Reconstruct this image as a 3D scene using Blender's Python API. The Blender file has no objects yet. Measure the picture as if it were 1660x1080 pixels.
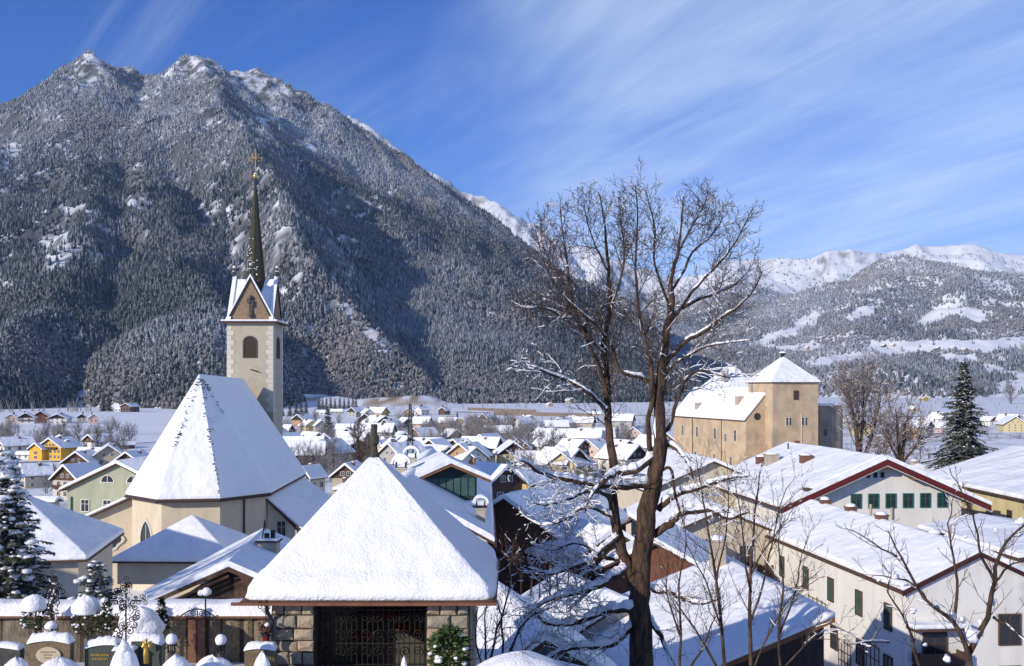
import bpy, bmesh, math, random
import numpy as np
from mathutils import Vector, Matrix, Euler

SC = bpy.context.scene
C = SC.collection
R = math.radians
rng = np.random.default_rng(7)
random.seed(11)

# ------------------------------------------------------------------ camera
F = 1600.0            # focal length in pixels of the 1660 px wide photograph
HZ = 630.0            # row of the horizon
ZC = 30.0             # eye height above the valley floor
cam_d = bpy.data.cameras.new('camera'); cam = bpy.data.objects.new('camera', cam_d); C.objects.link(cam)
cam.location = (0, 0, ZC); cam.rotation_euler = (R(90), 0, 0)
cam_d.sensor_width = 36; cam_d.lens = 36 * F / 1660; cam_d.shift_y = (HZ - 540) / 1660
cam_d.clip_start = 0.3; cam_d.clip_end = 60000
SC.camera = cam

# ------------------------------------------------------------------ sun and sky
SUN_AZ, SUN_EL = 47.0, 20.0       # to the left behind the camera
sun_d = bpy.data.lights.new('sun', 'SUN'); sun = bpy.data.objects.new('sun', sun_d); C.objects.link(sun)
sun_d.energy = 4.3; sun_d.angle = R(0.53); sun_d.color = (1.0, 0.90, 0.76)
sdir = Vector((-math.sin(R(SUN_AZ)) * math.cos(R(SUN_EL)), -math.cos(R(SUN_AZ)) * math.cos(R(SUN_EL)), math.sin(R(SUN_EL))))
sun.rotation_euler = sdir.to_track_quat('Z', 'Y').to_euler()

W = bpy.data.worlds.new('World'); SC.world = W; W.use_nodes = True
def build_world():
    nt = W.node_tree; N = nt.nodes; L = nt.links
    for n in list(N): N.remove(n)
    out = N.new('ShaderNodeOutputWorld'); bg = N.new('ShaderNodeBackground'); bg.inputs[1].default_value = 0.145
    sky = N.new('ShaderNodeTexSky'); sky.sky_type = 'NISHITA'; sky.sun_disc = False
    sky.sun_elevation = R(SUN_EL); sky.sun_rotation = R(180 + SUN_AZ); sky.altitude = 1500
    sky.air_density = 1.0; sky.dust_density = 0.2; sky.ozone_density = 2.2
    hs = N.new('ShaderNodeMixRGB'); hs.blend_type = 'MULTIPLY'; hs.inputs[0].default_value = 1.0; hs.inputs[2].default_value = (0.25, 0.51, 1.03, 1)
    L.new(sky.outputs[0], hs.inputs[1])
    # thin cirrus: noise on a flat cloud layer high above, stretched along the wind
    tc = N.new('ShaderNodeTexCoord'); sep = N.new('ShaderNodeSeparateXYZ'); L.new(tc.outputs['Generated'], sep.inputs[0])
    def math_(op, a, b=None, c=None):
        m = N.new('ShaderNodeMath'); m.operation = op
        for i, v in enumerate((a, b, c)):
            if v is None: continue
            if isinstance(v, (int, float)): m.inputs[i].default_value = v
            else: L.new(v, m.inputs[i])
        return m.outputs[0]
    zz = math_('ADD', math_('MAXIMUM', sep.outputs[2], 0.0), 0.10)
    u = math_('DIVIDE', sep.outputs[0], zz); v = math_('DIVIDE', sep.outputs[1], zz)
    cmb = N.new('ShaderNodeCombineXYZ'); L.new(u, cmb.inputs[0]); L.new(v, cmb.inputs[1])
    def streak(angle, sx, sy, scale, detail, rough, off, dist=0.0):
        mp = N.new('ShaderNodeMapping'); mp.vector_type = 'TEXTURE'; mp.inputs['Rotation'].default_value = (0, 0, R(angle)); mp.inputs['Scale'].default_value = (1/sx, 1/sy, 1)
        mp.inputs['Location'].default_value = off
        L.new(cmb.outputs[0], mp.inputs[0])
        nz = N.new('ShaderNodeTexNoise'); nz.inputs['Scale'].default_value = scale; nz.inputs['Detail'].default_value = detail
        nz.inputs['Roughness'].default_value = rough; nz.inputs['Distortion'].default_value = dist
        L.new(mp.outputs[0], nz.inputs[0]); return nz.outputs[0]
    def ramp(src, a, b):
        m = N.new('ShaderNodeMapRange'); m.interpolation_type = 'SMOOTHSTEP'
        m.inputs[1].default_value = a; m.inputs[2].default_value = b; L.new(src, m.inputs[0]); return m.outputs[0]
    # the sheet of cirrus starts along a line that climbs to the upper right and fades out again near the horizon
    wob = math_('MULTIPLY', math_('SUBTRACT', streak(-66, 0.5, 1.0, 1.2, 4, 0.6, (3, 1, 0), 0.4), 0.5), 0.9)
    edge = math_('ADD', math_('ADD', u, math_('MULTIPLY', v, 0.17)), wob)
    sheet = math_('MULTIPLY', ramp(edge, 0.16, 0.80), ramp(math_('ADD', v, wob), 6.9, 4.9))
    fine = ramp(streak(-66, 0.34, 1.8, 1.5, 9, 0.60, (2, 5, 0), 0.5), 0.30, 0.72)
    fine2 = ramp(streak(-62, 0.40, 3.4, 2.2, 10, 0.66, (7, 1, 0), 0.9), 0.32, 0.76)
    fine3 = ramp(streak(-60, 0.55, 1.3, 0.9, 8, 0.60, (4, 8, 0), 0.9), 0.30, 0.72)
    c1 = math_('MULTIPLY', sheet, math_('ADD', math_('MULTIPLY', fine, 0.13), math_('ADD', math_('MULTIPLY', fine2, 0.15), math_('ADD', math_('MULTIPLY', fine3, 0.34), 0.16))))
    lane = math_('MULTIPLY', ramp(streak(-52, 0.20, 1.9, 0.9, 9, 0.62, (1.7, 0.4, 0), 0.7), 0.42, 0.76), ramp(u, 0.15, -0.75))
    cl = math_('MINIMUM', math_('ADD', c1, math_('MULTIPLY', lane, 0.34)), 0.9)
    mix = N.new('ShaderNodeMixRGB'); L.new(cl, mix.inputs[0]); L.new(hs.outputs[0], mix.inputs[1]); mix.inputs[2].default_value = (5.4, 6.3, 7.6, 1)
    L.new(mix.outputs[0], bg.inputs[0]); L.new(bg.outputs[0], out.inputs[0])
build_world()
SC.view_settings.view_transform = 'Standard'; SC.view_settings.look = 'None'
SC.view_settings.gamma = 1.0; SC.view_settings.exposure = 0.10
try: SC.view_settings.use_curve_mapping = False
except Exception: pass
SC.cycles.max_bounces = 6; SC.cycles.diffuse_bounces = 3; SC.cycles.glossy_bounces = 2; SC.cycles.transmission_bounces = 2

# ------------------------------------------------------------------ helpers
def P(px, py, D):
    """the point seen at pixel (px, py) at distance D"""
    return Vector(((px - 830) / F * D, D, ZC - (py - HZ) / F * D))
def PX(px, D): return (px - 830) / F * D
def PZ(py, D): return ZC - (py - HZ) / F * D

_T = np.random.default_rng(3).random((256, 256))
def vnoise(x, y, s=0):
    x = np.asarray(x, float) + s * 17.31; y = np.asarray(y, float) + s * 9.77
    xi = np.floor(x).astype(int); yi = np.floor(y).astype(int); fx = x - xi; fy = y - yi
    fx = fx * fx * (3 - 2 * fx); fy = fy * fy * (3 - 2 * fy)
    a = _T[xi & 255, yi & 255]; b = _T[(xi + 1) & 255, yi & 255]; c = _T[xi & 255, (yi + 1) & 255]; d = _T[(xi + 1) & 255, (yi + 1) & 255]
    return (a * (1 - fx) + b * fx) * (1 - fy) + (c * (1 - fx) + d * fx) * fy
def fbm(x, y, o=5, s=0, g=0.5):
    t = 0; a = 1; n = 0
    for k in range(o):
        t = t + a * vnoise(x * 2 ** k, y * 2 ** k, s + k * 3); n += a; a *= g
    return t / n
def ridged(x, y, o=5, s=0, g=0.5):
    t = 0; a = 1; n = 0
    for k in range(o):
        t = t + a * (1 - np.abs(2 * vnoise(x * 2 ** k, y * 2 ** k, s + k * 5) - 1)); n += a; a *= g
    return t / n
def sstep(a, b, x):
    t = np.clip((np.asarray(x, float) - a) / (b - a), 0, 1); return t * t * (3 - 2 * t)

def link(name, me, parent=None, mats=None):
    o = bpy.data.objects.new(name, me); C.objects.link(o)
    if parent is not None: o.parent = parent
    if mats is not None:
        for m in (mats if isinstance(mats, (list, tuple)) else [mats]): me.materials.append(m)
    return o
def tag(o, label=None, cat=None, group=None, kind=None):
    if label: o['label'] = label
    if cat: o['category'] = cat
    if group: o['group'] = group
    if kind: o['kind'] = kind
    return o
def thing(name, label, cat, loc=(0, 0, 0), rz=0.0, group=None):
    o = bpy.data.objects.new(name, None); C.objects.link(o)
    o.empty_display_size = 0.5; o.location = loc; o.rotation_euler = (0, 0, rz)
    return tag(o, label, cat, group)
def copy_tree(o, parent=None):
    c = o.copy(); C.objects.link(c); c.parent = parent
    for ch in o.children: copy_tree(ch, c)
    return c
def np_mesh(name, v, f, cols=None, smooth=False):
    """v (n,3), f (m,k) arrays -> mesh"""
    me = bpy.data.meshes.new(name); v = np.asarray(v, np.float32); f = np.asarray(f, np.int32)
    m, k = f.shape
    me.vertices.add(len(v)); me.vertices.foreach_set('co', v.ravel())
    me.loops.add(m * k); me.loops.foreach_set('vertex_index', f.ravel())
    me.polygons.add(m); me.polygons.foreach_set('loop_start', np.arange(m, dtype=np.int32) * k)
    me.polygons.foreach_set('loop_total', np.full(m, k, np.int32))
    if smooth: me.polygons.foreach_set('use_smooth', np.ones(m, bool))
    me.update(calc_edges=True)
    if cols is not None:
        at = me.color_attributes.new('Col', 'FLOAT_COLOR', 'POINT')
        c4 = np.ones((len(v), 4), np.float32); c4[:, :3] = cols; at.data.foreach_set('color', c4.ravel())
    return me

class MB:
    """collects shapes, builds one mesh"""
    def __init__(s): s.v = []; s.f = []; s.mi = []; s.cur = 0
    def add(s, vs, fs, M=None):
        n = len(s.v)
        for p in vs: s.v.append(tuple(M @ Vector(p)) if M is not None else tuple(p))
        for f in fs: s.f.append([i + n for i in f]); s.mi.append(s.cur)
        return s
    def box(s, x0, x1, y0, y1, z0, z1, M=None):
        return s.add([(x0,y0,z0),(x1,y0,z0),(x1,y1,z0),(x0,y1,z0),(x0,y0,z1),(x1,y0,z1),(x1,y1,z1),(x0,y1,z1)],
                     [(3,2,1,0),(4,5,6,7),(0,1,5,4),(1,2,6,5),(2,3,7,6),(3,0,4,7)], M)
    def cbox(s, cx, cy, cz, sx, sy, sz, M=None):
        return s.box(cx-sx/2, cx+sx/2, cy-sy/2, cy+sy/2, cz-sz/2, cz+sz/2, M)
    def hexa(s, bottom, top):
        """eight corners: four below, four above in the same order (counter-clockwise from above)"""
        return s.add(list(bottom) + list(top), [(3,2,1,0),(4,5,6,7),(0,1,5,4),(1,2,6,5),(2,3,7,6),(3,0,4,7)])
    def prism(s, poly, y0, y1, M=None):
        """polygon in x,z (counter-clockwise seen from -y) drawn out along y"""
        n = len(poly); vs = [(x, y0, z) for x, z in poly] + [(x, y1, z) for x, z in poly]
        fs = [list(range(n)), list(range(2*n-1, n-1, -1))] + [(i, i+n, (i+1) % n + n, (i+1) % n) for i in range(n)]
        return s.add(vs, fs, M)
    def poly_h(s, poly, z0, z1, M=None):
        """polygon in x,y drawn up from z0 to z1"""
        n = len(poly); vs = [(x, y, z0) for x, y in poly] + [(x, y, z1) for x, y in poly]
        fs = [list(range(n-1, -1, -1)), list(range(n, 2*n))] + [(i, (i+1) % n, (i+1) % n + n, i+n) for i in range(n)]
        return s.add(vs, fs, M)
    def tube(s, pts, rad, sides=6, caps=True):
        pts = [Vector(p) for p in pts]; n0 = len(s.v); k = len(pts)
        if not hasattr(rad, '__len__'): rad = [rad] * k
        up = None
        for i, p in enumerate(pts):
            t = (pts[min(i+1, k-1)] - pts[max(i-1, 0)])
            if t.length < 1e-9: t = Vector((0, 0, 1))
            t.normalize()
            if up is None:
                up = Vector((0, 0, 1)) if abs(t.z) < 0.9 else Vector((1, 0, 0))
            a = t.cross(up)
            if a.length < 1e-6: a = t.cross(Vector((0.3, 1, 0.2)))
            a.normalize(); b = t.cross(a); up = -b if False else a.cross(t)
            for j in range(sides):
                q = 2 * math.pi * j / sides
                s.v.append(tuple(p + (a * math.cos(q) + b * math.sin(q)) * rad[i]))
        for i in range(k - 1):
            for j in range(sides):
                a0 = n0 + i*sides + j; a1 = n0 + i*sides + (j+1) % sides
                s.f.append([a0, a1, a1 + sides, a0 + sides]); s.mi.append(s.cur)
        if caps:
            s.f.append([n0 + j for j in range(sides-1, -1, -1)]); s.mi.append(s.cur)
            s.f.append([n0 + (k-1)*sides + j for j in range(sides)]); s.mi.append(s.cur)
        return s
    def twig(s, pts, rad):
        """a thin three-sided shoot"""
        d = pts[-1] - pts[0]; a = d.cross(Vector((.2, .9, .3)))
        if a.length < 1e-6: a = Vector((1, 0, 0))
        a.normalize(); b = d.cross(a); b.normalize(); n0 = len(s.v); k = len(pts)
        o = [a, a*-.5 + b*.866, a*-.5 - b*.866]
        for p, r in zip(pts, rad):
            for q in o: s.v.append((p.x + q.x*r, p.y + q.y*r, p.z + q.z*r))
        for i in range(k-1):
            m = n0 + i*3; s.f.append([m, m+1, m+4, m+3]); s.f.append([m+1, m+2, m+5, m+4]); s.f.append([m+2, m, m+3, m+5]); s.mi += [s.cur]*3
        return s
    def lathe(s, prof, sides=10, cx=0, cy=0):
        n0 = len(s.v); k = len(prof)
        for r, z in prof:
            for j in range(sides):
                q = 2*math.pi*j/sides; s.v.append((cx + r*math.cos(q), cy + r*math.sin(q), z))
        for i in range(k-1):
            for j in range(sides):
                a0 = n0+i*sides+j; a1 = n0+i*sides+(j+1) % sides
                s.f.append([a0, a1, a1+sides, a0+sides]); s.mi.append(s.cur)
        s.f.append([n0+j for j in range(sides-1, -1, -1)]); s.mi.append(s.cur)
        s.f.append([n0+(k-1)*sides+j for j in range(sides)]); s.mi.append(s.cur)
        return s
    def blob(s, c, r, seg=8, rings=5, jit=0.12, seed=0, flat=0.0):
        """an uneven lump; r may be (rx, ry, rz); flat cuts the underside"""
        rr = random.Random(seed); rx, ry, rz = r if hasattr(r, '__len__') else (r, r, r); n0 = len(s.v)
        for i in range(rings + 1):
            th = math.pi * i / rings
            for j in range(seg):
                q = 2*math.pi*j/seg; k = 1 + jit*(rr.random()*2-1)
                z = math.cos(th)*k
                if z < -flat and flat > 0: z = -flat
                s.v.append((c[0]+rx*math.sin(th)*math.cos(q)*k, c[1]+ry*math.sin(th)*math.sin(q)*k, c[2]+rz*z))
        for i in range(rings):
            for j in range(seg):
                a0 = n0+i*seg+j; a1 = n0+i*seg+(j+1) % seg
                s.f.append([a0, a0+seg, a1+seg, a1]); s.mi.append(s.cur)
        return s
    def mesh(s, name, smooth=False):
        me = bpy.data.meshes.new(name); me.from_pydata(s.v, [], s.f)
        if smooth: me.polygons.foreach_set('use_smooth', np.ones(len(me.polygons), bool))
        if any(s.mi): me.polygons.foreach_set('material_index', np.array(s.mi, np.int32))
        me.update(); return me
    def build(s, name, mat, parent=None, smooth=False, bevel=0.0, subsurf=0):
        o = link(name, s.mesh(name, smooth), parent, mat)
        if bevel:
            b = o.modifiers.new('bevel', 'BEVEL'); b.width = bevel; b.segments = 2; b.limit_method = 'ANGLE'
        if subsurf:
            b = o.modifiers.new('subsurf', 'SUBSURF'); b.levels = subsurf; b.render_levels = subsurf
        return o

# ------------------------------------------------------------------ materials
def mat(name, col, col2=None, scale=3.0, rough=0.85, bump=0.0, bscale=40.0, detail=6, spec=0.25, metal=0.0, lo=0.3, hi=0.7, stretch=None):
    m = bpy.data.materials.new(name); m.use_nodes = True; nt = m.node_tree; N = nt.nodes; L = nt.links
    b = N['Principled BSDF']; b.inputs['Roughness'].default_value = rough; b.inputs['Metallic'].default_value = metal
    b.inputs['Specular IOR Level'].default_value = spec
    tc = N.new('ShaderNodeTexCoord'); src = tc.outputs['Object']
    if stretch:
        mp = N.new('ShaderNodeMapping'); mp.inputs['Scale'].default_value = stretch; L.new(src, mp.inputs[0]); src = mp.outputs[0]
    if col2 is None: b.inputs['Base Color'].default_value = (*col, 1)
    else:
        nz = N.new('ShaderNodeTexNoise'); nz.inputs['Scale'].default_value = scale; nz.inputs['Detail'].default_value = detail; nz.inputs['Roughness'].default_value = 0.6
        L.new(src, nz.inputs[0])
        mr = N.new('ShaderNodeMapRange'); mr.inputs[1].default_value = lo; mr.inputs[2].default_value = hi; L.new(nz.outputs[0], mr.inputs[0])
        mx = N.new('ShaderNodeMixRGB'); mx.inputs[1].default_value = (*col, 1); mx.inputs[2].default_value = (*col2, 1)
        L.new(mr.outputs[0], mx.inputs[0]); L.new(mx.outputs[0], b.inputs['Base Color'])
    if bump:
        n2 = N.new('ShaderNodeTexNoise'); n2.inputs['Scale'].default_value = bscale; n2.inputs['Detail'].default_value = 5; L.new(src, n2.inputs[0])
        bp = N.new('ShaderNodeBump'); bp.inputs['Strength'].default_value = 1.0; bp.inputs['Distance'].default_value = bump
        L.new(n2.outputs[0], bp.inputs['Height']); L.new(bp.outputs[0], b.inputs['Normal'])
    return m
def add_swell(m, scale, dist):
    nt = m.node_tree; N = nt.nodes; L = nt.links; b = N['Principled BSDF']; old = b.inputs['Normal'].links[0].from_node
    tc = N.new('ShaderNodeTexCoord'); nz = N.new('ShaderNodeTexNoise'); nz.inputs['Scale'].default_value = scale; nz.inputs['Detail'].default_value = 3; L.new(tc.outputs['Object'], nz.inputs[0])
    bp = N.new('ShaderNodeBump'); bp.inputs['Distance'].default_value = dist; L.new(nz.outputs[0], bp.inputs['Height']); L.new(bp.outputs[0], old.inputs['Normal'])
def stain(m, col, scale, stretch, lo, hi, amt=0.7):
    """old stains and patches of another plaster, with a shape of their own"""
    nt = m.node_tree; N = nt.nodes; L = nt.links; b = N['Principled BSDF']; src = b.inputs['Base Color'].links[0].from_socket
    tc = N.new('ShaderNodeTexCoord'); mp = N.new('ShaderNodeMapping'); mp.inputs['Scale'].default_value = stretch; mp.inputs['Location'].default_value = (3.7, 1.3, 5.1); L.new(tc.outputs['Object'], mp.inputs[0])
    nz = N.new('ShaderNodeTexNoise'); nz.inputs['Scale'].default_value = scale; nz.inputs['Detail'].default_value = 9; nz.inputs['Roughness'].default_value = .65; nz.inputs['Distortion'].default_value = .4; L.new(mp.outputs[0], nz.inputs[0])
    mr = N.new('ShaderNodeMapRange'); mr.inputs[1].default_value = lo; mr.inputs[2].default_value = hi; mr.inputs[4].default_value = amt; L.new(nz.outputs[0], mr.inputs[0])
    mx = N.new('ShaderNodeMixRGB'); mx.inputs[2].default_value = (*col, 1); L.new(mr.outputs[0], mx.inputs[0]); L.new(src, mx.inputs[1]); L.new(mx.outputs[0], b.inputs['Base Color'])
def mat_attr(name, rough=0.9, nscale=None, namt=0.0, bump=0.0, bscale=1.0):
    m = bpy.data.materials.new(name); m.use_nodes = True; nt = m.node_tree; N = nt.nodes; L = nt.links
    b = N['Principled BSDF']; b.inputs['Roughness'].default_value = rough; b.inputs['Specular IOR Level'].default_value = 0.1
    at = N.new('ShaderNodeAttribute'); at.attribute_name = 'Col'; src = at.outputs['Color']
    tc = N.new('ShaderNodeTexCoord')
    if nscale:
        nz = N.new('ShaderNodeTexNoise'); nz.inputs['Scale'].default_value = nscale; nz.inputs['Detail'].default_value = 6; L.new(tc.outputs['Object'], nz.inputs[0])
        mr = N.new('ShaderNodeMapRange'); mr.inputs[1].default_value = 0.3; mr.inputs[2].default_value = 0.7; mr.inputs[3].default_value = 1 - namt; mr.inputs[4].default_value = 1.0
        L.new(nz.outputs[0], mr.inputs[0])
        mx = N.new('ShaderNodeMixRGB'); mx.blend_type = 'MULTIPLY'; mx.inputs[0].default_value = 1; L.new(src, mx.inputs[1]); L.new(mr.outputs[0], mx.inputs[2]); src = mx.outputs[0]
    L.new(src, b.inputs['Base Color'])
    if bump:
        n2 = N.new('ShaderNodeTexNoise'); n2.inputs['Scale'].default_value = bscale; n2.inputs['Detail'].default_value = 6; L.new(tc.outputs['Object'], n2.inputs[0])
        bp = N.new('ShaderNodeBump'); bp.inputs['Distance'].default_value = bump; L.new(n2.outputs[0], bp.inputs['Height']); L.new(bp.outputs[0], b.inputs['Normal'])
    return m
M = {}
M['snow'] = mat('snow', (0.86, 0.87, 0.89), (0.80, 0.82, 0.86), 0.6, 0.75, 0.07, 1.6, spec=0.2, detail=8)
M['snow_near'] = mat('snow_near', (0.87, 0.87, 0.88), (0.80, 0.81, 0.84), 1.5, 0.7, 0.03, 16.0, spec=0.25)
add_swell(M['snow'], 0.32, 0.55); add_swell(M['snow_near'], 1.1, 0.12)
M['ground'] = mat_attr('snowy_ground', 0.9, 0.02, 0.08, 0.25, 0.12)
M['rock'] = mat_attr('snowy_rock', 0.95, 0.022, 0.50, 9.0, 0.035)
M['rock_far'] = mat_attr('snowy_far_slopes', 0.95, 0.01, 0.14, 6.0, 0.02)
M['forest'] = mat_attr('frosted_forest', 0.95)
# ------------------------------------------------------------------ the ground: one sheet from the cemetery hill to the valley and beyond
def gz(x, y):
    x = np.asarray(x, float); y = np.asarray(y, float)
    de = y + 0.95 * np.maximum(0, x) * sstep(8, 24, y)
    z = np.interp(de, [-60, 0, 4, 10, 16, 21.5, 23.5, 26, 34, 60, 95, 230, 400], [29.5, 28.3, 28.0, 26.2, 24.4, 23.65, 23.2, 22.2, 21.0, 14.5, 8.5, 0.6, 0])
    r = np.hypot((x - 88) / 60, (y - 255) / 45)
    z = z + 9.0 * np.exp(-r ** 2.5 * 1.1)                                   # the castle knoll
    z = z + (fbm(x / 60, y / 60, 3, 4) - 0.5) * 1.6 * sstep(120, 400, y)
    # gravel works: low heaps far out in the plain
    for cx, cy, sx, sy, h in ((PX(505, 1750), 1750, 120, 90, 13), (PX(450, 1800), 1800, 90, 60, 9), (PX(650, 1700), 1700, 75, 60, 13), (PX(690, 1650), 1650, 60, 50, 8), (PX(570, 1850), 1850, 80, 50, 8)):
        z = z + h * np.exp(-(((x - cx) / sx) ** 2 + ((y - cy) / sy) ** 2) ** 2) * (0.75 + 0.5 * fbm(x / 25, y / 25, 3, 8))
    return z
def gzf(x, y): return float(gz(np.array([x]), np.array([y]))[0])

def make_ground():
    rad = np.concatenate([np.linspace(2, 60, 50), np.geomspace(61, 3200, 170), np.geomspace(3300, 40000, 24)])
    ang = np.concatenate([np.linspace(-36, 36, 289), np.linspace(42, 318, 47)]) * math.pi / 180
    A, Rr = np.meshgrid(ang, rad)
    x = np.sin(A) * Rr; y = np.cos(A) * Rr
    z = gz(x, y)
    nr, na = A.shape
    v = np.stack([x, y, z], -1).reshape(-1, 3)
    i = np.arange(nr - 1)[:, None] * na; j = np.arange(na)[None, :]; j2 = (j + 1) % na
    f = np.stack([i + j, i + j2, i + na + j2, i + na + j], -1).reshape(-1, 4)
    v = np.vstack([v, [[0, 0, 28.2]]]); c = len(v) - 1
    col = np.tile(np.array([0.80, 0.82, 0.86]), (len(v), 1))
    X, Y = v[:, 0], v[:, 1]
    # brushy and trampled patches between the houses, bare earth on the gravel heaps
    br = sstep(0.50, 0.66, fbm(X / 9, Y / 9, 4, 21)) * sstep(150, 260, Y) * (1 - sstep(700, 1000, Y)) * (np.abs(X) < 500)
    fld = ((X < -150) & (Y > 380) & (Y < 1200)); br = br * np.where(fld, 0.0, 0.55)
    col = col * (1 - br[:, None]) + np.array([0.20, 0.18, 0.17]) * br[:, None]
    ea = np.zeros(len(v))
    for cx, cy, sx, sy in ((PX(655, 1690), 1660, 85, 70), (PX(492, 1740), 1715, 55, 45)):
        ea = np.maximum(ea, np.exp(-(((X - cx) / sx) ** 2 + ((Y - cy) / sy) ** 2) ** 2))
    ea = ea * sstep(0.36, 0.54, fbm(X / 14, Y / 14, 4, 31))
    col = col * (1 - ea[:, None]) + np.array([0.30, 0.21, 0.12]) * ea[:, None]
    me = np_mesh('ground', v, f, col, True)
    o = link('ground', me, None, M['ground']); tag(o, kind='structure')
    return o
make_ground()

# ------------------------------------------------------------------ mountains: ridges give the height of every point
def ridge_field(x, y, ridges, warp=0.0, ws=400.0):
    if np.any(warp):
        wx = (fbm(x / ws, y / ws, 4, 51) - 0.5) * warp; wy = (fbm(x / ws, y / ws, 4, 57) - 0.5) * warp
        x = x + wx; y = y + wy
    h = np.full(x.shape, -500.0)
    for pts, drop in ridges:
        for (a, b) in zip(pts[:-1], pts[1:]):
            dx, dy = b[0] - a[0], b[1] - a[1]; l2 = dx * dx + dy * dy + 1e-9
            t = np.clip(((x - a[0]) * dx + (y - a[1]) * dy) / l2, 0, 1)
            d = np.hypot(x - a[0] - t * dx, y - a[1] - t * dy)
            h = np.maximum(h, a[2] + t * (b[2] - a[2]) - drop(d))
    return h
def pl(*p): return [tuple(P(*q)) for q in p]
def ex(amp, l): return lambda d: amp * (1 - np.exp(-d / l))
def lin(s): return lambda d: s * d
def quad(s): return lambda d: s * d + d * d / 1500.0

class Field:
    def __init__(s, x0, x1, y0, y1, step, fn):
        s.x0, s.y0, s.step = x0, y0, step
        s.nx = int((x1 - x0) / step) + 1; s.ny = int((y1 - y0) / step) + 1
        gx = x0 + np.arange(s.nx) * step; gy = y0 + np.arange(s.ny) * step
        s.X, s.Y = np.meshgrid(gx, gy); s.Z = fn(s.X, s.Y)
        s.GY, s.GX = np.gradient(s.Z, step)
    def at(s, x, y, A=None):
        A = s.Z if A is None else A
        u = np.clip((x - s.x0) / s.step, 0, s.nx - 1.001); v = np.clip((y - s.y0) / s.step, 0, s.ny - 1.001)
        i = u.astype(int); j = v.astype(int); fu = u - i; fv = v - j
        return (A[j, i] * (1 - fu) + A[j, i + 1] * fu) * (1 - fv) + (A[j + 1, i] * (1 - fu) + A[j + 1, i + 1] * fu) * fv
    def mesh(s, name, col):
        nx, ny = s.nx, s.ny
        v = np.stack([s.X, s.Y, s.Z], -1).reshape(-1, 3)
        i = np.arange(ny - 1)[:, None] * nx; j = np.arange(nx - 1)[None, :]
        f = np.stack([i + j, i + j + 1, i + nx + j + 1, i + nx + j], -1).reshape(-1, 4)
        keep = (v[f, 2].max(1) > -12)
        return np_mesh(name, v, f[keep], col.reshape(-1, 3), True)

def in_poly(px, py, poly):
    ins = np.zeros(px.shape, bool); n = len(poly)
    for i in range(n):
        x1, y1 = poly[i]; x2, y2 = poly[(i + 1) % n]
        c = ((y1 > py) != (y2 > py)) & (px < (x2 - x1) * (py - y1) / (y2 - y1 + 1e-9) + x1)
        ins ^= c
    return ins
def proj(x, y, z): return 830 + F * x / y, HZ - F * (z - ZC) / y

SNOWC = np.array([0.82, 0.84, 0.88])
def rocky(fl, lo, hi, seed, rock=(0.20, 0.19, 0.18), sc=35.0, amp=1.0):
    """snow lies on the gentle places, rock shows on the steep ones"""
    st = np.hypot(fl.GX, fl.GY) + (fbm(fl.X / sc, fl.Y / sc, 5, seed) - 0.5) * 1.5 * amp + (np.random.default_rng(seed).random(fl.X.shape) - 0.5) * 0.7 * amp
    k = sstep(lo, hi, st)[..., None]
    return SNOWC * (1 - k) + np.array(rock) * k

# --- the big wooded mountain on the left
sil = pl((-420,440,4100),(-220,340,4150),(-60,256,4150),(0,220,4150),(60,168,4150),(122,122,4200),(134,106,4200),(148,84,4200),(163,93,4230),(182,101,4300),(215,111,4350),(262,120,4400),(288,116,4400),(297,94,4380),(320,88,4380),(343,96,4420),(362,119,4500),(402,108,4600),(430,117,4600),(500,152,4600),(550,182,4600),(650,245,4600),(730,305,4600),(800,352,4550),(860,400,4500),(900,436,4450),(960,490,4400),(1040,555,4300),(1095,605,4200),(1130,650,4100))
spurA = pl((320,92,4380),(368,160,3850),(425,250,3250),(478,340,2700),(535,440,2300),(600,530,2080),(680,600,2000),(735,638,2050))
spurB = pl((152,205,3850),(150,235,3600),(130,310,2950),(90,420,2350),(40,530,1800),(-10,630,1400))
spurC = pl((254,210,3900),(262,245,3600),(275,330,2900),(300,440,2300),(330,540,1800),(350,630,1400))
spurD = pl((600,215,4600),(660,330,4000),(735,440,3400),(810,530,2900),(880,610,2500),(910,650,2300))
spurE = pl((560,480,2450),(640,560,2050),(700,640,1700))
RL = [(sil, ex(2150, 2300)), (spurA, quad(0.74)), (spurB, quad(0.52)), (spurC, quad(0.48)), (spurD, quad(0.60))]
def h_left(x, y):
    ds = np.full(x.shape, 1e9)
    for a, b in zip(sil[:-1], sil[1:]):
        dx, dy = b[0] - a[0], b[1] - a[1]; t = np.clip(((x - a[0]) * dx + (y - a[1]) * dy) / (dx * dx + dy * dy), 0, 1)
        ds = np.minimum(ds, np.hypot(x - a[0] - t * dx, y - a[1] - t * dy))
    k = 0.12 + 0.88 * sstep(60, 650, ds)
    h = ridge_field(x, y, RL, 190 * k, 420)
    h = h - 0.85 * np.maximum(0, x - 470)            # the ridge ends at the mouth of the side valley
    hh = sstep(0, 500, h) * k
    h = h + hh * ((ridged(x / 330, y / 330, 5, 61) - 0.68) * 170 + (fbm(x / 60, y / 60, 4, 66) - 0.5) * 34)
    top = sstep(950, 1350, h)
    return h - 4 + top * ((ridged(x / 120, y / 120, 4, 63) - 0.62) * 60 + (ridged(x / 42, y / 42, 3, 64) - 0.6) * 26)
FL = Field(-3300, 1700, 1150, 5300, 14, h_left)
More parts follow.
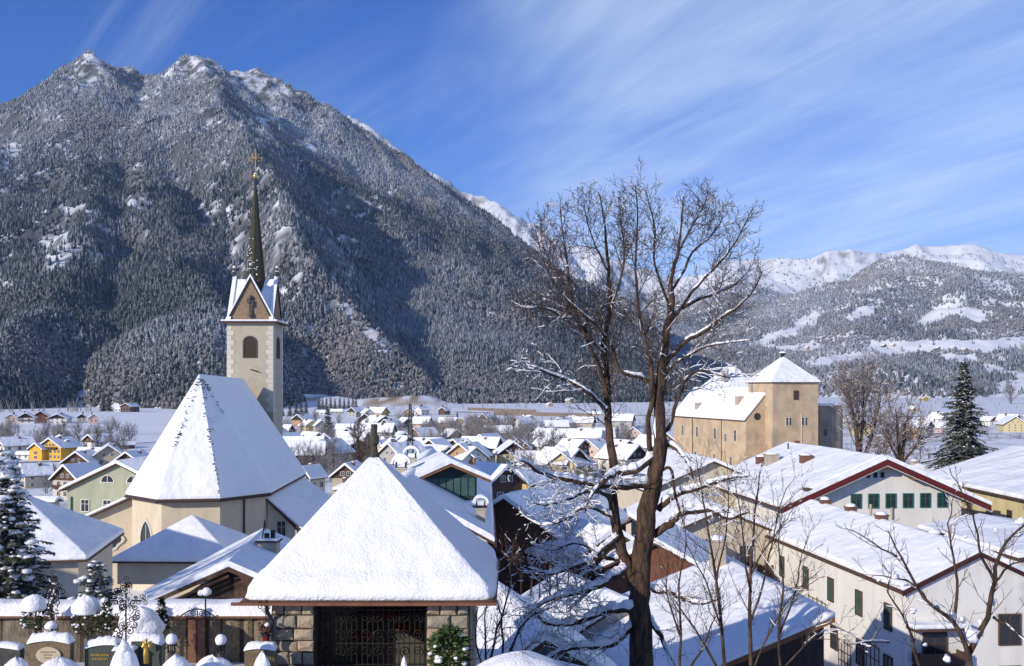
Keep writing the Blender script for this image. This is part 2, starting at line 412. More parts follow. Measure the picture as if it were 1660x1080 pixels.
# --- the snowy range behind it, and the wooded hills on the right
far1 = pl((560,190,9000),(660,250,9000),(735,297,9000),(770,313,9000),(800,326,9000),(822,342,9000),(850,364,9000),(872,371,9000),(898,386,9000),(925,397,9000),(960,401,9000),(1000,424,9000),(1050,436,9000),(1090,446,9200),(1118,462,9500),(1150,490,9800))
far1b = pl((872,373,9000),(890,430,8000),(930,500,7000))
far1c = pl((960,403,9000),(985,470,8000),(1010,540,7000))
RF = [(far1, ex(2600, 2600)), (far1b, lin(0.8)), (far1c, lin(0.8))]
def h_far(x, y):
    h = ridge_field(x, y, RF, 240, 500)
    return h + sstep(0, 500, h) * ((ridged(x / 420, y / 420, 6, 71, .58) - 0.72) * 210)
FF = Field(-1700, 2600, 6200, 10200, 24, h_far)
gsil = pl((1080,500,8200),(1120,452,8200),(1150,440,8300),(1196,420,8500),(1235,418,8500),(1262,416,8500),(1300,418,8500),(1332,414,8500),(1352,408,8500),(1400,408,8500),(1450,403,8600),(1500,399,8700),(1550,394,8700),(1572,396,8700),(1602,403,8700),(1642,413,8700),(1700,425,8700),(1900,450,8700))
dome = pl((1300,478,6600),(1360,455,6400),(1430,432,6300),(1480,423,6300),(1550,428,6200),(1620,440,6200),(1700,452,6100),(1900,475,6000))
dsp1 = pl((1430,432,6300),(1400,500,5400),(1370,560,4700),(1350,610,4200))
dsp2 = pl((1550,428,6200),(1560,490,5300),(1540,540,4700),(1520,600,4100),(1500,632,3800))
dsp3 = pl((1196,420,8500),(1180,490,7000),(1190,560,5800),(1210,610,4800),(1220,640,4200))
foot1 = pl((1240,615,3900),(1310,596,3800),(1370,592,3700),(1430,600,3500),(1490,622,3300),(1530,640,3150))
foot2 = pl((1560,628,4300),(1620,596,4200),(1680,585,4200),(1760,580,4200),(1900,590,4200))
vale = pl((1010,520,7600),(1060,548,6600),(1120,572,5900),(1180,600,5200),(1225,632,4600))
RG = [(gsil, ex(2050, 3000)), (dome, ex(1130, 2300)), (dsp1, lin(0.34)), (dsp2, lin(0.34)), (dsp3, lin(0.42)), (foot1, lin(0.36)), (vale, lin(0.40)), (foot2, lin(0.3))]
def h_right(x, y):
    h = ridge_field(x, y, RG, 260, 600)
    return h + sstep(0, 300, h) * ((ridged(x / 420, y / 420, 5, 81) - 0.55) * 110 + (fbm(x / 90, y / 90, 3, 86) - 0.5) * 24) - 3
FG = Field(150, 6200, 2400, 9400, 22, h_right)

def set_mtn(fl, name, col, m='rock_far'):
    o = link(name, fl.mesh(name, col), None, M[m]); return tag(o, kind='structure')
cl = rocky(FL, 0.85, 1.35, 90, (0.15, 0.15, 0.152), 40)
set_mtn(FL, 'mountain', cl, 'rock')
set_mtn(FF, 'mountain', rocky(FF, 1.15, 1.9, 92, (0.34, 0.32, 0.30), 60))
set_mtn(FG, 'hills', rocky(FG, 0.85, 1.5, 94, (0.26, 0.25, 0.24), 60, 0.35))

# --- forests: far-off woods that read as one mass
def wood(name, fl, n, dens, hfun, ymax, ymin, seed, decid=0.3, fbase=0.14):
    r = np.random.default_rng(seed)
    y = np.sqrt(r.random(n) * (ymax ** 2 - ymin ** 2) + ymin ** 2); t = (r.random(n) * 2 - 1) * 0.60
    x = y * t
    ok = (x > fl.x0) & (x < fl.x0 + fl.step * (fl.nx - 1)) & (y > fl.y0) & (y < fl.y0 + fl.step * (fl.ny - 1))
    x, y = x[ok], y[ok]; z = fl.at(x, y); gx = fl.at(x, y, fl.GX); gy = fl.at(x, y, fl.GY)
    face = (gx * x + gy * y) / np.hypot(x, y) - (z - ZC) / np.hypot(x, y)      # the slope as seen from here
    px, py = proj(x, y, z)
    ok = (z > -1.5) & (face > -0.06) & (r.random(len(x)) < dens(x, y, z, np.hypot(gx, gy), px, py))
    x, y, z, px, py = x[ok], y[ok], z[ok], px[ok], py[ok]; n = len(x)
    h = hfun(z, py) * (0.65 + 0.7 * r.random(n))
    dcl = fbm(x / 260, y / 260, 4, seed + 5)
    isd = (dcl + (r.random(n) - 0.5) * 0.25) > (1 - decid)
    frost = np.clip(fbase + (fbm(x / 420, y / 420, 4, seed + 9) - 0.5) * 0.75 + (z / 2500.0) * 0.5 + (r.random(n) - 0.5) * 0.25, 0.05, 0.85)
    VV, FF_, CCc = [], [], []; base0 = 0
    def cones(ci, k, zlo, zhi, rs):
        """uneven k-sided cones from zlo to zhi of the tree height"""
        nonlocal base0
        m = len(ci); a = (np.arange(k)[None, :] * 2 * math.pi / k) + r.random((m, 1)) * 6.28
        rad = h[ci, None] * (0.17 + 0.11 * r.random((m, k))) * rs
        vv = np.zeros((m, k + 1, 3)); vv[:, :k, 0] = x[ci, None] + np.cos(a) * rad; vv[:, :k, 1] = y[ci, None] + np.sin(a) * rad
        vv[:, :k, 2] = z[ci, None] - (1.5 if zlo == 0 else 0) + h[ci, None] * (zlo + (0.25 if zlo == 0 else 0.10) * r.random((m, k)))
        vv[:, k, 0] = x[ci]; vv[:, k, 1] = y[ci]; vv[:, k, 2] = z[ci] + h[ci] * zhi
        fr = np.clip(frost[ci, None] + (r.random((m, k + 1)) - 0.5) * 0.55, 0, 1)
        cc = green[ci] * (1 - fr[..., None]) + np.array([0.70, 0.72, 0.76]) * fr[..., None]
        base = (np.arange(m) * (k + 1))[:, None] + base0
        FF_.append(np.stack([np.stack([base[:, 0] + j, base[:, 0] + (j + 1) % k, base[:, 0] + k], -1) for j in range(k)], 1).reshape(-1, 3))
        VV.append(vv.reshape(-1, 3)); CCc.append(cc.reshape(-1, 3)); base0 += m * (k + 1)
    ov = np.array([(1,0,.5),(0,1,.55),(-1,0,.5),(0,-1,.55),(0,0,1),(0,0,-.05)]); of = np.array([(0,1,4),(1,2,4),(2,3,4),(3,0,4),(1,0,5),(2,1,5),(3,2,5),(0,3,5)])
    def crowns(di, sc, off):
        """leafless broadleaf trees: small grey-brown crowns"""
        nonlocal base0
        m2 = len(di); hd = h[di] * 0.72 * sc; ox = (r.random((m2, 2)) - .5) * h[di, None] * off; oz = r.random(m2) * h[di] * off * .6
        w = hd[:, None] * (0.30 + 0.16 * r.random((m2, 6)))
        v2 = np.zeros((m2, 6, 3)); v2[..., 0] = x[di, None] + ox[:, :1] + ov[None, :, 0] * w; v2[..., 1] = y[di, None] + ox[:, 1:] + ov[None, :, 1] * w
        v2[..., 2] = z[di, None] + oz[:, None] + ov[None, :, 2] * hd[:, None] * (0.85 + 0.3 * r.random((m2, 6)))
        fr2 = np.clip(frost[di, None] * 0.55 + 0.08 + (r.random((m2, 6)) - 0.5) * 0.35, 0, 1)
        c2 = brown[di] * (1 - fr2[..., None]) + np.array([0.66, 0.66, 0.68]) * fr2[..., None]
        FF_.append((np.arange(m2)[:, None, None] * 6 + of[None]).reshape(-1, 3) + base0); VV.append(v2.reshape(-1, 3)); CCc.append(c2.reshape(-1, 3)); base0 += m2 * 6
    green = np.array([0.022, 0.034, 0.032]) * (0.7 + 0.6 * r.random((n, 1, 1))); brown = np.array([0.088, 0.078, 0.076]) * (0.7 + 0.5 * r.random((n, 1, 1)))
    nearby = y < 2300
    cones(np.where(~isd & ~nearby)[0], 4, 0, 1, 1.06)
    ni = np.where(~isd & nearby)[0]; cones(ni, 6, 0, 0.62, 1.05); cones(ni, 5, 0.32, 0.84, 0.78); cones(ni, 5, 0.60, 1.0, 0.48)
    crowns(np.where(isd & ~nearby)[0], 1.0, 0.0)
    nd = np.where(isd & nearby)[0]
    for q in range(3): crowns(nd, 0.72, 0.38)
    V = np.vstack(VV); Fc = np.vstack(FF_); Cc = np.vstack(CCc); m, m2 = int((~isd).sum()), int(isd.sum())
    o = link(name, np_mesh(name, V, Fc, Cc), None, M['forest']); tag(o, None, None, None, 'stuff')
    print(name, m, 'conifers', m2, 'broadleaf')
    return o
# clearings and rock faces, as polygons on the photograph, tested against where each tree stands
bare_left = [[(128,125),(148,84),(185,95),(160,130),(120,150)], [(290,100),(320,84),(350,100),(358,128),(300,135)], [(365,110),(400,104),(440,118),(470,150),(430,165),(375,135)],
  [(385,165),(430,180),(470,205),(440,225),(400,205)], [(55,385),(100,372),(128,410),(118,445),(80,440)], [(0,455),(28,460),(25,480),(0,485)], [(195,322),(230,322),(262,350),(255,362),(205,335)],
  [(318,330),(350,322),(362,345),(335,362)], [(362,335),(392,340),(400,395),(372,372)], [(430,345),(470,380),(508,430),(495,440),(455,395)], [(533,492),(560,488),(600,520),(640,560),(625,578),(590,548)],
  [(430,190),(460,210),(520,235),(590,270),(560,262),(490,238)], [(0,235),(40,225),(28,250),(0,255)]]
def d_left(x, y, z, st, px, py):
    d = np.full(x.shape, 1.0)
    k = np.zeros(x.shape, bool)
    jx = px + (fbm(x / 40, y / 40, 3, 7) - 0.5) * 34; jy = py + (fbm(x / 40, y / 40, 3, 12) - 0.5) * 26
    for p in bare_left: k |= in_poly(jx, jy, p)
    d = np.where(k, 0.10, d)
    d *= 1 - 0.5 * sstep(0.60, 0.70, fbm(x / 110, y / 110, 4, 15))
    d *= 1 - 0.6 * sstep(0.60, 0.70, fbm(x / 42 + 0.3 * fbm(x / 150, y / 150, 2, 3), y / 330, 4, 44))       # gullies and slide tracks run down the slope
    d *= 1 - 0.7 * sstep(1150, 1480, z)
    d *= 1 - 0.8 * sstep(1.05, 1.35, st)
    return d
wood('mountain_forest', FL, 560000, d_left, lambda z, py: 15 + 6*sstep(40, 260, z) - z / 170, 5000, 1200, 5, 0.36, 0.11)
mead = [[(1288,522),(1322,506),(1334,512),(1318,530),(1290,536)], [(1362,522),(1392,500),(1420,495),(1416,512),(1385,520)], [(1487,523),(1510,500),(1540,492),(1575,498),(1600,515),(1590,525),(1545,512),(1500,528)],
  [(1398,566),(1430,556),(1520,552),(1600,552),(1660,545),(1760,548),(1760,566),(1660,563),(1600,572),(1520,570),(1450,578)], [(1300,588),(1350,578),(1400,574),(1412,585),(1360,592),(1310,600)],
  [(1228,562),(1330,558),(1338,568),(1270,572)], [(1210,560),(1260,535),(1300,530),(1280,548),(1235,562)], [(1590,590),(1660,605),(1760,620),(1760,628),(1650,614),(1590,600)], [(1610,622),(1660,612),(1700,620),(1700,645),(1620,645)],
  [(1525,578),(1580,575),(1575,592),(1530,588)]]
def snowline(px): return np.interp(px, [1100,1200,1240,1300,1340,1400,1430,1480,1550,1600,1660,1900], [468,458,474,474,472,466,450,434,440,450,458,486])
def d_right(x, y, z, st, px, py):
    d = np.full(x.shape, 0.92); k = np.zeros(x.shape, bool)
    jx = px + (fbm(x / 60, y / 60, 3, 17) - 0.5) * 16; jy = py + (fbm(x / 60, y / 60, 3, 19) - 0.5) * 9
    for p in mead: k |= in_poly(jx, jy, p)
    d = np.where(k, 0.015, d)
    d = np.where((y > 6400) & (py < snowline(px) + (fbm(x / 120, y / 120, 4, 23) - 0.5) * 40), 0.03, d)
    d *= 1 - 0.55 * sstep(0.60, 0.72, fbm(x / 160, y / 160, 4, 25))
    d *= 1 - sstep(10, 2, z) * 0.8
    return d
wood('hill_forest', FG, 330000, d_right, lambda z, py: 21 + 0 * z, 8600, 3000, 6, 0.45, 0.36)
def d_far(x, y, z, st, px, py):
    return np.where(z < 900 + (fbm(x / 200, y / 200, 4, 27) - 0.5) * 700, 0.9, 0.0)
wood('far_forest', FF, 60000, d_far, lambda z, py: 28 + 0 * z, 9000, 6200, 8, 0.25)
# ------------------------------------------------------------------ house kit
def plaster(name, c, d=0.82):
    return mat(name, c, tuple(k * d * .88 for k in c), 1.1, 0.9, 0.006, 9, lo=0.36, hi=0.80, stretch=(1, 1, 0.3), detail=9)
def timber(name, c):
    return mat(name, c, tuple(k * 0.55 for k in c), 2.0, 0.8, 0.006, 6, stretch=(4, 4, 0.6))
WALL = {'white': plaster('white_plaster', (0.74, 0.72, 0.67), .92), 'cream': plaster('cream_plaster', (0.60, 0.535, 0.42)), 'yellow': plaster('yellow_plaster', (0.72, 0.42, 0.06)),
        'ochre': plaster('ochre_plaster', (0.58, 0.38, 0.14)), 'pink': plaster('pink_plaster', (0.66, 0.49, 0.42)), 'orange': plaster('orange_plaster', (0.50, 0.30, 0.17)),
        'grey': plaster('grey_plaster', (0.42, 0.41, 0.38)), 'beige': plaster('beige_plaster', (0.46, 0.41, 0.32)), 'green': plaster('green_plaster', (0.36, 0.375, 0.27), 0.9),
        'blue': plaster('pale_blue_plaster', (0.50, 0.57, 0.62)), 'red': plaster('red_plaster', (0.34, 0.13, 0.085)), 'paleyellow': plaster('pale_yellow_plaster', (0.60, 0.51, 0.28)),
        'timber': timber('brown_timber', (0.12, 0.07, 0.045)), 'darktimber': timber('dark_timber', (0.06, 0.042, 0.034)), 'redtimber': timber('red_brown_timber', (0.20, 0.085, 0.05)),
        'castle': None, 'church': None}
for k_, c_ in (('white', (0.52, 0.49, 0.44)), ('cream', (0.40, 0.34, 0.25)), ('green', (0.26, 0.28, 0.20)), ('paleyellow', (0.40, 0.34, 0.20)), ('grey', (0.28, 0.27, 0.25)), ('beige', (0.30, 0.27, 0.21))): stain(WALL[k_], c_, 0.9, (1, 1, .22), .54, .80, .55)
M['roofwood'] = timber('eave_timber', (0.11, 0.065, 0.045))
M['redboard'] = mat('red_painted_board', (0.125, 0.018, 0.018), (0.08, 0.014, 0.014), 3, 0.6, spec=0.3)
M['glass'] = mat('window_glass', (0.025, 0.03, 0.035), None, rough=0.12, spec=0.6)
M['frame'] = mat('white_window_frame', (0.62, 0.61, 0.58), None, rough=0.6)
M['greenframe'] = mat('green_window_frame', (0.02, 0.16, 0.11), (0.015, 0.11, 0.08), 6, 0.5, spec=0.4)
M['shutter'] = mat('grey_green_shutter', (0.06, 0.12, 0.10), (0.04, 0.08, 0.07), 6, 0.6)
M['brick'] = mat('chimney_brick', (0.19, 0.095, 0.065), (0.12, 0.07, 0.05), 6, 0.9, 0.01, 20)
M['chimney'] = plaster('chimney_plaster', (0.46, 0.40, 0.32), 0.6)
M['metal'] = mat('dark_metal', (0.035, 0.035, 0.038), None, rough=0.5, metal=0.6)
M["steel"] = mat("weathered_steel", (0.10, 0.11, 0.10), (0.06, 0.065, 0.06), 3, 0.6, metal=0.3)
M['stone'] = mat('dark_stone', (0.10, 0.095, 0.085), (0.05, 0.05, 0.048), 5, 0.9, 0.02, 12)

_wcache = {}
def window_mesh(w, h, arch=False):
    k = (round(w, 2), round(h, 2), arch)
    if k in _wcache: return _wcache[k]
    f = 0.09 * min(1.0, max(w, 0.8)); b = MB()
    b.box(-w/2, w/2, -0.06, 0.05, -h/2, -h/2+f); b.box(-w/2, w/2, -0.06, 0.05, h/2-f, h/2)
    b.box(-w/2, -w/2+f, -0.06, 0.05, -h/2+f, h/2-f); b.box(w/2-f, w/2, -0.06, 0.05, -h/2+f, h/2-f)
    if w > 0.7: b.box(-f*0.3, f*0.3, -0.05, 0.03, -h/2+f, h/2-f)
    if h > 1.0: b.box(-w/2+f, w/2-f, -0.045, 0.025, h*0.12-f*0.25, h*0.12+f*0.25)
    g = MB(); g.box(-w/2+f, w/2-f, -0.02, 0.0, -h/2+f, h/2-f)
    _wcache[k] = (b.mesh('window'), g.mesh('pane')); return _wcache[k]
_wm = {}
def add_window(root, pos, ang, w=1.0, h=1.3, fm=None, gm=None, name='window'):
    """a window on a wall: frame proud of the wall, its pane a sub-part; ang turns the outward side from -y"""
    fm = fm or M['frame']; gm = gm or M['glass']; key = (round(w, 2), round(h, 2), fm.name, gm.name)
    if key not in _wm:
        a, b = window_mesh(w, h); a = a.copy(); b = b.copy(); a.name = 'window'; b.name = 'pane'; a.materials.append(fm); b.materials.append(gm); _wm[key] = (a, b)
    a, b = _wm[key]
    o = bpy.data.objects.new(name, a); C.objects.link(o); o.parent = root; o.location = pos; o.rotation_euler = (0, 0, ang)
    p = bpy.data.objects.new('pane', b); C.objects.link(p); p.parent = o
    return o

def roof_poly(w, h, rise, o, t):
    """chevron cross-section of a gable roof: eaves overhang by o, slab thickness t"""
    k = rise / (w / 2); e = w/2 + o
    return [(-e, h - o*k), (0, h + rise), (e, h - o*k), (e, h - o*k + t), (0, h + rise + t), (-e, h - o*k + t)]
def snow_poly(w, h, rise, o, t0, t):
    k = rise / (w / 2); e = w/2 + o - 0.02; z0 = h - o*k + t0 + 0.004
    return [(-e, z0), (0, h + rise + t0 + 0.004), (e, z0), (e + 0.03, z0 + t*0.55), (e - t*0.5, z0 + t*1.02 + k*t*0.4), (t*0.5, h+rise+t0+t*0.92), (0, h + rise + t0 + t), (-t*0.5, h+rise+t0+t*0.92), (-e + t*0.5, z0 + t*1.02 + k*t*0.4), (-e - 0.03, z0 + t*0.55)]
def prism_y(b, poly, y0, y1):
    # poly given clockwise or counter-clockwise: sides are oriented by signed area
    a = sum(poly[i][0]*poly[(i+1) % len(poly)][1] - poly[(i+1) % len(poly)][0]*poly[i][1] for i in range(len(poly)))
    if a < 0: poly = poly[::-1]
    n = len(poly); vs = [(x, y0, z) for x, z in poly] + [(x, y1, z) for x, z in poly]
    fs = [(i, i+1, n+i+1, n+i) if i < n-1 else (i, 0, n, n+i) for i in range(n)]
    fs = [list(reversed(f)) if False else list(f) for f in fs]
    # caps as fans from the middle so that a chevron stays closed
    b.add(vs, fs + [list(range(n)), list(range(2*n-1, n-1, -1))])

def gable_body(root, w, d, h, rise, wall, o=0.7, og=0.8, t=0.16, ts=0.32, snow=True, under=2.0, ox=0, oy=0, oz=0, rz=0, roofmat=None, clad=None, names=('wall', 'roof', 'roof_snow')):
    """walls with gables, a roof slab and the snow on it, as parts of root"""
    X = Matrix.Translation((ox, oy, oz)) @ Matrix.Rotation(rz, 4, 'Z')
    b = MB(); prism_y(b, [(-w/2, -under), (w/2, -under), (w/2, h), (0, h+rise), (-w/2, h)], -d/2, d/2)
    wo = b.build(names[0], wall, root); wo.matrix_local = X
    b = MB()
    k = rise/(w/2); e = w/2+o
    for s in (-1, 1):
        p = [(0, h+rise+0.01), (s*e, h-o*k+0.01), (s*e, h-o*k+t), (0, h+rise+t)]
        prism_y(b, p, -d/2-og, d/2+og)
    ro = b.build(names[1], roofmat or M['roofwood'], root); ro.matrix_local = X
    if snow:
        b = MB(); k2 = ts
        nseg = max(2, int(d/3.0)); ys = np.linspace(-d/2-og-0.03, d/2+og+0.03, nseg+1); prof = snow_poly(w, h, rise, o, t, ts)
        a = sum(prof[i][0]*prof[(i+1) % len(prof)][1]-prof[(i+1) % len(prof)][0]*prof[i][1] for i in range(len(prof)))
        if a < 0: prof = prof[::-1]
        n = len(prof); vs = []
        rr = random.Random(int(w*100+d*10))
        for y in ys:
            j = rr.uniform(-0.04, 0.04)
            for (x, z) in prof: vs.append((x, y, z + (j if z > h-o*k+t+0.05 else 0)))
        fs = [[r*n+i, r*n+(i+1) % n, (r+1)*n+(i+1) % n, (r+1)*n+i] for r in range(nseg) for i in range(n)]
        fs += [list(range(n)), list(range((nseg+1)*n-1, nseg*n-1, -1))]
        b.add(vs, fs); so = b.build(names[2], M['snow'], ro)
    if clad:
        b = MB(); z1 = h - 0.35
        prism_y(b, [(-w/2*1.0, z1), (w/2*1.0, z1), (w/2, h), (0, h+rise-0.02), (-w/2, h)], -d/2-0.07, -d/2-0.003)
        co = b.build('gable_cladding', clad, root); co.matrix_local = X
    return wo, ro
def hip_body(root, w, d, h, rise, wall, o=0.6, ts=0.3, ridge=None, under=2.0, ox=0, oy=0, oz=0, rz=0, apex=None, names=('wall', 'roof', 'roof_snow')):
    X = Matrix.Translation((ox, oy, oz)) @ Matrix.Rotation(rz, 4, 'Z')
    b = MB(); b.box(-w/2, w/2, -d/2, d/2, -under, h); wo = b.build(names[0], wall, root); wo.matrix_local = X
    rl = (max(0.0, d - w) if ridge is None else ridge) / 2
    def shape(e, z0, z1, lip):
        wx, dy = w/2+e, d/2+e
        bot = [(-wx,-dy,z0),(wx,-dy,z0),(wx,dy,z0),(-wx,dy,z0)]; lipv = [(x,y,z0+lip) for x,y,z in bot]
        r = [(0,-rl-0.02,z1),(0,rl+0.02,z1)] if d >= w else [(-rl-0.02,0,z1),(rl+0.02,0,z1)]
        v = bot + lipv + r
        f = [(3,2,1,0),(0,1,5,4),(1,2,6,5),(2,3,7,6),(3,0,4,7)]
        f += [(4,5,8),(5,6,9,8),(6,7,9),(7,4,8,9)] if d >= w else [(4,5,9,8),(5,6,9),(6,7,8,9),(7,4,8)]
        return v, f
    b = MB(); b.add(*shape(o, h-0.05, h+rise, 0.14)); ro = b.build(names[1], M['roofwood'], root); ro.matrix_local = X
    b = MB(); b.add(*shape(o-0.02, h+0.094, h+rise+ts*1.15, ts)); b.build(names[2], M['snow'], ro, bevel=ts*0.3)
    return wo, ro
def chimney(root, x, y, z, w=0.7, h=1.3, m=None, d=None, hood=False):
    b = MB(); d = d or w; b.box(x-w/2, x+w/2, y-d/2, y+d/2, z-1.2, z+h); b.box(x-w/2-0.06, x+w/2+0.06, y-d/2-0.06, y+d/2+0.06, z+h, z+h+0.1)
    c = b.build('chimney', m or M['brick'], root)
    b = MB()
    if hood:
        n = 8; pr = [(math.cos(math.pi*i/n)*w*0.75, z+h+0.45+math.sin(math.pi*i/n)*w*0.6) for i in range(n+1)]
        pr2 = [(p[0]*1.2, z+h+0.45+(p[1]-z-h-0.45)*1.5) for p in pr]
        M2 = [(x+p[0], p[1]) for p in pr2] + [(x+p[0], p[1]) for p in reversed(pr)]
        prism_y(b, M2, y-d*0.6, y+d*0.6); hd = b.build('chimney_snow', M['snow'], c)
        b = MB()
        for sx in (-1, 1): b = MB(); b.box(x+sx*w*0.45-0.05, x+sx*w*0.45+0.05, y-d*0.4, y+d*0.4, z+h+0.1, z+h+0.5); b.build('chimney_hood_post', M['metal'], c)
    else:
        b.blob((x, y, z+h+0.1), (w*0.62, d*0.62, 0.26), 8, 4, 0.06, int(abs(x*7+y*3)), flat=0.02); b.build('chimney_snow', M['snow'], c, smooth=True)
    return c
def balcony(root, w, y, z, m=None, x=0.0, dep=0.9):
    b = MB(); b.box(x-w/2, x+w/2, y-dep, y-0.004, z-0.12, z); 
    b.box(x-w/2, x+w/2, y-dep, y-dep+0.06, z+0.12, z+0.85)
    for s in (-1, 1): b.box(x+s*(w/2-0.03)-0.03, x+s*(w/2-0.03)+0.03, y-dep+0.07, y-0.004, z+0.12, z+0.85)
    n = max(3, int(w/1.2))
    for i in range(n+1):
        xx = x-w/2+0.05+(w-0.1)*i/n; b.box(xx-0.04, xx+0.04, y-dep+0.061, y-dep+0.12, z, z+0.95)
    return b.build('balcony', m or M['roofwood'], root)

def dist(yb, px=None):
    """how far away the ground is that is seen at row yb"""
    D = 48000.0 / (yb - 630)
    for _ in range(4 if D > 520 else 14):
        x = PX(px if px is not None else 830, D); D = 0.5*D + 0.5*(ZC - gzf(x, D)) * 1600.0 / (yb - 630)
    return D
def dist_v(px, yb):
    D = 48000.0 / (yb - 630)
    for _ in range(16): D = 0.5*D + 0.5*(ZC - gz((px-830)/F*D, D)) * 1600.0 / (yb - 630)
    return D
def spots(rr, n, x0, x1, y0, y1):
    """random places on the ground inside a part of the view"""
    r_ = np.random.default_rng(int(rr.random()*1e6)); px = r_.uniform(x0, x1, n); yb = r_.uniform(y0, y1, n); D = dist_v(px, yb); x = (px-830)/F*D
    return list(zip(px.tolist(), yb.tolist(), D.tolist(), x.tolist(), gz(x, D).tolist(), fbm(x/40, D/40, 3, 9).tolist()))
def house(label, cx, yb, wpx, hpx, rpx, rz, wall, dr=1.25, clad=None, win=(2, 2), side=2, bal=False, chim=True, hip=False, cat='house', name='house', group='village houses', D=None, ww=None, ts=0.5, o=None, fm=None, wm=None, skip_front=False):
    D = D or dist(yb, cx); s = D / 1600.0
    w, h, rise = wpx*s, hpx*s, rpx*s; d = w*dr if wm is None else wm
    x = PX(cx, D); y = D + 0.3*d; z = gzf(x, y) 
    zq = ZC - (yb-HZ)*s
    if zq > z + 0.4: h += zq - z
    z = min(z, zq + 0.4)
    r = thing(name, label, cat, (x, y, z), R(rz), group)
    wl = WALL[wall] if isinstance(wall, str) else wall
    oo = o if o is not None else max(0.5, w*0.09)
    if hip: hip_body(r, w, d, h, rise, wl, oo, ts)
    else: gable_body(r, w, d, h, rise, wl, oo, oo*1.1, 0.2, ts, clad=WALL[clad] if clad else None)
    # windows: rows x columns on the front gable, `side` columns on the long walls; none smaller than can be seen
    rows, cols = win
    sz = max(0.9, min(1.35, h/max(rows, 1)*0.45)); u = max(sz, 2.3*s)
    fy = -d/2 - 0.05
    for i in range(rows):
        zz = h*(i+0.55)/rows
        if not skip_front:
            for j in range(cols): add_window(r, (w*(-0.5+(j+0.5)/cols*0.8+0.1), fy, zz), 0, u*0.95, u*1.1, fm)
        for sg in (-1, 1):
            for j in range(side): add_window(r, (sg*(w/2+0.05), d*(-0.5+(j+0.5)/side), zz), R(90*sg), u*0.95, u*1.1, fm)
    if not hip and rise*1600/D > 9 and not skip_front: 
        for sx in (-1, 1): add_window(r, (sx*w*0.11, fy - (0.045 if clad else 0), h+rise*0.28), 0, u*0.8, u*0.85, fm)
    if bal: balcony(r, w*0.92, -d/2-(0.07 if clad else 0), h*0.55 if h*1600/D > 12 else h*0.5)
    if chim: chimney(r, w*0.14*(1 if cx % 2 < 1 else -1), d*(0.12 if cx % 3 < 1.5 else -0.15), h+rise*0.72, max(0.8, 2.2*s), max(1.3, 5*s))
    return r
def dormer(root, x, y, z, w, h, dep, face, m=None):
    """a small gabled dormer; face turns it from -y"""
    X = Matrix.Translation((x, y, z)) @ Matrix.Rotation(face, 4, 'Z'); b = MB()
    prism_y(b, [(-w/2, -0.6), (w/2, -0.6), (w/2, h), (0, h*1.35), (-w/2, h)], 0, dep); o = b.build('dormer', m or WALL['timber'], root); o.matrix_local = X
    b = MB()
    for s in (-1, 1): prism_y(b, [(0, h*1.35+0.02), (s*(w/2+0.3), h-0.18), (s*(w/2+0.3), h+0.25), (0, h*1.35+0.45)], -0.25, dep)
    b.build('dormer_snow', M['snow'], o); 
    add = MB(); add.box(-w*0.36, w*0.36, -0.03, -0.004, 0.1, h*0.8); add.build('dormer_window', M['glass'], o)
    return o

# ------------------------------------------------------------------ the village in the valley
house('white house with dark timber gable and balcony, left end of the row on the field', 39, 687, 24, 10, 7, 20, 'white', clad='darktimber', bal=True)
house('red-brown timbered house half behind the balcony house in the field row', 63, 685, 22, 11, 7, 20, 'redtimber')
house('wide white house with a dark gable beside the open field', 92, 687, 29, 9, 6, 12, 'white', clad='darktimber', win=(2, 3))
house('small pinkish house at the right end of the row on the snowy field', 149, 687, 16, 9, 6, 24, 'pink', win=(1, 2))
house('cream house with a dark gable left of the small pinkish house', 130, 684.5, 14, 8, 5, 24, 'cream', clad='darktimber')
house('pale house at the left picture edge behind bare trees, in the field row', 16, 685, 18, 8, 5, 20, 'pink')
house('lone brown farmhouse with balcony at the foot of the wooded mountain', 208, 668, 19, 9, 5, -12, 'timber', bal=True, win=(2, 3))
house('long low white shed beside the lone brown farmhouse', 193, 667.5, 5, 4, 2, 82, 'white', dr=3, win=(1, 1), side=3, chim=False, cat='shed', name='shed', group='sheds and barns')
house('brown-roofed house behind bare trees right of the yellow house', 158, 729, 34, 13, 10, -30, 'white', clad='timber')
house('small dark red shed under the pair of bare trees in the field', 203, 728, 16, 6, 4, -48, 'redtimber', win=(1, 1), side=1, chim=False, cat='shed', name='shed', group='sheds and barns')
house('little orange house among the bare trees right of the yellow house', 134, 729, 13, 8, 4, -20, 'orange', win=(1, 1), side=1, chim=False)
house('brown gabled house directly behind the bright yellow house', 92, 735, 36, 16, 11, 28, 'timber')
house('white house with a brown gable at the left edge beside the yellow house', 16, 744, 38, 22, 11, -40, 'white', clad='timber', bal=True, win=(2, 3), side=3)
house('low white garage with a snow-covered roof left of the yellow house', 36, 745, 9, 8, 3, 84, 'white', dr=2.4, win=(1, 1), side=2, chim=False, cat='garage', name='garage', group='sheds and barns')
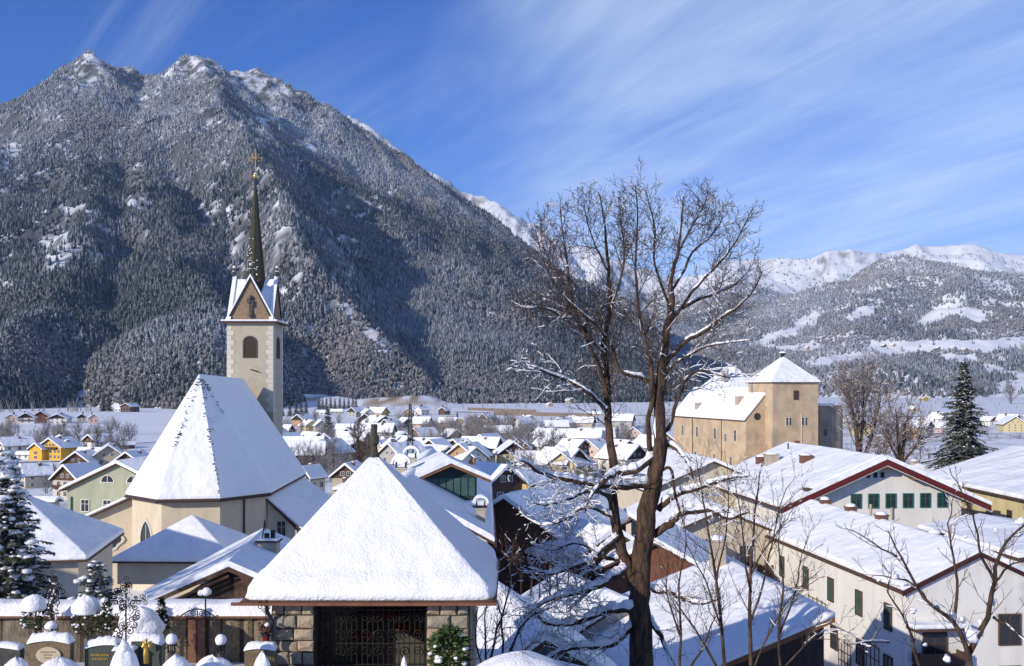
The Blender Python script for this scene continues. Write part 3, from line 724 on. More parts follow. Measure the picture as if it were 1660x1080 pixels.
def yellow_house():
    D = dist(746, 82); s = D/1600
    r = thing('house', 'bright yellow house with two gables and a brown balcony', 'house', (PX(88, D), D+5, gzf(PX(85, D), D)), R(-18), 'village houses')
    w, h = 44*s, 21*s
    gable_body(r, w, 11, h, 13*s, WALL['yellow'], 1.0, 1.0, 0.2, 0.5)
    gable_body(r, 25*s, 9, 18*s, 8*s, WALL['yellow'], 0.8, 0.8, 0.2, 0.45, ox=-w*0.44, oy=-3.6, names=('wing_wall', 'wing_roof', 'wing_roof_snow'))
    for z in (0.27, 0.68):
        for x in (-0.02, 0.17, 0.34): add_window(r, (w*x+0.6, -5.55, h*z), 0, 1.2, 1.3)
        add_window(r, (-w*0.44, -8.15, 18*s*z), 0, 1.6, 1.3)
        add_window(r, (w/2+0.05, 0, h*z), R(90), 1.2, 1.3)
    for x in (-0.16, 0.0, 0.14): add_window(r, (w*x, -5.55, h+1.0), 0, 1.1, 1.1)
    balcony(r, w*0.55, -5.5, h*0.86, None, 0.6)
    dormer(r, w*0.30, 1.0, h+1.1, 2.6, 1.2, 3, R(90)); chimney(r, w*0.08, -1, h+2.9, 1.0, 1.4)
yellow_house()
r = house('cream house with a small dormer in its blue-shaded roof, below the road', 52, 791, 33, 21, 15, -48, 'cream', win=(2, 2), side=2)
dormer(r, r.children[0].dimensions.x*0.26, -0.5, r.children[0].dimensions.z*0.66, 2.4, 0.9, 2.6, R(90))
house('white house with a brown timbered gable behind the green house', 121, 800, 50, 24, 20, -20, 'cream', clad='timber', win=(2, 3), bal=True, D=265)
house('flat snow-covered shed roof behind the dark fir', 66, 822, 15, 8, 3, 80, 'beige', dr=2.9, win=(1, 1), side=2, chim=False, D=190, cat='shed', name='shed', group='sheds and barns')
# middle of the valley
r = house('long beige house with two rows of windows right of the church tower', 488, 752, 30, 26, 15, 90, 'beige', dr=2.1, win=(2, 2), side=4)
house('dark brown farmhouse behind a large bare tree, right of the long beige house', 570, 749, 52, 20, 16, 24, 'timber', bal=True)
house('narrow cream house with a timber gable beside the church roof', 501, 800, 30, 26, 15, -28, 'cream', clad='timber', D=235)
house('olive and cream house with a broad gable left of the stone finial', 566, 792, 46, 20, 18, -8, 'beige', clad='timber', D=250, win=(1, 3))
house('small red house with a snowy hipped roof left of the stone finial', 563, 808, 34, 14, 11, -6, 'red', hip=True, D=215, win=(1, 3), dr=1.0)
house('small yellow-gabled house at the edge of the field behind the long beige house', 499, 699, 22, 9, 8, 34, 'paleyellow')
house('blue-grey gabled house just left of the tall dark spruce', 518, 700, 20, 10, 8, 20, 'grey')
house('pale blue house with a white roof right of the tall dark spruce', 558, 711, 17, 13, 9, 82, 'blue', dr=1.6)
house('tiny snowed-in hut at the field edge next to the church tower', 463, 698, 12, 4, 3, 30, 'timber', win=(1, 1), side=1, chim=False, cat='hut', name='hut', group='sheds and barns')
house('long flat white shed below the gravel heaps', 521, 673, 6, 4, 3, 88, 'white', dr=3, win=(1, 1), side=3, chim=False, cat='shed', name='shed', group='sheds and barns')
house('long greenish works hall below the gravel heaps', 545, 671, 6, 4, 3, 88, 'green', dr=3.2, win=(1, 1), side=3, chim=False, cat='shed', name='hall', group='sheds and barns')
house('farmhouse with a big snowy roof right below the brown gravel heap', 612, 675, 20, 6, 8, 60, 'ochre', dr=1.4)
house('big dark timber barn house with a broad white roof behind the finial', 611, 698, 34, 12, 11, 34, 'darktimber', dr=1.4)
house('long low blue-grey house right of the finial tip', 634, 697, 12, 8, 5, 88, 'grey', dr=2.2, side=3)
house('dark gabled house with a snowy roof left of the lattice mast', 656, 694, 20, 8, 8, 30, 'timber')
house('pink house with two rows of windows right of the lattice mast', 684, 698, 20, 12, 9, 72, 'pink', dr=1.35, side=3)
house('orange-yellow house with a long white roof right of the pink house', 726, 696, 16, 11, 7, 72, 'orange', dr=1.8, side=3)
house('tan box-shaped house next to the orange-yellow house', 746, 692, 10, 11, 2, 10, 'ochre', chim=False)
house('white house with a dark little gable above the bare orchard', 759, 701, 18, 10, 6, 10, 'white', clad='darktimber')
house('house with a red-orange gable above the bare orchard', 797, 697, 24, 8, 8, -14, 'red')
house('long low house with a blue-shaded roof left of the big bare tree', 832, 692, 9, 4, 4, 88, 'grey', dr=2.6, side=3)
r = house('pale modern house with a flat roof and long window strips', 736, 732, 30, 15, 2, 6, 'white', win=(2, 4), chim=False)
house('pale blue house with crossed white roofs left of the big bare tree', 783, 738, 32, 14, 12, 18, 'blue', win=(2, 3))
house('house with a dark red timber gable and yellow ground floor near the bare tree', 838, 736, 27, 13, 11, 14, 'paleyellow', clad='redtimber', bal=True)
house('ochre house with a bay window and a broad white roof behind the mast', 691, 741, 22, 15, 14, 86, 'ochre', dr=2.0, side=4)
house('long brown hall with a white roof in front of the ochre house', 674, 766, 26, 12, 14, 87, 'timber', dr=2.5, side=4, D=320)
house('house with a brown gable and white roof behind the green glass dormer', 714, 778, 42, 16, 16, 22, 'timber', D=270)
house('small yellow-gabled house with a blue-shaded roof right of the finial', 622, 739, 24, 12, 12, -36, 'paleyellow')
house('little orange house left of the stone finial', 599, 707, 16, 8, 7, 30, 'orange')
house('little brown house right behind the stone finial', 620, 707, 16, 9, 7, 24, 'timber')
house('long white-roofed hall in front of the big dark barn house', 640, 713, 12, 5, 7, 88, 'grey', dr=3, side=4, chim=False)
house('second long white-roofed hall, nearer than the first and left of the mast', 636, 723, 12, 6, 7, 86, 'beige', dr=3, side=4, chim=False)
house('small dark gabled hut between the mast and the orange-yellow house', 692, 710, 16, 6, 5, 6, 'timber', chim=False)
house('pale yellow gabled house half behind the lattice mast', 667, 717, 16, 9, 6, -20, 'paleyellow')
house('house with a blue-shaded roof below the finial on the right', 641, 788, 30, 15, 14, -30, 'cream', D=225)
house('house overgrown with bare creeper, twin chimneys, right of the green dormer', 800, 806, 62, 24, 24, 34, 'timber', D=170, chim=False, dr=1.2)
# right of the big tree and in the far plain
house('brown-roofed house between the branches, in the middle of the snowy plain', 929, 685, 20, 6, 5, 4, 'pink')
house('white-roofed house left of the bare tree at the plain', 855, 685, 18, 5, 6, 30, 'white')
house('long pinkish house behind the left stem of the bare tree', 962, 675, 8, 4, 3, 88, 'pink', dr=3, side=4)
house('tiny pink cottage far out in the plain', 891, 660, 9, 4, 3, 20, 'pink', win=(1, 2), side=1)
house('long brown barn far out in the plain', 882, 651.5, 8, 3, 3, 88, 'timber', dr=3, win=(1, 1), side=3, chim=False, cat='barn', name='barn', group='sheds and barns')
house('squat tan barn right of the long brown barn', 925, 654, 11, 5, 4, 30, 'beige', win=(1, 1), side=1, chim=False, cat='barn', name='barn', group='sheds and barns')
house('cream house with a white roof left of the bare tree stems', 883, 735, 26, 12, 11, 30, 'cream')
house('reddish house with dark eaves between the bare branches', 913, 733, 24, 12, 10, 20, 'redtimber', bal=True)
house('dark small house behind the left stem of the bare tree', 958, 722, 16, 8, 6, 20, 'darktimber')
house('white gabled house beside the left stem of the bare tree', 974, 735, 22, 11, 9, 30, 'white')
house('ochre house with a long brown eave below the snowy field', 856, 806, 44, 22, 18, -36, 'ochre', D=190)
house('farmhouse with two snowy roofs at the edge of the wood above the plain', 718, 646, 16, 3, 4, 30, 'timber', chim=False)
house('small barn at the wood edge right of the farmhouse above the plain', 768, 646, 9, 3, 3, 30, 'timber', win=(1, 1), side=1, chim=False, cat='barn', name='barn', group='sheds and barns')
house('second small barn at the wood edge, near the bare branches', 803, 645.5, 10, 3, 3, 26, 'pink', win=(1, 1), side=1, chim=False, cat='barn', name='barn', group='sheds and barns')
# right of the castle
house('pale yellow house with a broad gable at the right picture edge', 1646, 700, 34, 13, 11, -12, 'paleyellow', win=(3, 3))
house('orange house with a snowy roof left of the tall spruce', 1504, 692, 14, 8, 6, 60, 'orange', dr=1.5)
house('white house behind the tall spruce, small window in its gable', 1528, 688, 16, 9, 6, 20, 'white')
house('long pinkish hall with a white roof below the white house by the spruce', 1519, 702, 14, 8, 7, 86, 'pink', dr=2.6, side=4, chim=False)
house('white house with a red-brown little gable right of the spruce', 1606, 690, 18, 8, 6, 20, 'white', clad='redtimber')
house('long house with a white roof behind the pale yellow house', 1630, 688, 10, 6, 5, 84, 'white', dr=2.6, side=3)
house('bright yellow cottage far back on the plain left of the spruce', 1499, 650, 10, 4, 3, 10, 'yellow')
house('dark-roofed farmhouse far back left of the spruce', 1482, 668, 12, 5, 4, 20, 'paleyellow')
def hill_farm(px, py, w, wall, label):
    # a farm on the meadow of the wooded hill: stands where the meadow is seen
    ys = np.arange(3000, 8600, 8.0); xs = (px-830)/F*ys; zs = FG.at(xs, ys); zr = ZC-(py-HZ)/F*ys
    i = int(np.argmax(zs > zr)); D = ys[i]; s = D/1600
    r = thing('farmhouse', label, 'farmhouse', (xs[i], D, zs[i]-1), R(25), 'farms on the hill meadows')
    gable_body(r, w*s, w*s*1.4, 2.6*s, 2.2*s, WALL[wall], 2, 2, 0.3, 1.2, under=6)
    for j in (-1, 1): add_window(r, (j*w*s*0.22, -w*s*0.7-0.06, 1.5*s), 0, 1.3*s, 1.1*s)
hill_farm(1432, 563, 5, 'timber', 'brown farmhouse at the left end of the big hill meadow')
hill_farm(1447, 562, 5, 'pink', 'pinkish farmhouse second from the left on the big hill meadow')
hill_farm(1519, 567, 6, 'timber', 'wide brown farm in the middle of the big hill meadow')
hill_farm(1545, 566, 5, 'white', 'white farmhouse right of the wide brown farm on the hill meadow')
hill_farm(1563, 569, 6, 'ochre', 'ochre farmhouse at the right end of the big hill meadow')
hill_farm(1308, 566, 5, 'ochre', 'lone ochre farmhouse on the meadow left above the castle tower')
def near_label(px, D, h, kindword):
    x = PX(px, D); best = None
    for o in HL:
        d = math.hypot(o.location.x - x, o.location.y - D)
        if best is None or d < best[0]: best = (d, o)
    if best is None or best[0] > 90: return None
    o = best[1]; t = o['label']
    for w in (' with ', ' right of', ' left of', ' beside', ' behind', ' at ', ' in ', ' among', ' next', ' below', ' above', ' half', ' between', ' near', ' just', ' half', ',', ' before', ' and ', ' close', ' directly', ' under', ' far', ' on '): t = t.split(w)[0]
    ox = 830 + F*o.location.x/o.location.y; dx = px - ox; dy = D - o.location.y; hw = 800*o.location.y**-1*12
    rel = ('just left of' if dx < 0 else 'just right of') if abs(dx) > hw*.55 else ('behind' if dy > 0 else 'in front of')
    if best[0] > 40 and rel.startswith('just'): rel = rel.replace('just', 'some way')
    return f"{'tall' if h > 26 else 'low' if h < 17 else 'medium'} {kindword} {rel} the {t}"

# the many other houses of the village, in the gaps
HL = [o for o in C.objects if o.parent is None and o.get('category') == 'house']
_seen = set()
def more_houses(n, x0, x1, y0, y1, seed):
    rr = random.Random(seed); got = t = 0
    for px, yb, D, x, _z, _n in spots(rr, n*40, x0, x1, y0, y1):
        if got >= n: break
        if any(math.hypot(o.location.x - x, (o.location.y - D)*.6) < 13*max(1, D/480) for o in HL): continue
        wl = rr.choice(('white', 'cream', 'white', 'grey', 'beige', 'pink', 'paleyellow', 'timber', 'orange', 'green')); cd = rr.choice((None, 'timber', 'darktimber', None)); long = rr.random() < .3
        w = rr.uniform(9.0, 11.5)*1600/D
        lb = near_label(px, D, 0, ('long ' if long else 'gabled ') + {'paleyellow': 'pale yellow', 'timber': 'brown timber'}.get(wl, wl) + ' house')
        if not lb: continue
        lb = lb.replace('low ', '', 1) + (' with a wooden gable' if cd and not long else '')
        if lb in _seen or len(lb.split()) > 16: continue
        _seen.add(lb)
        house(lb, px, yb, w if not long else w*.8, w*.52, w*.36, rr.uniform(-45, 45) if not long else rr.choice((80, 96, 68)), wl, dr=1.2 if not long else 2.0, clad=cd, bal=rr.random() < .3); got += 1
more_houses(34, 448, 860, 688, 770, 3)
more_houses(20, 860, 1100, 690, 780, 4)
more_houses(9, 1375, 1680, 672, 712, 5)
more_houses(5, 560, 760, 666, 684, 6)
more_houses(4, 120, 215, 752, 800, 8)
HL = [o for o in C.objects if o.parent is None and o.get('category') in ('house', 'barn')]
# ------------------------------------------------------------------ lattice mast
def lattice_mast():
    D = 330; x = PX(665, D); z0 = gzf(x, D); H = PZ(655, D) - z0
    r = thing('lattice_mast', 'tall steel lattice mast standing in the middle of the village', 'mast', (x, D, z0))
    def hw(z): return 1.25 - 0.95*z/H
    for sx in (-1, 1):
        for sy in (-1, 1):
            b = MB(); b.tube([(sx*hw(0), sy*hw(0), 0), (sx*hw(H), sy*hw(H), H)], 0.13, 4); b.build('leg', M['steel'], r)
    b = MB(); zs = [0]
    while zs[-1] < H-1: zs.append(zs[-1] + 2.2*hw(zs[-1]) + 0.3)
    zs[-1] = H
    for i in range(len(zs)-1):
        a, c = zs[i], zs[i+1]; p, q = hw(a), hw(c)
        for (ax, ay), (bx, by) in (((-1,-1),(1,-1)),((1,-1),(1,1)),((1,1),(-1,1)),((-1,1),(-1,-1))):
            b.tube([(ax*p, ay*p, a), (bx*q, by*q, c)], 0.07, 3); b.tube([(bx*p, by*p, a), (ax*q, ay*q, c)], 0.07, 3); b.tube([(ax*q, ay*q, c), (bx*q, by*q, c)], 0.07, 3)
    b.build('bracing', M['steel'], r)
    b = MB()
    for zz in (H*0.62, H*0.85): b.tube([(-2.0, 0, zz), (2.0, 0, zz)], 0.09, 4)
    b.build('cross_arm', M['steel'], r)

lattice_mast()
# noise barrier along the far road
def barrier():
    r = thing('noise_barrier', 'long brown barrier wall along the road across the far plain', 'barrier', (0, 0, 0))
    bm_ = mat('barrier_wood', (0.22, 0.17, 0.13), (0.15, 0.12, 0.09), 0.1)
    for (x0, y0, x1, y1) in ((758, 662, 870, 667), (800, 670, 960, 673)):
        D0, D1 = dist(y0+3, x0), dist(y1+3, x1); p, q = Vector((PX(x0, D0), D0, 0)), Vector((PX(x1, D1), D1, 0)); n = 14
        for i in range(n):
            b = MB(); a = p.lerp(q, i/n); c = p.lerp(q, (i+0.97)/n); b.hexa([(a.x,a.y,-2),(c.x,c.y,-2),(c.x,c.y+1,-2),(a.x,a.y+1,-2)], [(a.x,a.y,4),(c.x,c.y,4),(c.x,c.y+1,4),(a.x,a.y+1,4)])
            b.build('panel', bm_, r)
barrier()
# ------------------------------------------------------------------ church
WALL['church'] = plaster('church_plaster', (0.62, 0.54, 0.40), 0.88)
M['tower'] = mat('tower_plaster', (0.46, 0.41, 0.32), (0.38, 0.335, 0.26), 1.2, 0.9, 0.01, 6)
stain(M['tower'], (0.30, 0.265, 0.21), .5, (1, 1, .2), .50, .74, .6); stain(WALL['church'], (0.40, 0.35, 0.27), .55, (1, 1, .2), .52, .76, .6)
M['quoin'] = mat('pale_quoin', (0.60, 0.56, 0.48), (0.50, 0.46, 0.39), 3, 0.85, 0.01, 8)
M['spire'] = mat('dark_spire_shingles', (0.060, 0.055, 0.035), (0.028, 0.028, 0.022), 2.2, 0.8, 0.03, 9)
M['gable_shingle'] = mat('brown_gable_shingles', (0.30, 0.215, 0.14), (0.19, 0.135, 0.09), 3.0, 0.85, 0.03, 9)
M['gold'] = mat('gilded_metal', (0.75, 0.48, 0.12), None, rough=0.35, metal=0.9)
M['louvre'] = mat('dark_louvre', (0.05, 0.035, 0.028), None, rough=0.8)
M['gutter'] = mat('dark_gutter', (0.05, 0.04, 0.035), None, rough=0.5)
def poly_roof(b, rings, close=True):
    pass
def church():
    z0 = gzf(-34, 115) - 1.5
    r = thing('church', 'cream church with a steep snowy roof and a slender dark-spired tower', 'church', (-35.5, 118, z0))
    r_inv = Matrix.Translation((35.5, -118, -z0))
    def L(p): return r_inv @ Vector(p)
    ze = 18.3
    foot = [(-43.6, 137.2), (-42.4, 110.2), (-37.5, 105.6), (-31.5, 106.5), (-27.9, 111.6), (-29.2, 135.8)]
    b = MB(); n = len(foot)
    b.poly_h([tuple(L((x, y, 0)).xy) for x, y in foot], 0, ze - z0)
    # gable wall at the far end
    A, B, T = L((-43.6, 137.2, ze)), L((-29.2, 135.8, ze)), L((-37.5, 136.7, 30.2))
    b.add([A, B, T, A + Vector((0, .5, 0)), B + Vector((0, .5, 0)), T + Vector((0, .5, 0))], [(0, 1, 2), (5, 4, 3), (1, 4, 5, 2), (3, 0, 2, 5)])
    b.build('wall', WALL['church'], r)
    # roof: polygonal end over the apse, straight slopes over the nave
    eav = [(-44.3, 138.1), (-42.95, 109.6), (-37.6, 104.5), (-31.2, 105.5), (-27.2, 111.3), (-28.5, 136.6)]
    R1, R2 = (-35.5, 112.0, 31.1), (-37.6, 138.0, 30.8)
    def roof(dz, thick, grow):
        b = MB(); c = Vector((-35.5, 122, 0)); v = []
        for (x, y) in eav:
            d = Vector((x, y, 0)) - c; d.normalize(); v.append(L((x + d.x*grow, y + d.y*grow, ze - 0.35 + dz)))
        v += [p + Vector((0, 0, thick)) for p in v[:6]]
        v += [L(R1) + Vector((0, -grow*0.3, dz + thick)), L(R2) + Vector((0, grow, dz + thick)), L(R2) + Vector((0, grow, dz - 0.3))]
        f = [(5,4,3,2,1,0)] + [(i, i+1, i+7, i+6) for i in range(5)]
        f += [(6,7,12,13), (7,8,12), (8,9,12), (9,10,12), (10,11,13,12), (0,6,13,14), (14,13,11,5), (0,14,5)]
        b.add(v, f); return b
    ro = roof(0, 0.22, 0.0).build('roof', M['roofwood'], r)
    roof(0.226, 0.34, -0.05).build('roof_snow', M['snow'], ro)
    # bare shingles showing along the apse hips, and snow hooks
    b = MB(); rr = random.Random(4)
    hips = [((-37.6, 104.5), 0.03, 0.60), ((-31.2, 105.5), 0.05, 0.98), ((-27.2, 111.3), 0.04, 0.34)]
    for (x, y), t0, t1 in hips:
        E = Vector((x, y, ze + 0.22)); T = Vector((R1[0], R1[1], R1[2] + 0.56))
        for k in range(75):
            t = t0 + (t1 - t0) * rr.random() ** 1.6; p = T.lerp(E, t); off = rr.gauss(0, 0.35 if t < 0.45 else 0.14)
            a = L(p) + Vector((off, -0.03 + abs(off)*0.10, -abs(off)*0.95 + 0.06)); s = rr.uniform(0.05, 0.12)
            b.cbox(a.x, a.y - 0.06, a.z, s*1.4, 0.16, s*0.7)
    o = b.build('bare_shingles', M['metal'], ro); o['kind'] = 'stuff'
    b = MB()
    for i in range(1, 4):
        p, q = L((*eav[i], ze - 0.3)), L((*eav[i+1], ze - 0.3)); b.tube([p, q], 0.13, 6)
    b.build('gutter', M['gutter'], r)
    b = MB(); p = L((-29.55, 109.1, ze - 0.4)); b.tube([p + Vector((0, -.15, 0)), p + Vector((0, -.15, -8.2))], 0.11, 6); b.build('downpipe', M['gutter'], r)
    # pointed windows
    def gothic(cx, cy, ang, zc, w=1.7, h=3.4):
        X = Matrix.Translation(L((cx, cy, zc))) @ Matrix.Rotation(ang, 4, 'Z')
        arch = [(-w/2, -h/2), (w/2, -h/2), (w/2, h*0.12)] + [(w/2*math.cos(a)*1.0 if False else w/2 - w*(1-math.cos(a)), h*0.12 + w*math.sin(a)) for a in np.linspace(0.15, 1.0472, 5)][0:5]
        arch += [(-x, z) for x, z in reversed(arch[3:-1])] + [(-w/2, h*0.12)]
        b = MB(); big = [(x*1.28, z*1.12) for x, z in arch]
        nn = len(arch)
        vs = [(x, -0.09, z) for x, z in big] + [(x, -0.09, z) for x, z in arch] + [(x, 0.1, z) for x, z in big] + [(x, 0.06, z) for x, z in arch]
        fs = [(i, (i+1) % nn, nn+(i+1) % nn, nn+i) for i in range(nn)] + [(nn+i, nn+(i+1) % nn, 3*nn+(i+1) % nn, 3*nn+i) for i in range(nn)] + [(i, 2*nn+i, 2*nn+(i+1) % nn, (i+1) % nn) for i in range(nn)]
        b.add(vs, fs); b.box(-0.05, 0.05, -0.06, 0.0, -h/2, h*0.5)
        o = b.build('window', M['quoin'], r); o.matrix_local = X
        g = MB(); g.add([(x, -0.012, z) for x, z in arch], [list(range(nn))]); g.build('pane', M['glass'], o)
    gothic(-40.0, 107.95, R(-43), 12.9, 2.4, 4.4); gothic(-29.85, 109.2, R(55), 12.9, 2.2, 4.2); gothic(-28.4, 122.5, R(87), 14.2)
    # side aisle under a lower pitched roof along the right wall
    b = MB(); z1, z2 = 17.4, 14.0
    b.add([L(p) for p in ((-27.9,112.6,6),(-24.6,112.8,6),(-25.2,137,6),(-29.2,135.5,6),(-27.9,112.6,z1-.3),(-24.6,112.8,z2-.2),(-25.2,137,z2-.2),(-29.2,135.5,z1-.3))], [(3,2,1,0),(4,5,6,7),(0,1,5,4),(1,2,6,5),(2,3,7,6),(3,0,4,7)])
    b.build('aisle_wall', WALL['church'], r)
    def slab(pts, t): 
        b = MB(); b.hexa([L(p) for p in pts], [L(p) + Vector((0, 0, t)) for p in pts]); return b
    pts = [(-28.0,111.9,z1),(-23.7,112.0,z2-.45),(-24.3,138,z2-.45),(-29.3,137.5,z1)]
    ao = slab(pts, 0.2).build('aisle_roof', M['roofwood'], r)
    slab([(x, y + (0.12 if y < 120 else -0.1), z + 0.206) for x, y, z in pts], 0.38).build('aisle_roof_snow', M['snow'], ao, bevel=0.1)
    add_window(r, L((-26.3, 112.58, 14.0)), R(3), 1.1, 1.9, M['quoin'])
    # gabled link between apse eave and aisle
    # low wing on the left with a round window
    b = MB(); b.hexa([L(p) for p in ((-47.4,111.2,6),(-42.3,111.6,6),(-42.8,126,6),(-47.8,125.6,6))], [L(p) for p in ((-47.4,111.2,15.5),(-42.3,111.6,17.8),(-42.8,126,17.8),(-47.8,125.6,15.5))])
    b.build('wing_wall', WALL['church'], r)
    pts = [(-48.1,110.5,15.2),(-42.5,110.7,17.75),(-42.9,126,17.75),(-48.4,125.6,15.2)]
    lo = slab(pts, 0.2).build('wing_roof', M['roofwood'], r); slab([(x, y+.05, z+.206) for x, y, z in pts], 0.36).build('wing_roof_snow', M['snow'], lo, bevel=0.1)
    b = MB(); p = L((-45.0, 111.38, 13.0)); n = 20
    ring = lambda k, y: [(p.x + k*math.cos(2*math.pi*i/n)*(1 + 0.16*math.cos(8*math.pi*i/n)), y, p.z + k*math.sin(2*math.pi*i/n)*(1 + 0.16*math.cos(8*math.pi*i/n))) for i in range(n)]
    b.add(ring(1.15, p.y-.1) + ring(0.85, p.y-.1) + ring(1.15, p.y+.1) + ring(0.85, p.y+.1), [(i, (i+1) % n, n+(i+1) % n, n+i) for i in range(n)] + [(n+i, n+(i+1) % n, 3*n+(i+1) % n, 3*n+i) for i in range(n)] + [(i, 2*n+i, 2*n+(i+1) % n, (i+1) % n) for i in range(n)])
    o = b.build('round_window', M['quoin'], r); g = MB(); g.add(ring(0.86, p.y-.045), [list(range(n))]); g.build('pane', M['glass'], o)
    # sacristy: small hipped building before the apse
    hip_body(r, 10.6, 9.6, 13.9 - z0, 3.4, WALL['church'], 0.5, 0.32, 0.2, under=-6, ox=-31.2+35.5, oy=96.3-118, oz=0, rz=R(-2), names=('sacristy_wall', 'sacristy_roof', 'sacristy_roof_snow'))
    # -------- tower
    tx, ty, hw = -37.25, 143.3, 3.25; tz = z0; c = L((tx, ty, z0)); ang = R(1.5)
    X = Matrix.Translation((c.x, c.y, 0)) @ Matrix.Rotation(ang, 4, 'Z')
    H = 39.3 - z0
    def put(o): o.matrix_local = X; return o
    b = MB(); b.box(-hw, hw, -hw, hw, 0, H); put(b.build('tower_wall', M['tower'], r))
    qm = MB(); qm.box(-0.5, 0.5, -0.03, 0.25, -0.30, 0.30); qme = qm.mesh('quoin'); qme.materials.append(M['quoin'])
    for (sx, face) in ((-1, 0), (1, 0), (-1, 1), (1, 1)):
        for i in range(18):
            z = H - 0.75 - i*0.68; wd = 1.0 if i % 2 else 0.66
            o = bpy.data.objects.new('quoin', qme); C.objects.link(o); o.parent = r
            Y = Matrix.Rotation(R(90)*face, 4, 'Z')
            o.matrix_local = X @ Y @ Matrix.Translation((sx*(hw - 0.5*wd + 0.02), -hw - 0.012 - 0.008*(i % 2), z)) @ Matrix.Diagonal((wd, 1, 1.08, 1))
    # bell openings
    def bell(face):
        w, h = 1.7, 2.9; zc = H - 3.4; nn = 14
        arch = [(-w/2, -h/2), (w/2, -h/2), (w/2, h/2 - w/2)] + [(w/2*math.cos(a), h/2 - w/2 + w/2*math.sin(a)) for a in np.linspace(0.3, math.pi-0.3, 8)] + [(-w/2, h/2 - w/2)]
        big = [(x*1.22, (z+h/2)*1.09 - h/2 - 0.12) for x, z in arch]; nn = len(arch); b = MB()
        vs = [(x, -hw-.08, z+zc) for x, z in big] + [(x, -hw-.08, z+zc) for x, z in arch] + [(x, -hw+.1, z+zc) for x, z in big] + [(x, -hw+.05, z+zc) for x, z in arch]
        b.add(vs, [(i, (i+1) % nn, nn+(i+1) % nn, nn+i) for i in range(nn)] + [(nn+i, nn+(i+1) % nn, 3*nn+(i+1) % nn, 3*nn+i) for i in range(nn)] + [(i, 2*nn+i, 2*nn+(i+1) % nn, (i+1) % nn) for i in range(nn)])
        o = b.build('bell_opening', M['greenframe'] if False else M['stone'], r); o.matrix_local = X @ Matrix.Rotation(R(90)*face, 4, 'Z')
        g = MB(); g.add([(x, -hw-.012, z+zc) for x, z in arch], [list(range(nn))])
        for k in range(7): zz = zc - h/2 + 0.25 + k*0.32; g.cbox(0, -hw-.03, zz, w*0.92, 0.04, 0.09)
        g.build('louvre', M['louvre'], o)
    bell(0); bell(1)
    b = MB(); b.tube([(0.1, -hw-.02, H-6.6), (1.2, -hw-.3, H-6.9)], 0.08, 5); put(b.build('sundial_rod', M['metal'], r))
    # cornice with snow on it
    b = MB(); e = hw + 0.75; b.box(-e, e, -e, e, H, H+0.22); co = put(b.build('cornice', M['roofwood'], r))
    b = MB(); b.box(-e+.03, e-.03, -e+.03, e-.03, H+0.224, H+0.46); o = b.build('cornice_snow', M['snow'], co, bevel=0.08)
    # four steep gables with snowy roofs between them
    G = 6.1; zb = H + 0.46; ap = zb + G; w2 = hw - 0.05
    for face in range(4):
        Y = X @ Matrix.Rotation(R(90)*face, 4, 'Z')
        b = MB(); prism_y(b, [(-w2+.15, zb), (w2-.15, zb), (0, ap-.35)], -w2+0.12, -w2+0.4); o = b.build('gable', M['gable_shingle'], r); o.matrix_local = Y
        b = MB()
        for s in (-1, 1): prism_y(b, [(s*(w2+.1), zb-.05), (s*(w2-.16), zb-.05), (0, ap-.38), (0, ap+.05)], -w2-.08, -w2+.5)
        b.build('gable_board', M['metal'], o)
        b = MB()
        for s in (-1, 1): prism_y(b, [(s*(w2+.34), zb-.02), (s*(w2+.11), zb-.02), (0, ap+.06), (0, ap+.44)], -w2-.05, -w2+.48)
        b.build('gable_snow', M['snow'], o)
        b = MB(); b.lathe([(0.10, ap+.3), (0.12, ap+.6), (0.34, ap+.75), (0.34, ap+1.0), (0.14, ap+1.1), (0.26, ap+1.35), (0.0, ap+1.75)], 8, 0, -w2+.1); b.build('finial', M['stone'], o)
        b = MB(); b.blob((0, -w2+.1, ap+1.1), (0.3, 0.3, 0.14), 7, 4, 0.1, 3, 0.1); b.blob((0, -w2+.1, ap+1.78), (0.2, 0.2, 0.2), 7, 4, 0.1, 5); b.build('finial_snow', M['snow'], o)
        # roof planes of this gable, running in to the middle
        b = MB()
        for s in (-1, 1): b.add([(0, -w2+.4, ap), (s*w2, -w2+.4, zb), (0, 0, ap), (0, -w2+.4, ap-.2)], [(0, 1, 2) if s < 0 else (0, 2, 1)])
        o2 = b.build('gable_roof', M['snow'], r); o2.matrix_local = Y
    b = MB(); zc = zb + 1.2
    b.cbox(0.1, -w2+.02, zb+1.55, 0.5, 0.2, 1.3); b.cbox(-0.15, -w2-.05, zb+2.7, 0.5, 0.5, 0.6); b.cbox(0.35, -w2-.05, zb+2.3, 0.3, 0.4, 0.9); b.blob((0.1, -w2-.05, zb+3.2), 0.3, 6, 4, 0.1, 1); b.blob((0.12, -w2, zb+.65), 0.42, 7, 4, 0.1, 8)
    put(b.build('carved_crest', M['stone'], r, bevel=0.05))
    # spire: eight-sided, slightly bell-footed
    zt = 60.6 - z0; b = MB(); b.lathe([(1.62, zb+2.6), (1.50, zb+5.2), (1.28, zb+7.8), (0.75, zb+13.5), (0.30, zt-2.4), (0.14, zt-0.3), (0.10, zt)], 8); sp = put(b.build('spire', M['spire'], r))
    b = MB(); rr = random.Random(9)
    for k in range(70):
        t = rr.random() ** 1.3; z = zb + 3 + t*9; rad = 1.62 - 0.075*(z-zb-2); a = rr.uniform(-1.1, 0.5)
        b.cbox(math.sin(a)*rad, -math.cos(a)*rad, z, 0.16, 0.16, 0.09)
    o = b.build('spire_snow', M['snow'], sp); o['kind'] = 'stuff'
    b = MB(); b.blob((0, 0, zt+.25), 0.36, 10, 6, 0.0); o = put(b.build('spire_ball', M['gold'], r, smooth=True))
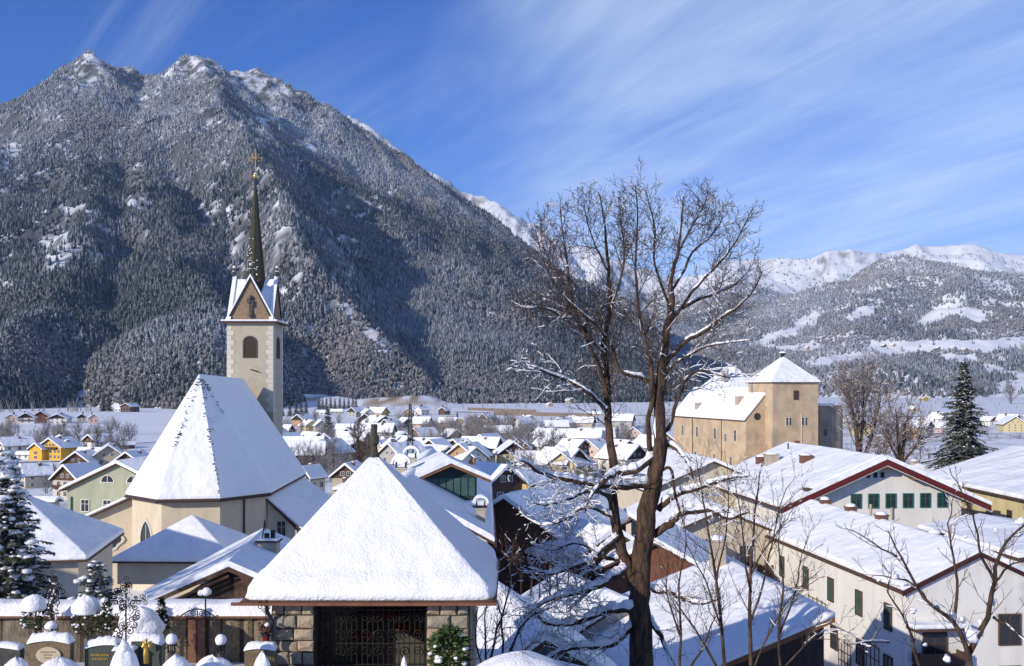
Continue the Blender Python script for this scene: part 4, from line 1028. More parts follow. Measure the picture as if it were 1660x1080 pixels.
    b = MB(); b.blob((0, 0, zt+.52), (0.3, 0.3, 0.2), 8, 4, 0.1, 2, 0.1); b.build('ball_snow', M['snow'], o)
    b = MB(); b.tube([(0, 0, zt+.4), (0, 0, zt+4.1)], 0.055, 5); b.tube([(-.95, 0, zt+2.9), (.95, 0, zt+2.9)], 0.055, 5)
    for q in range(8):
        a = q*math.pi/4; b.tube([(0.15*math.cos(a), 0, zt+2.9+0.15*math.sin(a)), (0.72*math.cos(a), 0, zt+2.9+0.72*math.sin(a))], 0.035, 4)
    for (x, z) in ((-.95, 2.9), (.95, 2.9), (0, 4.1), (0.5, 3.4), (-.5, 3.4), (.5, 2.4), (-.5, 2.4), (0, 1.7)): b.blob((x, 0, zt+z), 0.13, 6, 4, 0)
    put(b.build('spire_cross', M['gold'], r))
    return r
church()

# ------------------------------------------------------------------ castle
M['castle'] = mat('weathered_castle_plaster', (0.55, 0.415, 0.265), (0.36, 0.28, 0.185), 0.30, 0.92, 0.02, 3, lo=0.38, hi=0.72)
M['castle_dark'] = mat('shaded_castle_plaster', (0.30, 0.265, 0.215), (0.20, 0.175, 0.14), 0.4, 0.92, 0.02, 3)  # castle plaster darkened, so the bastion's shade sits in the colour
stain(M['castle'], (0.24, 0.20, 0.155), 0.20, (1, 1, .45), .50, .70, .75); stain(M['castle'], (0.52, 0.46, 0.36), 0.55, (1, 1, .8), .58, .68, .6); stain(M['castle_dark'], (0.36, 0.32, 0.26), .4, (1, 1, .5), .5, .7, .6)
WALL['castle'] = M['castle']
M['redframe'] = mat('rust_red_frame', (0.22, 0.07, 0.04), None, rough=0.7)
def castle():
    rz = R(14); cx, cy = 70.7, 257.8; zb = 6.0
    r = thing('castle', 'old yellow castle with a square hipped tower and long wing', 'castle', (cx, cy, zb), rz)
    h = 31.5 - zb
    hip_body(r, 12.9, 12.9, h, 6.6, M['castle'], 0.55, 0.32, 0.6, names=('tower_wall', 'tower_roof', 'tower_roof_snow'))
    b = MB(); b.lathe([(0.5, h+6.6), (0.5, h+7.4), (0.9, h+7.5), (0.0, h+7.9)], 8); c = b.build('chimney', M['metal'], r)
    b = MB(); b.blob((0, 0, h+7.75), (1.0, 1.0, 0.5), 8, 4, 0.05, 1, 0.1); b.build('chimney_snow', M['snow'], c)
    f = -6.45 - 0.05
    add_window(r, (0.15, f, h-3.2), 0, 1.5, 2.4, M['redframe'])
    for x in (-2.4, -1.5): add_window(r, (x, f, h-9.9), 0, 0.7, 2.1)
    for x in (2.1, 3.0): add_window(r, (x, f, h-9.9), 0, 0.7, 2.1)
    add_window(r, (0.4, f, h-16.0), 0, 1.3, 2.4, M['redframe'], M['redframe'])
    add_window(r, (f, 0.0, h-9.6), R(-90), 1.0, 2.2); add_window(r, (f, 0.4, h-16.6), R(-90), 0.9, 1.8); 
    b = MB(); b.tube([(1.6, f-.08, h-8), (1.6, f-.08, 0)], 0.09, 5); b.build('downpipe', M['frame'], r)
    b = MB(); b.box(f-.03, f+.04, 3.8, 4.9, -2, h-0.4) ; b.build('buttress', M['castle_dark'], r)
    # bastion, right
    b = MB(); n = 12
    pts = [(12.8 + 6.0*math.cos(a), 3.5 + 6.0*math.sin(a)) for a in np.linspace(0, 2*math.pi, n, endpoint=False)]
    b.poly_h(pts, -2, 25.5 - zb); ba = b.build('bastion_wall', M['castle_dark'], r)
    b = MB(); b.poly_h([(12.8 + (x-12.8)*1.03, 3.5 + (y-3.5)*1.03) for x, y in pts], 25.51 - zb, 25.95 - zb); b.build('bastion_snow', M['snow'], ba, bevel=0.12)
    add_window(r, (11.2, -2.12, 12.5), R(-15), 0.9, 1.8, M['castle_dark']); add_window(r, (14.4, -2.12, 11.5), R(15), 0.9, 2.4, M['castle_dark']); add_window(r, (11.2, -2.12, 4.5), R(-15), 1.0, 2.0)
    # long wing, left behind the tower
    gable_body(r, 13.5, 46, 22.3 - zb, 7.6, M['castle'], 0.6, 0.2, 0.2, 0.4, ox=-5.0, oy=20.5, names=('wing_wall', 'wing_roof', 'wing_roof_snow'))
    xw = -5.0 - 6.75 - 0.05
    for y in (3.5, 15.5, 27, 37): add_window(r, (xw, y, 22.3 - zb - 4.6), R(-90), 1.5, 3.0)
    add_window(r, (xw, 9.0, 22.3 - zb - 5.4), R(-90), 1.3, 2.2)
    for y in (6, 16, 28, 38): add_window(r, (xw, y, 22.3 - zb - 11.5), R(-90), 1.4, 2.6)
    for y in (11.5, 30): b = MB(); b.tube([(xw-.06, y, 22.3-zb-.6), (xw-.06, y, 2)], 0.12, 5); b.build('downpipe', M['gutter'], r)
    b = MB(); n = 14; zc = 22.8 - zb
    b.add([(-8.6 + 0.95*math.cos(2*math.pi*i/n), -2.56, zc + 0.95*math.sin(2*math.pi*i/n)) for i in range(n)] + [(-8.6 + 0.95*math.cos(2*math.pi*i/n), -2.48, zc + 0.95*math.sin(2*math.pi*i/n)) for i in range(n)], [list(range(n))] + [(i, i+n, (i+1) % n + n, (i+1) % n) for i in range(n)]); b.build('round_window', M['glass'], r)
    # higher block behind
    hip_body(r, 15, 24, 27.0 - zb, 9.0, M['castle'], 0.5, 0.4, 6, ox=1.5, oy=33, names=('keep_wall', 'keep_roof', 'keep_roof_snow'))
    for (x, y, z) in ((-3.2, 27, 33.5), (-1.2, 14.5, 29.0), (-8.6, 7.5, 26), (-6.5, 22, 26.6), (-10.0, 30, 24)): chimney(r, x, y, z - zb, 1.6, 1.8, M['chimney'])
castle()

# ------------------------------------------------------------------ the near houses
def inn():
    """hotel with the red barge boards"""
    D = 100.5; zb = 6.5; x = PX(1428, D)
    r = thing('inn', 'big white inn with dark red barge boards and green-framed windows', 'inn', (x, D, zb), R(5.6))
    w, h, rise = 17.2, 18.9 - zb, 3.7
    gable_body(r, w, 25, h, rise, WALL['white'], 2.4, 0.2, 0.25, 0.4, oy=12.5)
    k = rise/(w/2)
    for s in (-1, 1):
        e = w/2 + 2.4
        b = MB(); prism_y(b, [(0, h+rise-.32), (s*e, h-2.4*k-.32), (s*e, h-2.4*k+.30), (0, h+rise+.30)], -1.45, -1.33); o = b.build('barge_board', M['redboard'], r)
        b = MB(); prism_y(b, [(0, h+rise-.40), (s*e, h-2.4*k-.40), (s*e, h-2.4*k-.325), (0, h+rise-.325)], -1.42, -1.30); b.build('white_edge', M['frame'], o)
        b = MB(); prism_y(b, [(0, h+rise+.02), (s*e, h-2.4*k+.02), (s*e, h-2.4*k+.25), (0, h+rise+.25)], -1.33, -0.2); o = b.build('eave_roof', M['roofwood'], r)
        b = MB(); prism_y(b, [(0, h+rise+.30), (s*e, h-2.4*k+.30), (s*e, h-2.4*k+.62), (0, h+rise+.66)], -1.40, -0.23); b.build('eave_snow', M['snow'], o, bevel=0.06)
    for u in (-0.27, 0.25, 0.62, -0.62): 
        zz = h + rise*(1-abs(u)*0.98) - 0.62; b = MB(); b.cbox(u*w*0.66 if False else u*w*0.75, -0.7, zz, 0.9 if u > 0.5 else 0.5, 1.35, 0.55); b.build('purlin', M['roofwood'] if u < 0 else timber_light, r)
    b = MB(); b.cbox(0, -0.7, h+rise-0.6, 1.0, 1.3, 0.4); b.build('purlin', M['roofwood'], r)
    for i in range(6): add_window(r, (-2.45 + i*1.84 - 0.2, -0.05, h + 0.02 - 0.35), 0, 1.12, 1.5, M['greenframe'])
    for i in range(3): add_window(r, (-1.35 + i*0.75, -0.04, h + rise*0.62), 0, 0.36, 0.55, M['metal'], M['metal'])
    add_window(r, (6.1, -0.05, h - 3.6), 0, 1.6, 1.3, M['greenframe'], M['curtain'])
    for x in (1.1,): b = MB(); b.tube([(x, -0.15, h-2.2), (x, -0.15, h-1.0)], 0.1, 6); b.build('vent_pipe', M['chimney'], r)
    chimney(r, -5.0, 17.5, h+1.6, 1.5, 1.6, M['chimney'], 1.1); chimney(r, -5.2, 20.5, h+1.5, 1.1, 1.2, M['brick'], 0.9); chimney(r, -3.4, 11.0, h+2.3, 1.2, 1.2, M['brick'], 1.0)
    b = MB(); b.tube([(-1.6, 21, h+2.6), (-1.6, 21, h+4.4)], 0.09, 6); b.build('vent_pipe', M['metal'], r)
timber_light = timber('light_timber', (0.26, 0.125, 0.06))
M['curtain'] = mat('white_curtain_glass', (0.42, 0.43, 0.42), (0.10, 0.11, 0.11), 4, 0.25, stretch=(6, 1, 0.4))
inn()
M['darkred'] = mat('dark_red_brown_board', (0.065, 0.020, 0.017), (0.04, 0.015, 0.013), 3, 0.6)
def annex():
    """lower white house in front of the inn: shuttered long wall in the sun"""
    zb = 5.5; rz = R(6.0)
    r = thing('house', 'long white house with grey-green shuttered windows and wall trellises, below the inn', 'house', (29.6, 62.5, zb), rz, 'near houses')
    w, d, h, rise = 9.6, 26, 17.3 - zb, 2.2
    gable_body(r, w, d, h, rise, WALL['white'], 0.35, 0.1, 0.2, 0.34, oy=d/2)
    k = rise/(w/2)
    for s in (-1, 1):
        b = MB(); e = w/2+.4; prism_y(b, [(0, h+rise-.12), (s*e, h-.4*k-.12), (s*e, h-.4*k+.14), (0, h+rise+.14)], -0.24, -0.12); b.build('barge_board', M['darkred'], r)
    b = MB(); b.tube([(-w/2-.42, -0.1, h-.1), (-w/2-.42, d+.1, h-.1)], 0.1, 6); b.build('gutter', M['roofwood'], r)
    xl = -w/2 - 0.05
    for y in (2.4, 6.6, 11.2, 15.8, 20.8):
        o = add_window(r, (xl, y, h-2.2), R(-90), 1.0, 1.75, M['roofwood'], M['shutter'])
    for y in (2.4, 6.4, 10.6, 16): add_window(r, (xl, y, h-5.6), R(-90), 1.15, 1.75, M['roofwood'])
    for y in (3.0, 7): add_window(r, (xl, y, h-8.8), R(-90), 1.15, 1.75, M['roofwood'])
    def trellis(y, z, wd, ht):
        b = MB(); n = 5
        for i in range(n): yy = y - wd/2 + wd*i/(n-1); b.cbox(xl-.12, yy, z, 0.05, 0.06, ht*(0.8 + 0.2*((i*7) % 3)/2))
        for j in range(4): b.cbox(xl-.16, y, z - ht*0.4 + ht*0.8*j/3, 0.04, wd, 0.05)
        b.build('trellis', M['roofwood'], r)
    trellis(13.4, h-4.2, 3.2, 2.0); trellis(4.6, h-5.8, 2.4, 3.2); trellis(8.6, h-6.5, 2.0, 2.6); trellis(1.2, h-8.6, 1.6, 2.6)
    # front gable: dark windows and a little balcony under a snowy ledge
    for (x, z, a, c) in ((2.0, h-2.6, 1.5, 2.0), (2.0, h-5.9, 1.5, 2.0), (-3.0, h-3.6, 1.6, 1.9)): add_window(r, (x, -0.05, z), 0, a, c, M['roofwood'])
    balcony(r, 3.0, 0, h-4.6, None, -3.0, 1.0)
    b = MB(); b.box(-4.9, -1.2, -1.1, -0.01, h-2.35, h-2.2); o = b.build('balcony_roof', M['roofwood'], r); b = MB(); b.box(-4.95, -1.15, -1.15, -0.02, h-2.195, h-1.9); b.build('balcony_roof_snow', M['snow'], o, bevel=0.1)
    for y in (23.5, 18.5, 13.2): chimney(r, 0.1, y, h+rise, 0.75, 0.75, M['brick'])
    for y in (16, 4.5): b = MB(); b.tube([(0.6, y, h+rise-.2), (0.6, y, h+rise+1.3)], 0.11, 6); b.build('vent_pipe', M['chimney'], r)
    chimney(r, 0.4, 6.0, h+rise-.1, 0.8, 0.5, M['metal'])
annex()
def near(name, label, cat, x, y, zb, rz, w, d, h, rise, wall, o=0.5, og=0.5, ts=0.34, hip=False, group='near houses', clad=None, ridge=None):
    r = thing(name, label, cat, (x, y, zb), R(rz), group); wl = WALL[wall] if isinstance(wall, str) else wall
    if hip: hip_body(r, w, d, h, rise, wl, o, ts, ridge)
    else: gable_body(r, w, d, h, rise, wl, o, og, 0.2, ts, clad=WALL[clad] if clad else None)
    return r
# green house, far left behind the church
r = near('house', 'pale green house with two half-round attic windows left of the church', 'house', -43.2, 126.5, 7.0, -12, 13.6, 24, 11.2, 3.0, 'green', 0.7, 0.6)
for sx in (-1.5, 1.85):
    b = MB(); n = 9; w = 0.75; zc = 12.1; p = [(w*math.cos(a), w*math.sin(a)) for a in np.linspace(0, math.pi, n)]
    b.add([(sx + x*1.25, -12.05, zc + z*1.2 - .08) for x, z in p] + [(sx + x*1.25, -11.95, zc + z*1.2 - .08) for x, z in p], [list(range(n))] + [(i, i+n, (i+1) % n + n, (i+1) % n) for i in range(n)]); o = b.build('attic_window', M['frame'], r)
    b = MB()
    for q in (-1, 1): b.add([(sx + q*0.04, -12.06, zc)] + [(sx + x + q*0.04, -12.06, zc + z) for x, z in p if x*q > -0.01], [list(range(len([1 for x, z in p if x*q > -0.01]) + 1))])
    b.build('pane', M['glass'], o)
for sx in (-4.4, -1.5, 1.4, 4.3): add_window(r, (sx, -12.05, 9.3), 0, 1.15, 1.5)
b = MB(); b.tube([(-6.2, -12.12, 10.3), (-6.2, -12.12, 0)], 0.09, 6); b.build('downpipe', M['greenframe'], r)
chimney(r, 1.6, -6, 13.6, 1.5, 1.2, M['stone']); b = MB(); b.tube([(2.9, 2, 12.4), (2.9, 2, 15.4)], 0.35, 8); c = b.build('chimney_pipe', M['steel'], r); b = MB(); b.blob((2.9, 2, 15.6), 0.5, 8, 5, 0.05); b.build('pipe_snow', M['snow'], c)
# pavilion with a hipped roof at the left edge
r = near('pavilion', 'cream pavilion with a big hipped snow roof behind the dark fir', 'pavilion', -40.6, 75.8, 11.0, 11, 16.4, 12.0, 6.6, 4.0, 'cream', 0.8, ts=0.36, hip=True, ridge=5.2)
add_window(r, (8.25, -1.5, 4.3), R(90), 1.9, 1.7, M['roofwood']); 
b = MB(); b.cbox(7.2, -6.4, 3.6, 0.45, 0.45, 0.8); b.tube([(7.2, -6.0, 4.2), (7.2, -6.45, 4.25)], 0.05, 5); b.build('wall_lantern', M['metal'], r)
near('house', 'tall cream house added unseen beyond the left picture edge to shade the pavilion', 'house', -58, 48, 16.5, 40, 10, 16, 9.4, 3.0, 'cream', 0.6, 0.6)  # never in view; added for the shadow it throws on the pavilion
near('house', 'tall white house added unseen beyond the left picture edge to shade the sacristy', 'house', -52, 78, 11.0, 40, 9, 14, 11.0, 3.2, 'white', 0.5, 0.5)  # also out of view, its ridge set to cast shade over the sacristy
# little timber shed with streaky snow
def shed():
    zb = 17.0; A = P(370, 919, 42); B = P(240, 976, 42.2); Cc = P(231, 968, 43.6); E = P(428, 863, 53); Fp = P(436, 947, 42); G = A + (Fp - A)*2.6; Hh = E + (G - A)
    r = thing('shed', 'small timber shed with shadow-streaked snow and a broad chimney', 'shed', (A.x, A.y, zb)); inv = Matrix.Translation((-A.x, -A.y, -zb))
    def L(p): return inv @ Vector(p)
    dn = Vector((0, 0, -0.2))
    b = MB(); b.hexa([L(B)+dn, L(A)+dn, L(E)+dn, L(Cc)+dn], [L(B), L(A), L(E), L(Cc)]); b.hexa([L(A)+dn, L(G)+dn, L(Hh)+dn, L(E)+dn], [L(A), L(G), L(Hh), L(E)]); ro = b.build('roof', M['roofwood'], r)
    up = Vector((0, 0, 0.006)); u2 = Vector((0, 0, 0.26))
    for nm, q in (('roof_snow', (B, A, E, Cc)), ('roof_snow', (A, G, Hh, E))):
        b = MB(); b.hexa([L(p)+up for p in q], [L(p)+u2 for p in q]); b.build(nm, M['snow'], ro)
    b = MB(); iy = Vector((0.3, 0.7, -0.25)); pts = [L(B)+iy, L(A)+iy, L(G)+iy]
    v = [Vector((pts[0].x+.4, pts[0].y, -2)), Vector((pts[2].x-.5, pts[2].y, -2)), pts[2]+Vector((-.5, 0, 0)), pts[1], pts[0]+Vector((.4, 0, 0))]
    b.add(v + [p + Vector((-.2, 8, -0.1)) for p in v], [list(range(5))] + [(i, i+5, (i+1) % 5 + 5, (i+1) % 5) for i in range(5)]); b.build('wall', WALL['darktimber'], r)
    for t in (0.1, 0.3): 
        b = MB(); a, c = L(A)+dn*1.6, L(B)+dn*1.6; b.tube([a + Vector((0, t, -t)), c + Vector((0, t, -t))], 0.07, 4); b.build('rafter', M['roofwood'], r)
    b = MB(); p = L(P(388, 957, 42)); b.box(p.x-.35, p.x+.35, p.y+.45, p.y+.68, p.z-1.2, p.z+.5); b.build('door', WALL['timber'], r)
    b = MB(); p = L(P(436, 893, 48)); b.box(p.x-.46, p.x+.46, p.y-.4, p.y+.4, p.z-1.2, p.z+.45); c = b.build('chimney', M['chimney'], r)
    b = MB(); b.box(p.x-.56, p.x+.56, p.y-.5, p.y+.5, p.z+.454, p.z+.54); b.build('chimney_slab', M['stone'], c)
    b = MB(); b.box(p.x-.54, p.x+.54, p.y-.48, p.y+.48, p.z+.544, p.z+.64); b.build('chimney_snow', M['snow'], c, bevel=.04)
    b = MB(); b.tube([(p.x-.1, p.y, p.z+.6), (p.x-.1, p.y, p.z+.85)], .13, 7); b.tube([(p.x+.2, p.y, p.z+.6), (p.x+.2, p.y, p.z+1.0)], .12, 7); b.tube([(p.x-.32, p.y, p.z+.6), (p.x-.2, p.y, p.z+1.5), (p.x-.18, p.y, p.z+1.0)], .03, 4); b.build('chimney_pots', M['metal'], c)
shed()
# house whose roof shows left of the chapel
r = near('house', 'cream house behind the chapel, its left roof slope just showing', 'house', -10.8, 78, 10.5, -4, 9, 10, 8.0, 2.6, 'cream', 0.5, 0.6) if False else None
# long house behind the chapel, blue-shaded roof
def longhouse():
    r = thing('house', 'long house with a blue-shaded roof, glass dormer and hooded chimneys behind the chapel', 'house', (-7.2, 62.5, 12.0), R(1.5), 'near houses')
    w, d, h, rise = 11.2, 36, 8.4, 3.0
    gable_body(r, w, d, h, rise, WALL['white'], 0.5, 0.5, 0.2, 0.36, oy=d/2)
    for y in np.arange(1.5, 20, 2.3): add_window(r, (w/2+.05, y, h-1.6), R(90), 1.0, 1.6)
    b = MB(); b.tube([(w/2+.55, -.4, h-.35), (w/2+.55, d+.4, h-.35)], 0.09, 6); b.build('gutter', M['redboard'], r)
    # dormer with a green-glazed front
    X = Matrix.Translation((2.9, 9.5, h+1.75)) @ Matrix.Rotation(R(8), 4, 'Z'); b = MB()
    prism_y(b, [(-2.0, -1.2), (2.0, -1.2), (2.0, 1.45), (0, 2.3), (-2.0, 1.45)], 0, 8); o = b.build('dormer', M['darkgreen'], r); o.matrix_local = X
    for i in range(7):
        b = MB(); x = -1.62 + i*0.54; b.box(x-.23, x+.23, -.05, -.005, 0.0, 1.3); b.build('dormer_pane', M['greenglass'], o)
    b = MB()
    for s in (-1, 1): prism_y(b, [(0, 2.22), (s*2.9, 1.0), (s*2.9, 1.2), (0, 2.45)], -0.9, 8)
    b.build('dormer_roof', timber_light, o)
    b = MB()
    for s in (-1, 1): prism_y(b, [(0, 2.456), (s*2.92, 1.206), (s*2.92, 1.5), (0, 2.8)], -0.95, 8)
    b.build('dormer_snow', M['snow'], o)
    b = MB(); b.box(-2.4, 2.6, -1.3, -0.06, -0.75, -0.6); b.build('dormer_ledge', M['roofwood'], o); b = MB(); b.box(-2.45, 2.65, -1.35, -0.06, -0.596, -0.3); b.build('ledge_snow', M['snow'], o, bevel=.08)
    chimney(r, 5.2, 3.5, h+.3, 0.6, 1.2, M['chimney'], hood=True); chimney(r, -0.9, 12.5, h+rise-.3, 0.8, 0.8, M['chimney'], hood=True); chimney(r, -0.8, 21.5, h+rise-.3, 0.8, 0.9, M['chimney'], hood=True)
M['darkgreen'] = mat('dark_green_metal', (0.025, 0.05, 0.045), None, rough=0.5)
M['greenglass'] = mat('green_tinted_glass', (0.05, 0.10, 0.095), (0.07, 0.13, 0.12), 2, 0.15, spec=0.6)
longhouse()
r = near('house', 'house with a big blue-shaded roof and dark barge boards left of the bare tree', 'house', PX(884, 86), 91, 9.0, -24, 10.5, 17, 8.2, 3.4, 'timber', 0.5, 0.4)
r = near('house', 'brown-eaved house with a snowy roof right behind the bare tree trunk', 'house', PX(955, 78), 82, 10.0, 24, 7.6, 9, 6.4, 2.2, 'timber', 0.6, 0.5, clad='darktimber')
r = near('house', 'small grey house with a snowy roof low behind the bare tree branches', 'house', PX(965, 50), 53, 10.2, 20, 6.2, 7, 7.3, 1.6, 'grey', 0.4, 0.4); add_window(r, (-.6, -3.55, 5.6), 0, .9, 1.5, M['roofwood'])
r = near('house', 'beige house with a balcony door behind the thin bare saplings', 'house', PX(1150, 86), 92, 9.0, 6, 9.2, 14, 8.6, 1.9, 'cream', 0.7, 0.8)
add_window(r, (-0.2, -7.05, 7.0), 0, 1.4, 1.5, M['roofwood']); add_window(r, (2.3, -7.05, 6.3), 0, 1.4, 2.4, M['frame']); balcony(r, 4.4, -7, 5.0, None, 2.6)
r = near('house', 'low house with a red-brown timber wall beside the beige balcony house', 'house', PX(1085, 72), 76, 9.8, -14, 7.5, 9, 7.0, 1.9, 'redtimber', 0.5, 0.5)
r = near('house', 'snow-roofed house between the bare tree and the inn', 'house', PX(1130, 122), 128, 6.5, 8, 15, 18, 11.4, 3.2, 'cream', 0.8, 0.8); chimney(r, 2, -2, 13, 0.9, 1.4)
# big roof at the right edge, and its neighbours
r = near('house', 'yellow house with a huge snowy roof at the right edge behind the inn', 'house', 63.4, 112, 7.0, 0.3, 22, 24, 11.9, 3.4, 'paleyellow', 0.9, 0.4)
for y in (-8, -3.5, 1, 6): add_window(r, (-11.05, y, 9.6), R(-90), 1.0, 1.2, M['roofwood'])
r = near('house', 'small house with a hipped snow roof and one chimney behind the inn', 'house', PX(1517, 150), 156, 8.0, 8, 9.5, 10, 7.4, 2.4, 'beige', 0.5, hip=True); chimney(r, -0.3, 1, 9.2, 0.9, 1.2, M['chimney'])
r = near('house', 'low house with a nearly flat snow roof between the inn and the right edge', 'house', 44.2, 84, 5.0, 4, 11, 15, 11.9, 0.9, 'cream', 0.5, 0.5); chimney(r, 1.0, -4, 12.9, 1.0, 0.9, M['chimney'])
# open shed, lower right: one long slope towards the left
def openshed():
    zb = 12.0; r = thing('shed', 'open shed with a big snowy slope crossed by twig shadows, lower right', 'shed', (9.0, 40, zb)); inv = Matrix.Translation((-9.0, -40, -zb))
    def L(p): return inv @ Vector(p)
    N1, F1 = P(1354, 1000, 40), P(1172, 902, 54.5); N2 = N1 + Vector((-8.5, -0.9, -3.3)); F2 = F1 + Vector((-8.0, 0.3, -3.3)); dn = Vector((0, 0, -.22))
    b = MB(); b.hexa([L(N2)+dn, L(N1)+dn, L(F1)+dn, L(F2)+dn], [L(N2), L(N1), L(F1), L(F2)]); ro = b.build('roof', timber_light, r)
    # snow as a softly uneven sheet
    nu, nv = 20, 28; b = MB(); vs = []
    for k in (0, 1):
        for i in range(nu+1):
            for j in range(nv+1):
                p = N2.lerp(N1, i/nu).lerp(F2.lerp(F1, i/nu), j/nv); e = min(i, nu-i, j, nv-j)
                dz = 0.006 if k == 0 else 0.33*(0.55 if e == 0 else (0.9 if e == 1 else 1.0)) + 0.08*(float(fbm(np.array([p.x*.9]), np.array([p.y*.9]), 3, 3)[0])-.5)
                vs.append(L(p) + Vector((0, 0, dz)))
    def id(k, i, j): return k*(nu+1)*(nv+1) + i*(nv+1) + j
    fs = [(id(1,i,j), id(1,i+1,j), id(1,i+1,j+1), id(1,i,j+1)) for i in range(nu) for j in range(nv)] + [(id(0,i,j), id(0,i,j+1), id(0,i+1,j+1), id(0,i+1,j)) for i in range(nu) for j in range(nv)]
    for i in range(nu): fs += [(id(0,i,0), id(0,i+1,0), id(1,i+1,0), id(1,i,0)), (id(1,i,nv), id(1,i+1,nv), id(0,i+1,nv), id(0,i,nv))]
    for j in range(nv): fs += [(id(1,0,j), id(1,0,j+1), id(0,0,j+1), id(0,0,j)), (id(0,nu,j), id(0,nu,j+1), id(1,nu,j+1), id(1,nu,j))]
    b.add(vs, fs); b.build('roof_snow', M['snow'], ro, smooth=True)
    b = MB(); a = N1 + Vector((-.3, .5, -.25)); c = N2 + Vector((.5, .5, -.25)); e = F1 + Vector((-.3, -.3, -.25)); f = F2 + Vector((.5, -.3, -.25))
    base = [Vector((q.x, q.y, zb-3)) for q in (c, a, e, f)]; b.hexa([L(q) for q in base], [L(q) for q in (c, a, e, f)]); b.build('wall', WALL['darktimber'], r)
    p = L(P(1163, 905, 52)); c = None
    chimney(r, p.x, p.y, p.z, 0.75, 0.9, M['chimney'])
openshed()
# gable at the far right, front wall in the shade, is part of the long white house; a low snowy roof in the foreground
r = near('house', 'low snow-covered roof in the foreground below the bare shrubs', 'house', PX(840, 35), 40, 12.5, 12, 7.2, 8.5, 6.0, 2.3, 'grey', 0.5, 0.5)
# ------------------------------------------------------------------ gate chapel in the foreground
M['sandstone'] = mat('rough_tuff_stone', (0.44, 0.36, 0.25), (0.27, 0.22, 0.155), 7, 0.95, 0.03, 14, lo=0.3, hi=0.75)
M['sandstone2'] = mat('grey_tuff_stone', (0.36, 0.325, 0.255), (0.22, 0.20, 0.16), 7, 0.95, 0.03, 14, lo=0.3, hi=0.75)
M['mortar'] = mat('dark_mortar', (0.075, 0.06, 0.048), (0.045, 0.038, 0.03), 8, 0.95)
M['copper'] = mat('brown_copper_edge', (0.22, 0.09, 0.045), (0.13, 0.06, 0.035), 5, 0.5, spec=0.4)
M['iron'] = mat('wrought_iron', (0.028, 0.024, 0.022), None, rough=0.55, metal=0.5)
M['pipe'] = mat('blue_grey_pipe', (0.06, 0.07, 0.085), None, rough=0.45, metal=0.4)
M['red'] = mat('dark_red_flowers', (0.28, 0.015, 0.02), (0.12, 0.01, 0.012), 20, 0.8)
M['lichen'] = mat('lichened_finial_stone', (0.085, 0.075, 0.055), (0.04, 0.04, 0.034), 9, 0.95, 0.02, 20)
def scroll(b, c, r0, turns, sgn, rad=0.014, start=0.0):
    pts = []
    for i in range(int(14*turns)+1):
        t = i/14*2*math.pi; k = r0*(1 - 0.85*i/(14*turns)); pts.append((c[0] + sgn*k*math.cos(t+start), c[1], c[2] + k*math.sin(t+start)))
    b.tube(pts, rad, 4)
